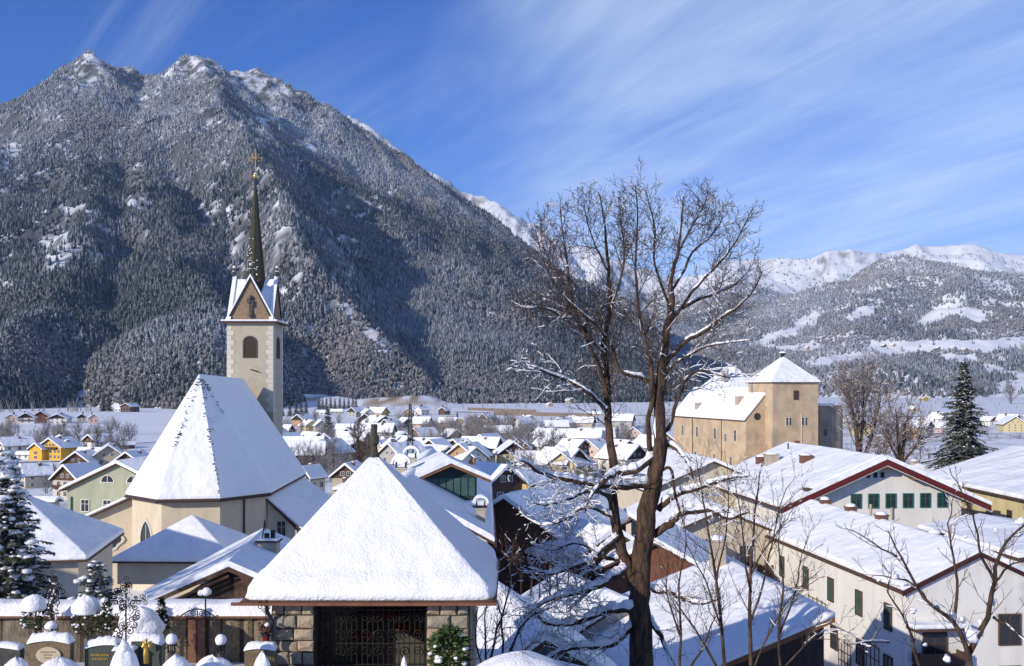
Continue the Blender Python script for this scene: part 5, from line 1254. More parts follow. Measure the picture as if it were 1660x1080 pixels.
def chapel():
    yf = 25.0; cx = -3.66; hw = 3.22; ze = 24.62; yb = yf + 2*hw; cy = yf + hw; zb = 22.0
    r = thing('chapel', 'small stone gate chapel under a tall pyramid of snow', 'chapel', (cx, cy, zb))
    def Lz(z): return z - zb
    # roof: pyramid with a slightly flared foot, thin boards below, snow as a soft uneven sheet
    ax = -0.28; za = 27.72 - zb; e = Lz(ze)
    b = MB(); h = hw - 0.03
    b.add([(-h,-h,e-.06),(h,-h,e-.06),(h,h,e-.06),(-h,h,e-.06),(-h,-h,e),(h,-h,e),(h,h,e),(-h,h,e),(ax,0,za-.25)], [(3,2,1,0),(0,1,5,4),(1,2,6,5),(2,3,7,6),(3,0,4,7),(4,5,8),(5,6,8),(6,7,8),(7,4,8)])
    ro = b.build('roof', M['roofwood'], r)
    b = MB(); h = hw + 0.05
    b.box(-h-.18, h, -h, -h+.09, e-.115, e-.045); b.box(-h, h, h-.09, h, e-.115, e-.045); b.box(-h, -h+.09, -h+.09, h-.09, e-.115, e-.045); b.box(h-.09, h, -h+.09, h-.09, e-.115, e-.045)
    b.build('eave_gutter', M['copper'], r)
    b = MB(); NU, NV = 72, 52; vs = []; fs = []
    H = hw + 0.03
    for j in range(NV+1):
        t = j/NV                                   # 0 at the eave, 1 at the top
        prof = t; z = e + 0.02 + (za - e + 0.10)*prof; k = 1 - t*0.955
        lip = min(1.0, t/0.05)
        for i in range(4*NU):
            sd, q = divmod(i, NU); u = q/NU*2-1
            x, y = [(u*H, -H), (H, u*H), (-u*H, H), (-H, -u*H)][sd]
            cr = abs(u)**6                           # soften the hips
            kk = k*(1 - 0.035*cr*(1 - 0.5*t)) + (0.012 if 0.02 < t < 0.12 else 0)
            n = float(vnoise(x*1.6+50, y*1.6+j*0.12, 3))-0.5; n2 = float(vnoise(x*9+50, y*9+j*0.9, 5))-0.5
            vs.append((x*kk + ax*t, y*kk, z + 0.20*math.sin(min(1.0, t/0.06)*math.pi/2) + (0.05*n*lip + 0.018*n2*lip)*(1-t)**.6))
    m = 4*NU
    for j in range(NV):
        for i in range(m): fs.append([j*m+i, j*m+(i+1) % m, (j+1)*m+(i+1) % m, (j+1)*m+i])
    fs.append([NV*m+i for i in range(m)]); fs.append([i for i in reversed(range(m))])
    b.add(vs, fs); so = b.build('roof_snow', M['snow_near'], ro, smooth=True)
    # finial of dark lichened stone
    b = MB(); b.lathe([(0.10, za-.1), (0.09, za+.05), (0.185, za+.20), (0.16, za+.32), (0.095, za+.54), (0.09, za+.66), (0.135, za+.70), (0.14, za+.90), (0.125, za+.94), (0.085, za+.96), (0.09, za+1.18), (0.10, za+1.20), (0.08, za+1.26)], 8, ax, 0)
    b.build('finial', M['lichen'], r)
    # stone piers: core, then every stone of the front and of the outer side on its own
    fy = -hw + 0.42
    rr = random.Random(21)
    def stonewall(x0, x1, y0, face, ztop, zbot, seed):
        """stones over a rectangle on the plane y=y0 (face 0) or x=y0 (face 1)"""
        rr = random.Random(seed); z = ztop
        while z > zbot:
            hh = rr.uniform(0.25, 0.36); x = x0 - (rr.uniform(0, 0.25) if False else 0)
            while x < x1 - 0.02:
                wd = rr.uniform(0.30, 0.64)
                if x1 - (x + wd) < 0.22: wd = x1 - x
                g = 0.022; pr = rr.uniform(0.03, 0.085); a0, a1, c0, c1 = x+g, x+wd-g, z-hh+g, z-g
                jj = lambda: rr.uniform(-0.018, 0.018)
                bb = MB(); k = 0.055
                back = [(a0, 0.05, c0), (a1, 0.05, c0), (a1, 0.05, c1), (a0, 0.05, c1)]
                mid = [(p[0]+jj(), -pr*0.45, p[2]+jj()) for p in back]
                fr = [(a0+k+jj(), -pr+jj(), c0+k+jj()), (a1-k+jj(), -pr+jj(), c0+k+jj()), (a1-k+jj(), -pr+jj(), c1-k+jj()), (a0+k+jj(), -pr+jj(), c1-k+jj())]
                cxy = ((a0+a1)/2, -pr-.02, (c0+c1)/2)
                v = back + mid + fr + [cxy]
                f = [(i, (i+1) % 4, 4+(i+1) % 4, 4+i) for i in range(4)] + [(4+i, 4+(i+1) % 4, 8+(i+1) % 4, 8+i) for i in range(4)] + [(8+i, 8+(i+1) % 4, 12) for i in range(4)]
                bb.add(v, f); o = bb.build('stone', M['sandstone'] if rr.random() < 0.6 else M['sandstone2'], r)
                o.matrix_local = Matrix.Translation((0, y0, 0)) if face == 0 else Matrix.Translation((y0, 0, 0)) @ Matrix.Rotation(R(90 if face == 1 else -90), 4, 'Z')
                x += wd
            z -= hh
    for (x0, x1) in ((-2.52, -1.43), (1.45, 2.55)):
        b = MB(); b.box(x0, x1, fy+.0, fy+0.9, -1.5, e-.06); b.build('pier', M['mortar'], r)
        stonewall(x0+.01, x1-.01, fy, 0, e-.10, -0.3, int(x0*10)+40)
    stonewall(fy+.0, fy+.9, -2.52-.0, -1, e-.1, 0.6, 77) if False else None
    b = MB(); b.box(2.30, 2.55, fy+.91, hw-.45, -1.5, e-.06); b.box(-2.52, -2.3, fy+1.9, hw-.45, -1.5, e-.06); b.build('side_wall', M['sandstone'], r)
    b = MB(); b.box(-2.29, 2.29, hw-.7, hw-.45, -1.5, e-.06); b.build('back_wall', WALL['church'], r)
    b = MB(); b.box(-1.42, 1.44, fy+.1, fy+.3, e-.26, e-.06); b.build('lintel', M['mortar'], r)
    # what stands inside: red wreaths, a little picture, dark stone altar
    b = MB(); b.box(-1.0, 1.3, 1.4, 2.2, -1.0, e-1.35); b.build('altar', M['stone'], r)
    b = MB(); b.cbox(-0.05, 0.9, e-.42, 0.22, 0.06, 0.34); b.build('picture', mat('ochre_picture', (0.45, 0.30, 0.08), None, rough=0.6), r)
    # drainpipe with its elbow
    b = MB(); b.tube([(-2.58, -hw+.12, e-.1), (-2.58, -hw+.14, e-.3), (-2.50, fy-.13, e-.55), (-2.50, fy-.13, -1)], 0.055, 8); b.build('drainpipe', M['pipe'], r)
    # wrought-iron gate, two leaves
    g = thing('gate', 'wrought iron gate with scrolls closing the stone chapel', 'gate', (cx+0.01, cy+fy+.45, zb))
    barm = MB(); barm.cbox(0, 0, (e-.1)/2-.5, 0.022, 0.022, e-.1+1.0); bme = barm.mesh('bar'); bme.materials.append(M['iron'])
    for i in range(21):
        o = bpy.data.objects.new('bar', bme); C.objects.link(o); o.parent = g; o.location = (-1.38 + i*2.76/20, 0, 0)
    for z in (e-.42, e-1.30, e-1.85): b = MB(); b.box(-1.42, 1.42, -.02, .02, z-.016, z+.016); b.build('rail', M['iron'], g)
    sm = {}
    for sg in (-1, 1):
        b = MB(); scroll(b, (0, 0, 0), 0.15, 1.6, sg, 0.016, -1.2); sm[sg] = b.mesh('scroll'); sm[sg].materials.append(M['iron'])
    for z in (e-1.06, e-1.5, e-0.62):
        for i in range(4):
            for sg in (-1, 1):
                o = bpy.data.objects.new('scroll', sm[sg]); C.objects.link(o); o.parent = g; o.location = (-1.02 + i*0.68 + sg*0.165, -.03, z)
    for (x, z, w) in ((-.48, e-.40, .42), (.36, e-.40, .5), (0.0, e-1.25, 0.5), (-.7, e-1.9, .3), (.5, e-1.7, .35)):
        b = MB(); rr = random.Random(int(x*10)+9)
        for k in range(26): b.blob((x+rr.uniform(-w, w), 0.95+rr.uniform(-.1, .1), z+rr.uniform(-.13, .13)), rr.uniform(.04, .085), 5, 3, .2, k)
        o = b.build('flower_wreath', M['red'], None); o.location = (cx, cy, zb); tag(o, 'dark red %s of flowers hanging inside the stone chapel %s' % (('garland', 'garland', 'cluster', 'cluster', 'cluster')[0 if z > e-.5 else 2], {-.48: 'on the left', .36: 'on the right', 0.0: 'behind the middle of the gate', -.7: 'low at the left', .5: 'low at the right'}[x]), 'wreath', 'red flowers in the chapel'); o['kind'] = o.get('kind', '') or None if False else ''
        del o['kind']
chapel()

# ------------------------------------------------------------------ cemetery wall and graves
M['pebble'] = mat('pebbledash', (0.30, 0.25, 0.17), (0.14, 0.115, 0.08), 14, 0.95, 0.04, 25, lo=0.35, hi=0.65)
M['rubble'] = mat('rubble_wall', (0.22, 0.185, 0.14), (0.10, 0.085, 0.065), 6, 0.95, 0.04, 16, lo=0.35, hi=0.65, stretch=(1, 1, .5))
M['marble_red'] = mat('red_brown_marble', (0.21, 0.105, 0.065), (0.13, 0.06, 0.04), 7, 0.45, spec=0.4)
M['marble_green'] = mat('dark_green_granite', (0.085, 0.10, 0.085), (0.045, 0.058, 0.05), 30, 0.35, spec=0.4)
M['marble_brown'] = mat('brown_grave_stone', (0.20, 0.15, 0.09), (0.11, 0.085, 0.055), 12, 0.7, 0.01, 20)
M['plaque'] = mat('cream_stone_plaque', (0.52, 0.44, 0.30), (0.44, 0.37, 0.26), 8, 0.6)
M['dark_leaf'] = mat('dark_evergreen', (0.035, 0.055, 0.022), (0.018, 0.03, 0.014), 8, 0.8)
M['brown_leaf'] = mat('brown_green_leaf', (0.09, 0.075, 0.025), (0.045, 0.045, 0.02), 8, 0.8)
def wall():
    D = 30.5; x0, x1 = -19.5, PX(443, D); zt = 23.05
    r = thing('cemetery_wall', 'cemetery wall with a thick rounded cap of snow and stone panels', 'wall', (x0, D, 21.0)); z = zt - 21.0; Lx = x1 - x0
    b = MB(); b.box(0, Lx, 0.1, 0.7, -2, z-.1); b.build('wall_core', M['mortar'], r)
    xs = [(PX(a, D) - x0, PX(c, D) - x0, m) for a, c, m in ((-150,-60,'rubble'),(-55,0,'rubble'),(2,62,'rubble'),(66,128,'rubble'),(134,200,'rubble'),(206,262,'pebble'),(266,300,'pebble'),(337,356,'pebble'),(359,387,'pebble'),(394,408,'pebble'),(411,440,'rubble'))]
    rr = random.Random(3)
    for a, c, m in xs:
        b = MB(); n = max(2, int((c-a)/0.25)); zz = np.linspace(-1.5, z-.12, 8); v = []
        for zk in zz:
            for i in range(n+1): v.append((a+(c-a)*i/n, 0.10-0.07-rr.uniform(0, .035) if 0 < i < n else 0.09, zk))
        f = [(k*(n+1)+i, k*(n+1)+i+1, (k+1)*(n+1)+i+1, (k+1)*(n+1)+i) for k in range(7) for i in range(n)]; b.add(v, f); b.build('stone_panel', M[m], r)
    for a in (305.5, 319.5):
        b = MB(); p = PX(a, D)-x0; b.box(p, p+.25, -.05, .09, -1.2, z-.16); b.build('red_slab', M['marble_red'], r, bevel=.01)
    b = MB(); b.box(-.1, Lx, -.22, 1.0, z-.10, z-.03); ca = b.build('coping', M['copper'], r)
    b = MB(); n = 150; m = 12; v = []
    for i in range(n+1):
        x = -.1 + (Lx+.1)*i/n; nz = float(fbm(np.array([x*.8]), np.array([2.0]), 3, 2)[0])-.5
        for j in range(m+1):
            a = j/m; y = -.26 + 1.34*a; hgt = (0.34 + .16*nz)*(max(0.0, math.sin(math.pi*min(1, max(0.0, a)**.55)))**.45) + .10*a
            v.append((x, y, z-.026 + hgt*(1 if 0 < j < m else 0) + .012*(rr.random()-.5)*(1 if 0 < j < m else 0)))
    f = [(i*(m+1)+j, (i+1)*(m+1)+j, (i+1)*(m+1)+j+1, i*(m+1)+j+1) for i in range(n) for j in range(m)]; b.add(v, f); b.build('coping_snow', M['snow_near'], ca, smooth=True)
wall()
def rounded(poly_fn, n): return [poly_fn(i/(n-1)) for i in range(n)]
def gravestone(px, D, ytop, wpx, shape, m, label, snow=0.13, th=0.22, gold=0, plaque=False):
    s = D/1600; w = wpx*s; zt = PZ(ytop, D); zb = 22.3; H = zt - zb
    r = thing('gravestone', label, 'gravestone', (PX(px, D), D, zb), 0, 'gravestones')
    n = 15; us = [i/(n-1) for i in range(n)]
    top = [(w*(u-.5), H*1.0 + shape(u)*w*0.22) for u in us]
    b = MB(); prism_y(b, [(-w/2, -.4), (w/2, -.4)] + top[::-1], -th/2, th/2); b.build('slab', m, r, bevel=.012)
    if snow:
        b = MB(); rr = random.Random(int(px)); k = 6; v = []
        for i, (x, z) in enumerate(top):
            hh = snow*(0.85 + .3*rr.random())*(0.45 if i in (0, n-1) else 1)
            for j in range(k+1):
                a = math.pi*j/k; v.append((x*1.05, -math.cos(a)*(th*.75), z - .01 + math.sin(a)*hh))
        f = [(i*(k+1)+j, i*(k+1)+j+1, (i+1)*(k+1)+j+1, (i+1)*(k+1)+j) for i in range(n-1) for j in range(k)]
        f += [[j for j in range(k+1)][::-1], [(n-1)*(k+1)+j for j in range(k+1)]]; b.add(v, f); b.build('snow_cap', M['snow_near'], r, smooth=True)
    if gold:
        b = MB(); rr = random.Random(int(px)+5)
        for li in range(gold):
            L_ = w*rr.uniform(.4, .62); x = -L_/2; zz = H - w*0.34 - li*.09
            while x < L_/2:
                q = rr.uniform(.018, .035); b.cbox(x, -th/2-.012, zz + rr.uniform(-.004, .004), q, .012, rr.uniform(.035, .05)); x += q + .014
        o = b.build('gilt_lettering', M['gold'], r); o['kind'] = 'stuff'
    return r, w, H, th
r, w, H, th = gravestone(83, 24.0, 1041, 66, lambda u: .35*math.sin(math.pi*u), M['marble_brown'], 'brown gravestone with a cream oval plaque and two snow lumps on top', 0.2)
b = MB(); n = 24; b.add([(w*.30*math.cos(2*math.pi*i/n), -th/2-.05, H-.28+.20*math.sin(2*math.pi*i/n)) for i in range(n)] + [(w*.30*math.cos(2*math.pi*i/n), -th/2+.01, H-.28+.20*math.sin(2*math.pi*i/n)) for i in range(n)], [list(range(n-1, -1, -1))[::-1]] + [(i, i+n, (i+1) % n+n, (i+1) % n) for i in range(n)]); pq = b.build('plaque', M['plaque'], r)
b = MB(); rr = random.Random(8)
for li, L_ in enumerate((.34, .2, .16)):
    x = -L_/2
    while x < L_/2: q = rr.uniform(.014, .03); b.cbox(x, -th/2-.054, H-.20-li*.07, q, .006, .022); x += q+.012
o = b.build('engraving', M['marble_brown'], pq); o['kind'] = 'stuff'
gravestone(166, 24.3, 1043, 50, lambda u: -.55*(1-u)**2 + .12*math.sin(math.pi*u), M['marble_green'], 'dark green gravestone whose snow-capped top sweeps up to the right', .17, gold=2)
gravestone(203, 24.0, 1052, 34, lambda u: 0, M['marble_green'], 'low dark gravestone with gilt letters between the two green ones', .09, gold=3)
gravestone(240, 24.3, 1037, 48, lambda u: -.6*u**2 + .15*math.sin(math.pi*u), M['marble_green'], 'dark green gravestone whose snow-capped top sweeps down to the right', .18)
gravestone(423, 24.4, 1052, 48, lambda u: .3*math.sin(math.pi*u), M['marble_brown'], 'arched brown gravestone with gilt letters beside the chapel pier', .15, gold=2)
gravestone(12, 24.2, 1051, 46, lambda u: .5*math.cos(math.pi*u*.5), M['stone'], 'black rounded gravestone at the left picture edge', .12)
# gilded grave figure
def figure():
    D = 23.9; z = PZ(1062, D); r = thing('grave_figure', 'small gilded angel statue in front of the green gravestone', 'statue', (PX(237, D), D, z))
    b = MB(); b.lathe([(0.06, -.2), (0.075, 0), (0.07, .06), (.055, .16), (.05, .22), (.065, .27), (.03, .31), (.025, .325)], 8); b.blob((0, 0, .365), (.036, .036, .045), 8, 5, 0); 
    b.tube([(-.06, 0, .27), (-.085, -.03, .2), (-.03, -.07, .2)], .016, 5); b.tube([(.06, 0, .27), (.085, -.03, .2), (.03, -.07, .2)], .016, 5); b.build('body', M['gold'], r)
    for s in (-1, 1):
        b = MB(); b.hexa([(s*.02, .03, .2), (s*.10, .06, .12), (s*.10, .07, .12), (s*.02, .05, .2)], [(s*.03, .03, .3), (s*.12, .06, .34), (s*.12, .07, .34), (s*.03, .05, .3)]); b.build('wing', M['gold'], r)
figure()
def bowl_lantern(px, py, label):
    D = 23.4; r = thing('grave_lantern', label, 'lantern', (PX(px, D), D, PZ(py+16, D)), 0, 'grave lanterns')
    b = MB(); b.lathe([(.09, -.3), (.09, .02), (.11, .05)], 8); b.build('base', M['stone'], r)
    for q in range(6):
        b = MB(); a = q*math.pi/3; b.tube([(.085*math.cos(a), .085*math.sin(a), .04), (.085*math.cos(a), .085*math.sin(a), .22)], .012, 4); b.build('bar', M['iron'], r)
    b = MB(); b.lathe([(.11, .215), (.11, .24)], 8); b.build('lid', M['iron'], r)
    b = MB(); b.blob((0, 0, .34), (.135, .135, .14), 12, 8, .03, 4, .8); b.build('snow_cap', M['snow_near'], r, smooth=True)
bowl_lantern(278, 1044, 'iron grave lantern under a snow ball, nearest the green gravestones')
bowl_lantern(358, 1045, 'iron grave lantern under a snow ball, below the pebbledash wall')
M['snowmound'] = M['snow_near']
for i, (px, py, w, D, lb) in enumerate(((202, 1046, 62, 21.6, 'snow mound with a narrow pointed top before the green gravestones'), (285, 1062, 80, 21.4, 'round snow mound before the left grave lantern'), (345, 1064, 110, 22.2, 'long snow bank under the right grave lantern'), (425, 1058, 44, 21.8, 'snow mound before the arched brown gravestone'),
       (95, 1066, 120, 21.8, 'broad snow bank before the oval-plaque gravestone'), (25, 1064, 80, 22.0, 'snow bank before the black gravestone'), (655, 1064, 20, 22.0, 'narrow snow-capped post top before the chapel gate'), (845, 1058, 230, 22.5, 'snow bank right of the stone chapel'))):
    s = D/1600; b = MB(); z = PZ(py, D); hh = 1.3
    b.blob((0, 0, -hh), (w*s*.5, w*s*.42, hh), 16, 10, .05, i+2)
    if i == 0: b.blob((.0, -.02, -.06), (.13, .13, .16), 10, 6, .04, 3)
    o = b.build('snow_mound', M['snow_near'], None, smooth=True, subsurf=1); o.location = (PX(px, D), D, z); tag(o, lb, 'snow mound', 'snow mounds in the cemetery')
def leaf_shrub(name, label, cat, px, D, ytop, ybot, wpx, m, cone=0.0, n=420, snow=None, seed=1, size=.055, group=None):
    """evergreen: many leaf-sized faces spread through the crown, a stem, lumps of snow"""
    rr = random.Random(seed); s = D/1600; H = (ybot-ytop)*s; w = wpx*s/2; zb = PZ(ybot, D)
    r = thing(name, label, cat, (PX(px, D), D, zb), 0, group)
    b = MB(); b.tube([(0, 0, -.6), (0, 0, H*.8)], [.05, .015], 5); b.build('stem', M['bark'], r)
    b = MB()
    for k in range(n):
        z = rr.random()**.8; rad = w*((1-z)**.75 if cone else math.sqrt(max(.02, 1-(2*z-1)**2))); a = rr.uniform(0, 6.283); q = rad*(rr.random()**.4)
        p = Vector((q*math.cos(a), q*math.sin(a), z*H)); d = Vector((math.cos(a)+rr.gauss(0, .5), math.sin(a)+rr.gauss(0, .5), rr.uniform(-.2, .9))).normalized(); u = d.cross(Vector((rr.gauss(0, 1), rr.gauss(0, 1), rr.gauss(0, 1)))).normalized()
        L_ = size*rr.uniform(.8, 1.8); b.add([p - u*L_*.35, p + d*L_*1.3, p + u*L_*.35, p - d*L_*.4], [(0, 1, 2), (0, 2, 3)])
    b.build('foliage', m, r)
    for (dx, dz, rx, rz_) in (snow or []):
        b = MB(); b.blob((0, 0, 0), (rx*s, rx*s*.9, rz_*s), 16, 10, .10, seed, .35); o = b.build('snow_cap', M['snow_near'], r, smooth=True, subsurf=1); o.location = (dx*s, -.05, H + dz*s - .08)
    rs = random.Random(seed+50); b = MB()
    for k in range(14):
        z = rs.uniform(.15, .9); rad = w*((1-z)**.75 if cone else math.sqrt(max(.02, 1-(2*z-1)**2))); a = rs.uniform(-2.9, -.2); q = rs.uniform(.6, 1.0)*size*.9
        b.blob((rad*math.cos(a), rad*math.sin(a), z*H), (q, q, q*.7), 6, 4, .15, k)
    o = b.build('snow_flecks', M['snow_near'], r, smooth=True); o['kind'] = 'stuff'
    return r
M['bark'] = mat('dark_bark', (0.085, 0.06, 0.045), (0.04, 0.03, 0.025), 6, 0.95, 0.02, 14, stretch=(1, 1, .25))
leaf_shrub('shrub', 'round evergreen shrub under a tall snow dome by the left wall', 'shrub', 58, 29.4, 978, 1022, 46, M['dark_leaf'], 0, 500, [(-2, 0, 20, 19)], 3, group='cemetery shrubs')
leaf_shrub('shrub', 'brownish evergreen shrub under a snow dome left of the thuja', 'shrub', 143, 29.2, 980, 1030, 50, M['brown_leaf'], 0, 500, [(-2, -2, 23, 21)], 5, group='cemetery shrubs')
leaf_shrub('thuja', 'small thuja with snow flecks beside the brownish shrub', 'shrub', 173, 29.0, 965, 1026, 30, M['dark_leaf'], 1, 520, [(-2, -4, 6, 6)], 7, group='cemetery thujas')
leaf_shrub('thuja', 'slim dark thuja between the snow heap and the red slabs', 'shrub', 262, 29.3, 970, 1020, 22, M['dark_leaf'], 1, 520, [], 9, group='cemetery thujas')
leaf_shrub('shrub', 'tiny grave shrub under a snow ball above the oval plaque', 'shrub', 84, 24.6, 1010, 1030, 20, M['brown_leaf'], 0, 160, [(0, 0, 10, 9)], 11, .03, group='cemetery shrubs')
leaf_shrub('pine_shrub', 'green mountain pine shrub before the right chapel pier', 'shrub', 728, 24.2, 1018, 1095, 66, mat('pine_green', (0.085, 0.125, 0.04), (0.035, 0.06, 0.022), 8, 0.8), 0, 900, [], 13, .085)
b = MB()
for k, (dx, dz, q, h) in enumerate(((0, 0, .62, .5), (-.35, -.35, .4, .4), (.25, -.1, .5, .35), (-.1, -.5, .5, .4), (.3, -.45, .4, .3))): b.blob((dx, 0, dz), (q, .5, h), 14, 9, .09, k+3)
o = b.build('snow_heap', M['snow_near'], None, smooth=True, subsurf=1); o.location = tuple(P(226, 1012, 28.6)); tag(o, 'big lumpy snow heap burying a shrub at the cemetery wall', 'snow mound', 'snow mounds in the cemetery')
# iron crosses and lanterns
def iron_cross(px, D, ytop, ybot, wpx, label, ornate=True, seed=0, snow=()):
    s = D/1600; H = (ybot-ytop)*s; w = wpx*s/2; r = thing('iron_cross', label, 'grave cross', (PX(px, D), D, PZ(ybot, D)), 0, 'wrought iron grave crosses')
    b = MB(); b.tube([(0, 0, -.8), (0, 0, H)], .022, 5); b.build('post', M['iron'], r)
    b = MB(); b.tube([(-w, 0, H*.72), (w, 0, H*.72)], .02, 5); b.build('arm', M['iron'], r)
    if ornate:
        b = MB(); rr = random.Random(seed)
        for (x, z) in ((0, H), (-w, H*.72), (w, H*.72)):
            for a in (0, 2.1, 4.2): scroll(b, (x+.09*math.cos(a+1.57), 0, z+.09*math.sin(a+1.57)), .075, 1.2, 1, .010, a)
        for k in range(34):
            z = H*rr.uniform(.12, .98); x = rr.uniform(-1, 1)*w*(.75 if z < H*.9 else .35); scroll(b, (x, rr.uniform(-.03, .03), z), rr.uniform(.05, .11), 1.3, rr.choice((-1, 1)), .014, rr.uniform(0, 6))
        for k in range(110):
            z = H*rr.uniform(.15, 1.0); x = rr.uniform(-1, 1)*w*.8*(1.2-z/H); b.add([(x, -.02, z), (x+.05, -.03, z+.02), (x+.03, -.02, z+.06)], [(0, 1, 2)])
        b.build('scrollwork', M['iron'], r)
        b = MB()
        for k in range(34): z = H*rr.uniform(.1, 1.0); x = rr.uniform(-1, 1)*w*.8*(1.15-.7*z/H); b.blob((x, -.02, z), rr.uniform(.012, .03), 5, 3, .2, k)
        o = b.build('snow_flecks', M['snow_near'], r); o['kind'] = 'stuff'
    for (dx, dz, q) in snow: b = MB(); b.blob((dx*s, 0, H*.72+dz*s), (q*s*1.15, q*s, q*s), 9, 6, .1, 2); b.build('snow_lump', M['snow_near'], r, smooth=True)
    return r
iron_cross(204, 25.6, 944, 1050, 52, 'tall wrought iron cross dense with scrolls and snow, before the snow heap', True, 4)
iron_cross(85, 27.5, 934, 1012, 24, 'slender wrought iron cross rising above the snow dome shrub', True, 7)
iron_cross(333, 27.0, 940, 1045, 30, 'plain iron cross with two snow lumps, beside the red slabs', False, 8, ((-7, 8, 5), (2, 10, 7)))
def arch_cross():
    D = 28.0; s = D/1600; r = thing('iron_cross', 'iron cross with a small curved canopy before the red slabs', 'grave cross', (PX(320, D), D, PZ(1045, D)), 0, 'wrought iron grave crosses'); H = 45*s
    b = MB(); b.tube([(0, 0, -.6), (0, 0, H+.18)], .018, 5); b.build('post', M['iron'], r)
    b = MB(); n = 14; b.tube([(-.52+1.04*i/n, 0, H-.02+.24*math.sin(math.pi*i/n)**.9) for i in range(n+1)], .02, 5); b.build('canopy', M['iron'], r)
    b = MB()
    for sg in (-1, 1):
        scroll(b, (sg*.12, 0, H+.08), .09, 1.4, sg, .012); scroll(b, (sg*.30, 0, H+.02), .07, 1.3, -sg, .012)
        scroll(b, (sg*.55, 0, H), .05, 1.2, sg, .012)
    b.build('scrollwork', M['iron'], r)
arch_cross()
def hanging_lantern():
    D = 25.0; s = D/1600; p = P(431, 985, D); r = thing('hanging_lantern', 'wrought iron lamp with red glass hanging beside the drainpipe', 'lamp', (p.x, p.y, p.z))
    b = MB(); b.tube([(.0, 0, .2), (0, 0, -.62)], .014, 5)
    for (x, z, q, sg) in ((-.13, .02, .09, 1), (-.02, -.1, .08, -1), (-.17, .1, .05, 1), (.06, .0, .07, -1)): scroll(b, (x, 0, z), q, 1.4, sg, .012)
    b.build('bracket', M['iron'], r)
    b = MB(); b.lathe([(.03, -.62), (.11, -.68), (.13, -.72)], 6); b.lathe([(.06, -1.0), (.075, -.97)], 6); b.build('lamp_cage', M['iron'], r)
    b = MB(); b.lathe([(.06, -.965), (.10, -.725)], 6); b.build('red_glass', M['red'], r)
    rr = random.Random(2); b = MB()
    for k in range(50):
        a = rr.uniform(0, 6.28); q = .17*rr.random()**.5; b.blob((q*math.cos(a), q*.6*math.sin(a), -.52+rr.uniform(-.14, .14)), rr.uniform(.02, .045), 5, 3, .2, k)
    b.build('dry_bouquet', mat('dried_bouquet', (0.15, 0.04, 0.035), (0.05, 0.05, 0.03), 25, .9), r)
    b = MB(); b.blob((.05, -.06, -.42), (.07, .07, .05), 7, 5, .1, 2); b.build('snow_cap', M['snow_near'], r, smooth=True)
hanging_lantern()
# ------------------------------------------------------------------ leafless trees
M['bark_big'] = mat('tree_bark', (0.105, 0.066, 0.043), (0.022, 0.016, 0.013), 7, 0.95, 0.07, 11, stretch=(1, 1, .28), lo=.38, hi=.64)
M['twig_dark'] = mat('dark_red_twig', (0.055, 0.030, 0.024), None, rough=0.9)
M['twig'] = mat('red_brown_twig', (0.062, 0.042, 0.034), None, rough=0.9)
M['twig_grey'] = mat('frosted_twig', (0.13, 0.11, 0.10), (0.36, 0.345, 0.34), 0.9, 0.95)
M['twig_brown'] = mat('brown_twig', (0.10, 0.07, 0.055), (0.17, 0.135, 0.115), 0.7, 0.95)
def jit(rr, k): return Vector((rr.gauss(0, k), rr.gauss(0, k), rr.gauss(0, k)))
def smooth_path(pts, rad, sub=3):
    """Catmull-Rom through the points"""
    P_ = [Vector(p) for p in pts]; out = []; ro = []; n = len(P_)
    for i in range(n-1):
        a, b, c, d = P_[max(i-1, 0)], P_[i], P_[i+1], P_[min(i+2, n-1)]
        for k in range(sub):
            t = k/sub; out.append(0.5*((2*b) + (c-a)*t + (2*a-5*b+4*c-d)*t*t + (3*b-a-3*c+d)*t**3)); ro.append(rad[i]*(1-t)+rad[i+1]*t)
    out.append(P_[-1]); ro.append(rad[-1]); return out, ro
def sprout(mb, ms, rr, path, rads, level, maxlev, length, spacing, up, snowf, tmin=0.2, ang=(30, 62), rmin=.0065, decay=.5, dense=.78, tip=.45):
    """side branches along a path, twigs on those, and so on"""
    n = len(path); seg = [(path[i+1]-path[i]).length for i in range(n-1)]; tot = sum(seg); s = tot*tmin; side = rr.uniform(0, 6.28)
    while s < tot:
        a = s; i = 0
        while i < n-2 and a > seg[i]: a -= seg[i]; i += 1
        t = min(1, a/max(seg[i], 1e-6)); p = path[i].lerp(path[i+1], t); d = (path[i+1]-path[i]).normalized(); rad = rads[i]*(1-t)+rads[i+1]*t
        side += 2.4 + rr.uniform(-.5, .5)
        u = d.cross(Vector((0.31, 0.2, 1))); u = (u if u.length > 1e-3 else Vector((1, 0, 0))).normalized(); v = d.cross(u)
        q = R(rr.uniform(*ang)); e = (d*math.cos(q) + (u*math.cos(side)+v*math.sin(side))*math.sin(q)); e.z += up; e.normalize()
        L_ = length*rr.uniform(.5, 1.2)*(1.0 - tip*s/tot); k = 5 if level == 0 else (3 if level < maxlev else 2)
        pts = [p]; dd = e
        for j in range(k):
            dd = (dd + jit(rr, .17) + Vector((0, 0, up*.30))).normalized(); pts.append(pts[-1] + dd*(L_/k))
        r0 = min(rad*.66, max(rmin*1.25, L_*.0125)); rs = [max(rmin*.7, r0*(1-.72*j/k)) for j in range(k+1)]
        if r0 < .03: mb.twig(pts, rs)
        else: mb.tube(pts, rs, 5, False)
        if ms is not None and (level < maxlev or rr.random() < .34) and rr.random() < snowf: snow_on(ms, pts, rs, rr, .9)
        if level < maxlev: sprout(mb, ms, rr, pts, rs, level+1, maxlev, L_*decay, spacing*dense, up, snowf, .14, ang, rmin, decay, dense)
        s += spacing*rr.uniform(.6, 1.4)
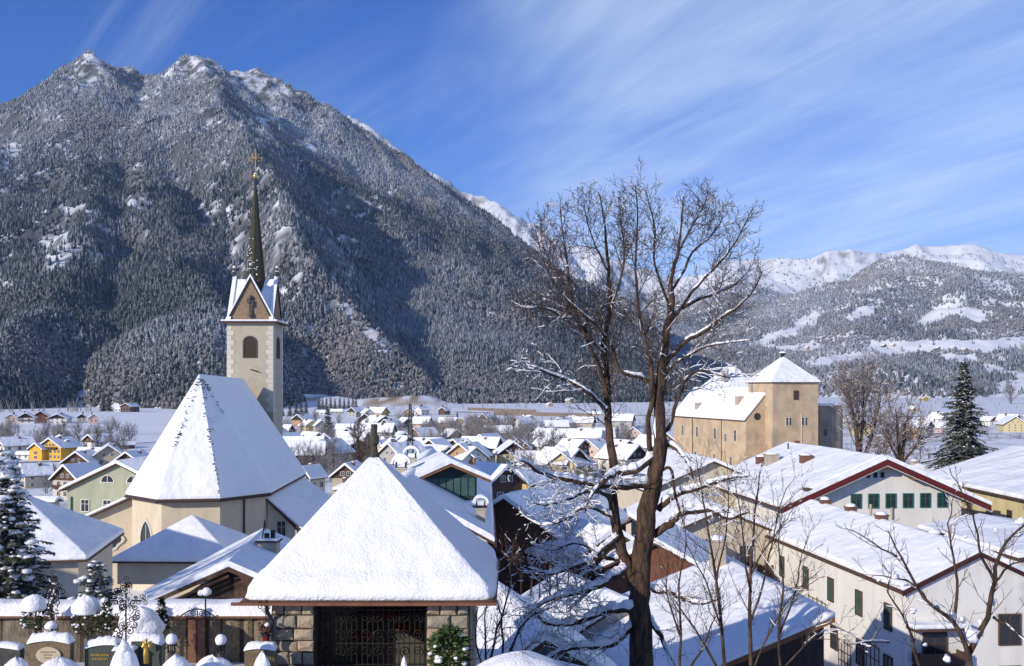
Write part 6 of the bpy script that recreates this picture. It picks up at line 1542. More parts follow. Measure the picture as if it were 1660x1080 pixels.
def snow_on(ms, pts, rs, rr, keep=1.0, fat=1.0):
    """snow lying along the upper side of a branch, broken where it is steep"""
    run = []; runr = []
    def flush():
        if len(run) >= 2:
            q = [r*1.0 for r in runr]; q[0] *= .25; q[-1] *= .25; ms.tube(run, q, 4 if max(q) < .03 else 6, False)
    for i in range(len(pts)-1):
        d = pts[i+1]-pts[i]; sl = abs(d.z)/max(d.length, 1e-6)
        ok = sl < .80 and rr.random() < keep
        if ok:
            for t in ((0, .5) if i < len(pts)-2 else (0, .5, 1)):
                p = pts[i].lerp(pts[i+1], t); r = rs[i]*(1-t)+rs[i+1]*t; h = (r*.80 + .010)*fat*(1.15-.6*sl)*rr.uniform(.75, 1.25)
                run.append(p + Vector((0, 0, r*.55 + h*.55))); runr.append(h)
        else: flush(); run.clear(); runr.clear()
    flush()

def big_tree():
    D0 = 33.0; s = D0/1600; rr = random.Random(5)
    r = thing('bare_tree', 'large forked leafless tree with snow along its branches', 'tree', tuple(P(1036, 1108, D0)))
    base = P(1036, 1108, D0); I = -base
    limbs = [  # (px, py), ... ; start and end radius in px; depth drift at the tip; twig length (m), spacing, snow
      ('trunk', [(1036,1125),(1040,1040),(1036,960),(1042,890),(1050,830),(1062,780),(1070,710),(1069,645),(1076,575),(1087,500),(1088,450),(1099,408),(1104,360),(1108,318)], [41,37,33,31,30,26,20,17,14,10,7,5,3.4,1.4], -.3, 1.2, .38, .10, .55),
      ('trunk', [(1030,950),(1012,905),(1002,865),(994,815),(995,755),(988,700),(984,635),(980,555),(990,498),(986,436),(982,386),(975,330),(970,312)], [22,18,16.5,15.5,14,12,11,9.5,7.5,5.5,4,2.2,1], .8, 1.15, .36, .10, .4),
      ('limb', [(1056,735),(1050,690),(1058,630),(1048,562),(1038,514),(1030,436),(1034,360),(1030,300)], [11,10,9,8,6.5,4.5,3,1.2], -1.2, 1.1, .32, .12, .3),
      ('limb', [(1074,640),(1048,615),(1006,602),(990,560),(968,529),(940,505),(905,470),(880,420),(868,372)], [9,8,7,6,5,4,3,2,.9], -1.8, .95, .32, .3, .25),
      ('limb', [(1077,592),(1098,566),(1114,552),(1142,537),(1173,513),(1196,498),(1222,470),(1236,440)], [10,9,8.5,7.5,6,4.5,3,1], -1.0, .95, .30, .85, .35),
      ('limb', [(1087,515),(1105,500),(1122,490),(1153,478),(1188,463),(1212,440),(1222,425)], [8,7.5,7,6,4.5,2.5,1], 1.2, .9, .30, .85, .35),
      ('limb', [(1086,528),(1110,490),(1138,455),(1168,424),(1192,393),(1212,354),(1219,340)], [7,6.5,5.5,4.5,3.2,1.8,.8], -.8, .9, .28, .5, .35),
      ('limb', [(1074,612),(1094,590),(1112,579),(1145,562),(1180,556),(1215,552)], [6,5.5,5,4,2.6,1], -1.8, .8, .28, .8, .35),
      ('limb', [(1090,470),(1108,440),(1122,410),(1150,385),(1168,360),(1172,338)], [5.5,5,4.2,3.2,2,.9], 1.5, .9, .27, .2, .3),
      ('limb', [(1086,500),(1072,460),(1060,420),(1062,370),(1052,330),(1046,306)], [5.5,5,4,3,2,.8], 1.0, .9, .27, .1, .3),
      ('limb', [(1099,410),(1120,370),(1140,335),(1148,310)], [4.5,3.4,2,.8], .8, .85, .25, .05, .25),
      ('limb', [(984,640),(974,600),(948,545),(925,475),(920,428),(912,378),(908,338)], [8.5,8,6.5,5,3.6,2.2,.9], -1.0, 1.05, .30, .15, .3),
      ('limb', [(982,575),(962,555),(940,524),(912,510),(878,499),(852,500),(828,488)], [6,5.5,5,4.2,3.2,2,.8], -1.3, .9, .28, .75, .3),
      ('limb', [(984,665),(972,655),(951,634),(912,614),(873,599),(850,588),(829,592)], [8,7.5,7,6,4.8,3.2,1], -2.0, .9, .30, .95, .3),
      ('limb', [(988,500),(1004,460),(1012,415),(1008,365),(1002,320)], [5,4.4,3.4,2.2,.8], .6, .95, .28, .1, .25),
      ('limb', [(986,440),(966,400),(952,360),(946,325)], [4.4,3.4,2,.8], -.6, .95, .27, .05, .25),
      ('limb', [(924,478),(902,440),(880,400),(876,352)], [4,3,2,.8], .8, .9, .26, .1, .2),
      ('limb', [(1060,742),(1036,760),(1002,768),(982,777),(960,800),(948,830)], [10,9,8,6.5,4.5,1.6], -1.2, .8, .30, 1, .3),
      ('limb', [(1054,786),(1017,788),(974,788),(924,778),(874,765),(850,748),(828,752)], [11,10,8.5,7,5,3,1], -2.6, .85, .28, 1, .25),
      ('limb', [(1002,866),(988,808),(958,795),(928,806),(891,818),(860,815)], [8,7.5,6.5,5,3.4,1.2], -1.6, .8, .27, 1, .3),
      ('limb', [(1018,925),(988,939),(954,958),(921,965),(884,976),(850,1000)], [11,9.5,7.5,6,4,1.4], -2.4, .9, .24, 1, .2),
      ('limb', [(1047,998),(1021,988),(980,992),(950,1004),(917,1012),(884,1010),(866,990)], [11,10,8.5,7.5,6,4,1.4], -2.0, .85, .26, 1, .2),
      ('limb', [(1004,868),(980,888),(958,908),(921,922),(890,930),(856,920)], [9,8,6.5,5,3.6,1.2], -1.6, .9, .24, 1, .2),
      ('limb', [(1040,1000),(1017,1024),(987,1047),(936,1050),(900,1060),(870,1085)], [10,9,7.5,6,4.4,2], -1.6, .8, .26, 1, .2),
      ('limb', [(1000,840),(972,828),(947,822),(915,842),(880,852),(850,838)], [7,6,5,4,2.6,1], 1.0, .85, .24, 1, .2),
      ('limb', [(1010,905),(985,905),(962,890),(930,880),(896,892),(860,880)], [6.5,6,5,4,2.8,1], 1.2, .85, .24, 1, .2),
      ('limb', [(1066,825),(1095,803),(1132,791),(1180,776),(1215,772)], [9,8,6,4,1.4], -1.6, .8, .28, .9, .3),
      ('limb', [(1062,865),(1086,848),(1104,834),(1150,828),(1182,840),(1215,830)], [11,10,9,7,4.5,1.6], -2.4, .8, .28, 1, .3),
      ('limb', [(1074,712),(1086,722),(1102,733),(1117,756),(1124,778)], [7,6.5,5.5,4,1.4], -1.2, .6, .28, 1, .35),
      ('limb', [(1072,705),(1086,690),(1096,655),(1114,612),(1140,600),(1178,612),(1205,604)], [9,8,7,5.5,4,2.4,1], -1.2, .8, .28, .7, .3),
      ('limb', [(1050,955),(1085,962),(1108,972),(1140,978),(1172,968)], [7,6,5,3.6,1.2], -1.0, .8, .26, 1, .3),
      ('limb', [(1046,1000),(1062,1015),(1080,1050),(1098,1085)], [8,7,5.5,3], -1.4, .7, .3, 1, .3),
      ('limb', [(1060,775),(1086,757),(1094,800),(1108,850)], [5,4.5,3.5,1.2], -1.4, .6, .3, .6, .35),
    ]
    crown = MB(); snow = MB()
    for nm, pts, rad, drift, tl, sp, sf, t0 in limbs:
        n = len(pts); path = [P(px, py, D0 + drift*(i/(n-1))**1.3 + (0.0 if i == 0 else rr.gauss(0, .06))) + I for i, (px, py) in enumerate(pts)]
        fk = .52 if nm == 'trunk' else (.60 if pts[-1][1] > 700 else .42); path, rads = smooth_path(path, [max(q*fk, .8)*s for q in rad], 4)
        path = [p + jit(rr, min(.022, q*.22)) for p, q in zip(path, rads)]
        b = MB(); b.tube(path, rads, 9 if rad[0] > 8 else 6); b.build(nm, M['bark_big'], r, smooth=True)
        low = pts[-1][1] > 560
        run = []                                                   # snow blown onto the weather side of the steep stems
        for i in range(len(path)-1):
            d = (path[i+1]-path[i]).normalized()
            if abs(d.z) > .55 and rads[i] > .03 and (len(run) < 3 and (run or rr.random() < .13)):
                run.append((path[i] + Vector((-.80*rads[i], -.45*rads[i], .1*rads[i])), rads[i]*.30*rr.uniform(.6, 1.1)))
            elif run:
                if len(run) > 1: q = [a for _, a in run]; q[0] *= .3; q[-1] *= .3; snow.tube([a for a, _ in run], q, 5, False)
                run = []
        if sf > .05: snow_on(snow, path, rads, rr, .97 if sf > .6 else .75, 1.35 if pts[-1][1] > 700 else 1.0)
        tw = MB()
        sprout(crown, snow, rr, path, rads, 0, 2, tl*2.25 if not low else tl*1.8, sp*(.64 if not low else .70), .20 if not low else .06, (.92 if low else .16), t0, (30, 68) if not low else (30, 65), .0088 if not low else .007, .55, .74, .66 if not low else .5)
    crown.build('crown', M['twig'], r)
    o = snow.build('branch_snow', M['snow_near'], r); o['kind'] = 'stuff'
    print('big tree', len(crown.f), len(snow.f))
big_tree()

def bush(name, label, cat, stems, D, tl, sp, lev, tm, snowf, rad=4, group=None, up=.3, seed=1):
    rm = max(.0065, D*.00022)
    """a tree or shrub from stems traced as pixel paths at distance D"""
    rr = random.Random(seed); s = D/1600; base = P(stems[0][0][0], stems[0][0][1], D); r = thing(name, label, cat, tuple(base), 0, group)
    cr = MB(); sn = MB(); rr2 = random.Random(seed+3)
    for st in stems:
        n = len(st); dr = rr.uniform(-1.0, 1.0)
        path = [P(p[0], p[1], D + dr*(i/(n-1))) - base for i, p in enumerate(st)]; k = (st[0][2] if len(st[0]) > 2 else rad)*.62
        path, rads = smooth_path(path, [k*s*(1-.85*i/(n-1)) for i in range(n)], 3); path = [p + jit(rr, .012) for p in path]
        b = MB(); b.tube(path, rads, 6); b.build('stem', M['bark_big'], r, smooth=True)
        snow_on(sn, path, rads, rr2, .45, .8); sprout(cr, sn, rr, path, rads, 0, lev, tl, sp, up, snowf, .25, (30, 62), rm)
    o = cr.build('twigs', tm, r); o['kind'] = 'stuff'; o = sn.build('branch_snow', M['snow_near'], r); o['kind'] = 'stuff'; return r, base, s
bush('shrub', 'bare many-stemmed shrub with snowy twigs right of the chapel', 'shrub', [[(790,1110,4.5),(800,1040),(818,985),(828,930),(832,880)],[(795,1110,4),(786,1040),(790,980),(806,930)],[(800,1110,4.5),(830,1050),(850,1010),(880,990),(905,985)],[(800,1110,4),(815,1060),(812,1000),(800,950),(810,905)],[(805,1110,4),(845,1060),(870,1040),(890,1050)],[(795,1110,3.5),(775,1060),(772,1010),(780,960)]], 28, 1.2, .22, 2, M['twig'], .6, seed=3, group='bare shrubs')
bush('bare_sapling', 'thin bare sapling with two forked stems before the open shed, nearest the big tree', 'tree', [[(1178,1115,5.5),(1172,1030),(1160,940),(1148,860),(1136,790),(1128,740)],[(1172,1030,3.5),(1150,960),(1122,900),(1098,860)],[(1160,940,3),(1176,870),(1182,800),(1178,750)],[(1180,1115,4),(1140,1040),(1098,980),(1072,940)]], 29, 1.7, .30, 2, M['twig'], .2, seed=5, group='bare saplings')
bush('bare_sapling', 'tallest slim bare sapling before the middle of the open shed', 'tree', [[(1218,1115,6),(1216,1010),(1217,930),(1222,860),(1228,790),(1236,745)],[(1217,960,3.5),(1206,900),(1200,830),(1190,775)],[(1216,1010,3.5),(1236,950),(1252,880),(1268,810),(1290,770)],[(1217,930,3),(1240,890),(1272,850),(1300,836)],[(1220,1090,3),(1250,1020),(1290,960),(1335,920)]], 28, 1.7, .30, 2, M['twig'], .2, seed=6, group='bare saplings')
bush('bare_sapling', 'thin bare sapling right beside the big trunk before the open shed', 'tree', [[(1098,1115,4.5),(1104,1030),(1100,950),(1112,880),(1106,810)],[(1104,1030,3),(1080,960),(1084,900)],[(1100,1110,3.5),(1140,1050),(1160,1000),(1200,960)]], 30, 1.5, .28, 2, M['twig'], .25, seed=15, group='bare saplings')
bush('bare_sapling', 'thin bare sapling at the right end of the open shed roof', 'tree', [[(1268,1115,4.5),(1262,1030),(1270,950),(1262,880),(1270,820)],[(1262,1030,3),(1290,960),(1300,900),(1318,850)],[(1266,1090,3),(1310,1040),(1350,1020),(1390,1030)]], 27, 1.5, .28, 2, M['twig'], .25, seed=16, group='bare saplings')
bush('thicket', 'dark brown leafless thicket in the shade left of the big tree trunk', 'shrub', [[(830+i*15,960+(i*37 % 17),3),(826+i*15+(i*13 % 9),915),(818+i*16+(i*29 % 13),872+(i*7 % 19))] for i in range(9)], 50, 1.6, .30, 2, M['twig_dark'], .08, seed=17, group='bare shrubs')
rr_, b_, s_ = bush('apple_tree', 'small knobbly fruit tree with snow lumps in the lower right corner', 'tree', [[(1572,1120,9),(1570,1062),(1545,1010),(1500,970),(1462,905),(1440,860)],[(1570,1062,8),(1600,1000),(1612,940),(1625,890),(1662,850),(1700,835)],[(1545,1010,5),(1552,960),(1545,900),(1538,850),(1548,800)],[(1500,970,4),(1470,940),(1430,935),(1395,930)],[(1612,940,4.5),(1590,900),(1582,850),(1560,800),(1540,760)],[(1500,1115,5),(1485,1060),(1470,1010),(1440,960),(1445,935)],[(1610,1000,4),(1640,1020),(1670,1040)],[(1612,945,4),(1640,915),(1690,910)],[(1462,905,3),(1430,890),(1395,868),(1370,855)],[(1440,1040,3),(1400,1040),(1370,1050)]], 20, .95, .22, 1, M['twig'], .25, seed=8, up=.25)
b = MB(); q_ = random.Random(2)
for (px, py, q) in ((1574,1030,16),(1560,1005,10),(1540,1000,12),(1612,950,9),(1605,975,10),(1450,935,9),(1480,990,8),(1625,890,6),(1655,845,9),(1460,905,8),(1520,985,8),(1425,940,5),(1590,1010,7),(1535,1068,9),(1500,1045,6),(1565,870,5),(1615,860,5),(1650,865,10)): b.blob(P(px, py, 19.95)-b_, (q*s_*(.55+.4*q_.random()), q*s_*.55, q*s_*(.45+.4*q_.random())), 9, 6, .30, px)
o = b.build('snow_lumps', M['snow_near'], rr_, smooth=True); o['kind'] = 'stuff'

# ------------------------------------------------------------------ prototypes of village trees
def bare_proto(name, label, cat, H, spread, tm, seed, stems=1, group=None, dens=1.0):
    rr = random.Random(seed); r = thing(name, label, cat, (0, 0, -500), 0, group); tr = MB(); cr = MB()
    for k in range(stems):
        a = rr.uniform(0, 6.28); lean = (.25 if stems > 1 else .06)*H; pts = [Vector((.2*math.cos(a)*(stems > 1), .2*math.sin(a)*(stems > 1), -.5)), Vector((lean*.3*math.cos(a), lean*.3*math.sin(a), H*.28)), Vector((lean*.7*math.cos(a), lean*.7*math.sin(a), H*.6)), Vector((lean*math.cos(a), lean*math.sin(a), H*.95))]
        path, rads = smooth_path(pts, [H*.026, H*.02, H*.011, H*.003], 3); tr.tube(path, rads, 5)
        n = int(15*dens)
        for i in range(n):
            t = .20 + .78*i/n; j = int(t*(len(path)-1)); p = path[j]; b = a + i*2.4; q = .55 + .5*t; L_ = H*spread*(1.05-.75*abs(t-.42))*rr.uniform(.8, 1.15)
            d = Vector((math.cos(b)*math.cos(q), math.sin(b)*math.cos(q), math.sin(q))); pp = [p]
            for m in range(4): d = (d + jit(rr, .12) + Vector((0, 0, .10))).normalized(); pp.append(pp[-1] + d*L_/4)
            rs = [H*.010, H*.008, H*.006, H*.0045, H*.003]; cr.twig(pp, rs); sprout(cr, None, rr, pp, rs, 0, 1, L_*.55, L_*.075/dens, .25, 0, .12, (30, 65), H*.0042, .5, .9)
    o = tr.build('trunk', M['bark_big'], r); o = cr.build('crown', tm, r); return r
GR = 'bare frosted trees among the village houses'
protos = [bare_proto('bare_tree', 'bare frosted tree with a rounded crown standing among the village houses', 'tree', 10, .42, M['twig_grey'], 31, 1, GR, 1.0),
          bare_proto('bare_tree', 'bare frosted tree with a rounded crown standing among the village houses', 'tree', 9, .5, M['twig_grey'], 32, 2, GR, .8),
          bare_proto('bare_tree', 'bare frosted tree with a rounded crown standing among the village houses', 'tree', 10, .34, M['twig_brown'], 33, 1, GR, 1.0),
          bare_proto('bare_tree', 'bare frosted tree with a rounded crown standing among the village houses', 'tree', 6, .62, M['twig_grey'], 34, 3, GR, .7)]
PH = [10, 9, 10, 6]
M['needles'] = mat_attr('spruce_needles', 0.9)
def spruce(name, label, cat, H, rad, seed, levels, per, leaf, frost=.25, group=None, snowlump=0.0, blue=0.0, droop=.35, lump=1.0):
    """trunk, whorls of drooping boughs made of many small needle sprays, snow lying on the boughs"""
    r_ = np.random.default_rng(seed); r = thing(name, label, cat, (0, 0, -500), 0, group)
    b = MB(); b.tube([(0, 0, -1), (0, 0, H*.5), (0, 0, H)], [H*.018, H*.011, H*.002], 6); b.build('trunk', M['bark'], r)
    V = []; Cc = []; sv = MB(); sk = 0
    for i in range(levels):
        t = (i + r_.random()*.6)/levels; z = H*(.04 + .95*t); R_ = rad*(1-t)**.85*(.72 + .5*r_.random()) + .10
        for j in range(max(5, int(per*(1-.5*t)))):
            a = r_.random()*6.283; L_ = R_*(.6 + .5*r_.random()); dr = droop*(.5 + .9*r_.random())*(1.15-t); n = max(8, int(L_/leaf*7)); hz = H*.012*(r_.random()*2-1)
            u = .12 + .88*r_.random(n)**.8; ca, sa = math.cos(a), math.sin(a); wd = leaf*.55*(1.15-u)
            off = (r_.random(n)*2-1)*wd*1.6
            p = np.stack([ca*L_*u - sa*off, sa*L_*u + ca*off, z + hz - L_*dr*u*u + .12*L_*u - abs(off)*.25], -1)
            w = leaf*(.55+.6*r_.random(n)); ta = a + np.sign(off)*(.5+.7*r_.random(n)); dz = -.15-.45*r_.random(n)
            tip = p + np.stack([np.cos(ta)*w, np.sin(ta)*w, dz*w], -1)
            o = np.stack([-np.sin(ta)*w*.30, np.cos(ta)*w*.30, .12*w*(r_.random(n)-.5)], -1)
            V.append(np.stack([p - o, tip, p + o], 1).reshape(-1, 3))
            f = np.clip(np.where(r_.random(n) < .4, frost*(.4+1.6*r_.random(n)), frost*.12), 0, 1)[:, None]
            g = np.array([0.034, 0.044, 0.020])*(.55+.9*r_.random((n, 1)))*np.array([1-.2*blue, 1, 1+.6*blue]); Cc.append(np.repeat(g*(1-f)+np.array([.64, .66, .70])*f, 3, 0))
            if snowlump and r_.random() < snowlump:
                for _ in range(2 if r_.random() < .5 else 1):
                    uu = .40+.55*r_.random(); s_ = leaf*(.30+.75*r_.random()**2)*lump; sv.blob((ca*L_*uu, sa*L_*uu, z + hz - L_*dr*uu*uu + .12*L_*uu + s_*.12), (s_*1.25, s_*1.25, s_*.5), 6, 4, .25, sk); sk += 1
    V = np.vstack(V); F_ = np.arange(len(V)).reshape(-1, 3)
    o = link('foliage', np_mesh('foliage', V, F_, np.vstack(Cc)), r, M['needles'])
    if sv.v: q = sv.build('bough_snow', M['snow_near'], r, smooth=True); q['kind'] = 'stuff'
    return r
def tri_arrays(o):
    me = o.data; me.calc_loop_triangles(); v = np.zeros(len(me.vertices)*3); me.vertices.foreach_get('co', v); f = np.zeros(len(me.loop_triangles)*3, int); me.loop_triangles.foreach_get('vertices', f); return v.reshape(-1, 3), f.reshape(-1, 3)
PMESH = [tri_arrays(bare_proto('bare_tree', 'x', 'tree', H_, sp_, M['twig_grey'], 60+i_, st_, None, .45).children[1]) for i_, (H_, sp_, st_) in enumerate(((10, .42, 1), (9, .5, 2), (10, .34, 1), (6, .62, 3)))]
for o in [o for o in C.objects if o.get('label') == 'x']:
    for c in list(o.children): bpy.data.objects.remove(c)
    bpy.data.objects.remove(o)
print('thicket proto faces', [len(f) for v, f in PMESH])
def place(o, x, y, z, sc, rz): o.location = (x, y, z); o.scale = (sc, sc, sc*1.0); o.rotation_euler = (0, 0, rz); return o
first = {}
HOUSES = [(o.location.x, o.location.y, 9.0) for o in C.objects if o.parent is None and o.get('category') in ('house', 'shed', 'barn', 'garage', 'hut', 'inn', 'castle', 'church', 'pavilion')]
def bare(k, px, yb, hpx, label=None, group=None, D=None, rr=random.Random(77)):
    D = D or dist(yb, px); x = PX(px, D); z = gzf(x, D); sc = hpx*D/1600/PH[k]
    if k not in first: first[k] = True; o = protos[k]
    else: o = copy_tree(protos[k])
    place(o, x, D, z-.1, sc, rr.uniform(0, 6.28))
    if label: o['label'] = label
    if group: o['group'] = group
    return o
bush('bare_tree', 'wide bare brown tree with snowy boughs right of the castle bastion', 'tree', [[(1395,775,9),(1392,735),(1388,700),(1380,660),(1372,628)],[(1397,755,6),(1412,710),(1422,672),(1428,645)],[(1394,740,5),(1398,690),(1400,650),(1396,622)],[(1396,770,5),(1425,745),(1440,722)]], 222, 13, .95, 2, M['twig_brown'], .8, group='bare trees by the castle', seed=21)
bush('bare_tree', 'dark bare twin-stemmed tree between the castle and the tall spruce', 'tree', [[(1458,775,8),(1458,735),(1455,700),(1452,662)],[(1460,770,6),(1464,725),(1468,690),(1474,668)],[(1459,750,5),(1440,715),(1428,690)],[(1461,752,5),(1485,722),(1500,705)],[(1458,765,5),(1432,750),(1412,742)],[(1462,768,5),(1490,752),(1515,745)]], 200, 10, .9, 2, M['twig_brown'], .8, group='bare trees by the castle', seed=22)
for px, yb, h, lb in ((200, 719, 28, 'left one of the pair of bare trees alone in the field'), (211, 719, 30, 'right one of the pair of bare trees alone in the field'), (102, 716, 33, 'big snowy bare tree behind the yellow house'), (158, 733, 36, 'tall bare tree in front of the brown-roofed house'), (126, 735, 22, 'small bare tree beside the little orange house'),
    (185, 741, 30, 'bare bushy tree by the road right of the yellow house'), (196, 741, 26, 'second bare bushy tree by the road right of the yellow house'), (543, 790, 78, 'tall thin bare tree beside the narrow cream house'), (582, 760, 82, 'large brown bare tree before the dark farmhouse'), (596, 762, 60, 'brown bare tree close to the stone finial'), (800, 790, 44, 'bare creeper tree before the house with twin chimneys'), (822, 792, 40, 'bare tree at the right corner of the twin-chimney house'),
    (86, 788, 34, 'frosted bare tree between the cream dormer house and the gabled house'), (75, 800, 28, 'small frosted bare tree beside the cream dormer house'), (1120, 770, 60, 'bare bush before the long castle wing, on the left'), (1160, 775, 52, 'bare bush before the long castle wing, on the right'), (1640, 655, 30, 'bare tree behind the pale yellow house at the right edge')):
    bare(3 if 'bush' in lb else (2 if 'brown' in lb else 0 if h > 30 else 1), px, yb, h, lb, 'single bare trees in the valley')
for (x, y, sc, lb) in ((-31, 29, 1.5, 'bare tree beyond the left edge of the cemetery, nearer one'), (-37, 36, 1.6, 'bare tree beyond the left edge of the cemetery, farther one')):
    if 0 in first: o = copy_tree(protos[0])
    else: first[0] = True; o = protos[0]
    place(o, x, y, gzf(x, y)-.2, sc, x); o['label'] = lb; o['group'] = 'trees beyond the cemetery'
rr = random.Random(12); LG = {}
def scatter(n, x0, x1, y0, y1, h0, h1, kinds, label, group, avoid=True, tries=40):
    got = 0; t = 0; VS = []; FS = []; nb = 0
    for px, yb, D, x, zg, _n in spots(rr, n*12, x0, x1, y0, y1):
        if got >= n: break
        if avoid and any((x-hx)**2 + (D-hy)**2 < (hr*max(1, D/480))**2 for hx, hy, hr in HOUSES): continue
        k = rr.choice(kinds); hh = rr.uniform(h0, h1)*(1.0 if y1-y0 < 25 else .6+.8*(yb-y0)/(y1-y0)); kw = ('bare rounded tree', 'bare twin-stemmed tree', 'bare brown tree', 'bare frosted bush')[k]
        if not avoid:                                    # a far thicket nobody could count: one mass
            rz = rr.uniform(0, 6.28); sc = hh*D/1600/PH[k]; cs, sn_ = math.cos(rz)*sc, math.sin(rz)*sc
            v, f = PMESH[k]; q = np.stack([v[:, 0]*cs - v[:, 1]*sn_ + x, v[:, 0]*sn_ + v[:, 1]*cs + D, v[:, 2]*sc + zg - .1], -1); VS.append(q); FS.append(f + nb); nb += len(q); got += 1; continue
        lb = near_label(px, D, hh, kw)
        lb = lb or label; bare(k, px, yb, hh, lb, LG.setdefault(lb, group), D=D); got += 1
    if VS: o = link('thicket', np_mesh('thicket', np.vstack(VS), np.vstack(FS)), None, M['twig_grey']); tag(o, kind='stuff')
scatter(70, 600, 850, 686, 750, 17, 32, (0, 1, 1, 3), 'bare frosted tree standing among the village houses', GR)
scatter(30, 450, 600, 686, 790, 22, 38, (0, 1, 2, 3), 'bare frosted tree in the gardens right of the church tower', 'bare garden trees by the church')
scatter(34, 690, 835, 700, 722, 20, 32, (0, 1, 1), 'bare frosted tree of the old orchard before the red-gabled house', 'bare orchard trees')
scatter(40, 830, 1090, 686, 745, 14, 28, (0, 1, 3), 'bare frosted tree in the plain behind the big leafless tree', 'bare trees of the plain')
scatter(30, 0, 190, 692, 738, 16, 30, (0, 1, 3), 'bare frosted tree near the yellow house', 'bare trees near the yellow house')
scatter(36, -20, 150, 665.5, 669, 15, 24, (1, 3, 0), 'bare grey tree of the thicket at the foot of the mountain', 'thicket at the mountain foot', False)
scatter(60, 440, 860, 645, 666, 9, 16, (1, 3), 'bare grey tree of the riverside thicket before the mountain', 'riverside thicket', False)
scatter(24, 830, 1110, 646, 660, 7, 12, (1, 3), 'bare grey tree along the far side of the plain', 'far plain trees', False)
scatter(44, 1370, 1700, 648, 685, 9, 17, (1, 3, 0), 'bare grey tree on the plain right of the castle', 'trees on the right plain', False)
scatter(14, 830, 1060, 760, 800, 26, 44, (1, 2, 3), 'bare garden tree behind the lower boughs of the big tree', 'garden trees behind the big tree')
scatter(10, 655, 830, 640, 652, 9, 13, (1, 3), 'bare grey tree close to the wood above the plain', 'wood edge trees', False)
# garden shrubs and hedges between the houses: nobody could count them
def shrubbery(n, x0, x1, y0, y1, h0, h1, m):
    VS = []; FS = []; nb = 0; t = got = 0
    for px, yb, D, x, zg, nz in spots(rr, n*8, x0, x1, y0, y1):
        if got >= n: break
        if nz < .47: continue
        if any((o.location.x-x)**2 + (o.location.y-D)**2 < (7*max(1, D/480))**2 for o in HL): continue
        k = rr.choice((1, 3, 3)); hh = rr.uniform(h0, h1)*(.6+.8*(yb-y0)/(y1-y0)); rz = rr.uniform(0, 6.28); sc = hh*D/1600/PH[k]; cs, sn_ = math.cos(rz)*sc, math.sin(rz)*sc
        v, f = PMESH[k]; VS.append(np.stack([v[:, 0]*cs - v[:, 1]*sn_ + x, v[:, 0]*sn_ + v[:, 1]*cs + D, v[:, 2]*sc + zg - .1], -1)); FS.append(f + nb); nb += len(v); got += 1
    o = link('shrubbery', np_mesh('shrubbery', np.vstack(VS), np.vstack(FS)), None, m); tag(o, kind='stuff')
shrubbery(420, 445, 1100, 684, 780, 9, 17, M['twig_brown']); shrubbery(170, 640, 1110, 650, 688, 7, 12, M['twig_grey']); shrubbery(120, -20, 210, 690, 745, 9, 15, M['twig_brown']); shrubbery(120, 1370, 1700, 650, 715, 7, 13, M['twig_brown'])
for k, p in enumerate(protos):
    if k not in first: bpy.data.objects.remove(p)
# ------------------------------------------------------------------ conifers
sA = spruce('spruce', 'tall dark spruce beside the big roof at the right', 'spruce', 17.0, 4.7, 41, 58, 16, .60, .26, 'spruces', .45, 0, .34, .30)
D = 150; place(sA, PX(1562, D), D, PZ(765, D), 1.0, 0)
sB = spruce('fir', 'snow-laden dark fir in the left foreground beside the pavilion', 'fir', 7.6, 2.3, 43, 46, 17, .26, .16, None, .75, .1, .25, 1.05)
D = 45; place(sB, PX(13, D), D, PZ(1000, D), 1.0, 0)
sC = spruce('fir', 'young fir with snow-laden boughs behind the cemetery wall', 'fir', 1.75, 0.95, 44, 15, 11, .17, .2, None, .8, .5, .1, .9)
D = 36; place(sC, PX(157, D), D, PZ(985, D), 1.0, 0)
sD = spruce('spruce', 'tall dark spruce in the valley right of the church tower', 'spruce', 14, 3.7, 45, 26, 10, 1.0, .30, 'valley spruces', .0, 0, .3)
def spr(px, yb, hpx, label, group='valley spruces', D=None, first=[True]):
    D = D or dist(yb, px); o = sD if first[0] else copy_tree(sD); first[0] = False
    x = PX(px, D); place(o, x, D, gzf(x, D)-.2, hpx*D/1600/14, px); o['label'] = label; o['group'] = group
spr(532, 722, 62, 'tall dark spruce in the valley right of the church tower')
spr(638, 748, 48, 'slim spruce with a snowy left edge between the finial and the lattice mast')
for i, (px, h, lb) in enumerate(((458, 18, 'leftmost spruce of the row before the gravel heaps'), (470, 22, 'second spruce of the row before the gravel heaps'), (480, 25, 'third spruce of the row before the gravel heaps'), (488, 26, 'fourth spruce of the row before the gravel heaps'), (496, 25, 'rightmost spruce of the row before the gravel heaps'))): spr(px, 675, h, lb)
for px, yb in ((517,664),(523,663),(529,664),(536,662),(543,663),(551,662),(558,663),(565,662),(572,664),(577,666)): spr(px, yb, 16 + (px*7 % 5), 'dark spruce in the little grove between the gravel heaps', 'spruce grove by the gravel heaps')
spr(168, 667, 30, 'left of two snowy spruces at the mountain foot by the lone farmhouse'); spr(177, 667, 26, 'right of two snowy spruces at the mountain foot by the lone farmhouse')
spr(1001, 715, 26, 'small spruce between the two stems of the bare tree, on the left'); spr(1015, 716, 28, 'small spruce between the two stems of the bare tree, on the right')
spr(741, 682, 15, 'small spruce behind the tan box-shaped house'); spr(141, 793, 22, 'small snowy spruce before the timber-gabled house')
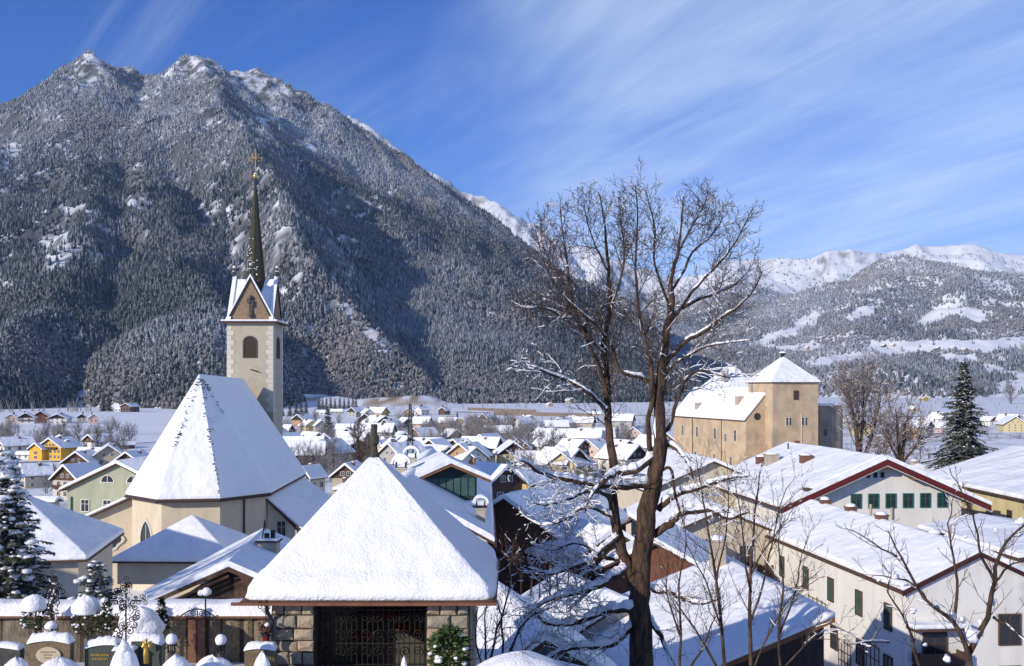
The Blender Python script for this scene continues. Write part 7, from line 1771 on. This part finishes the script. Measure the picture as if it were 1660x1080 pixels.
# dark clipped hedges along the road by the yellow house
for (x0, x1, yb, lb) in ((117, 131, 739, 'short dark hedge right beside the yellow house'), (138, 176, 740, 'long dark hedge along the road right of the yellow house'), (178, 208, 741, 'dark hedge at the right end of the road')):
    D = dist(yb, x0); a, c = PX(x0, D), PX(x1, D); b = MB(); nn = int((c-a)/1.1)
    for i in range(nn): b.blob((i*1.1+.5, 0, .8), (1.0, .9, 1.25), 7, 5, .16, i+int(x0))
    o = b.build('hedge', M['dark_leaf'], None); o.location = (a, D, gzf(a, D)); tag(o, lb, 'hedge', 'road hedges')
# fence posts in the field on the right
for px, yb, lb in ((1610, 746, 'left wooden pole on the snowy field at the right'), (1645, 742, 'right wooden pole with a cross bar on the snowy field')):
    D = dist(yb, px); o = thing('pole', lb, 'pole', (PX(px, D), D, gzf(PX(px, D), D)), 0, 'poles on the field'); h = 20*D/1600; b = MB(); b.tube([(0, 0, -1), (0, 0, h)], .22, 6); b.build('post', M['bark_big'], o)
    b = MB(); b.tube([(-1.2, 0, h*.9), (1.2, 0, h*.9)], .13, 5); b.build('cross_bar', M['bark_big'], o)
# the road past the yellow house and the lane across the plain: ploughed strips with low snow banks
def road(name, pts, w, col=(0.42, 0.41, 0.40)):
    b = MB(); P_ = [Vector((PX(px, dist(py, px)), dist(py, px), 0)) for px, py in pts]; P_, _ = smooth_path(P_, [1]*len(P_), 10); v = []
    for i, p in enumerate(P_):
        d = (P_[min(i+1, len(P_)-1)]-P_[max(i-1, 0)]).normalized(); n = Vector((-d.y, d.x, 0))
        for k in (-.5, -.25, 0, .25, .5): q = p + n*w*k; v.append((q.x, q.y, gzf(q.x, q.y)+.22))
    b.add(v, [(i*5+j, i*5+j+1, (i+1)*5+j+1, (i+1)*5+j) for i in range(len(P_)-1) for j in range(4)])
    o = b.build(name, mat('ploughed_road', col, tuple(c*.7 for c in col), .15, .9), None); tag(o, kind='structure')
road('road', [(-40, 752), (40, 750), (110, 748), (200, 744), (300, 738)], 5)
road('road', [(440, 762), (600, 752), (800, 748), (1000, 752), (1200, 748)], 6, (.36, .33, .31))
road('road', [(740, 668), (900, 672), (1100, 674), (1700, 676)], 22, (.34, .29, .25))

# ------------------------------------------------------------------ the winter air
def make_haze():
    b = MB(); b.box(-9000, 9000, -300, 12500, -14, 2300)
    m = bpy.data.materials.new('cold_air'); m.use_nodes = True; nt = m.node_tree; N = nt.nodes
    for n in list(N):
        if n.type != 'OUTPUT_MATERIAL': N.remove(n)
    v = N.new('ShaderNodeVolumePrincipled'); v.inputs['Color'].default_value = (0.45, 0.66, 1.0, 1); v.inputs['Density'].default_value = 2.6e-5
    nt.links.new(v.outputs[0], N['Material Output'].inputs['Volume'])
    o = b.build('haze', m); tag(o, kind='stuff')
make_haze()
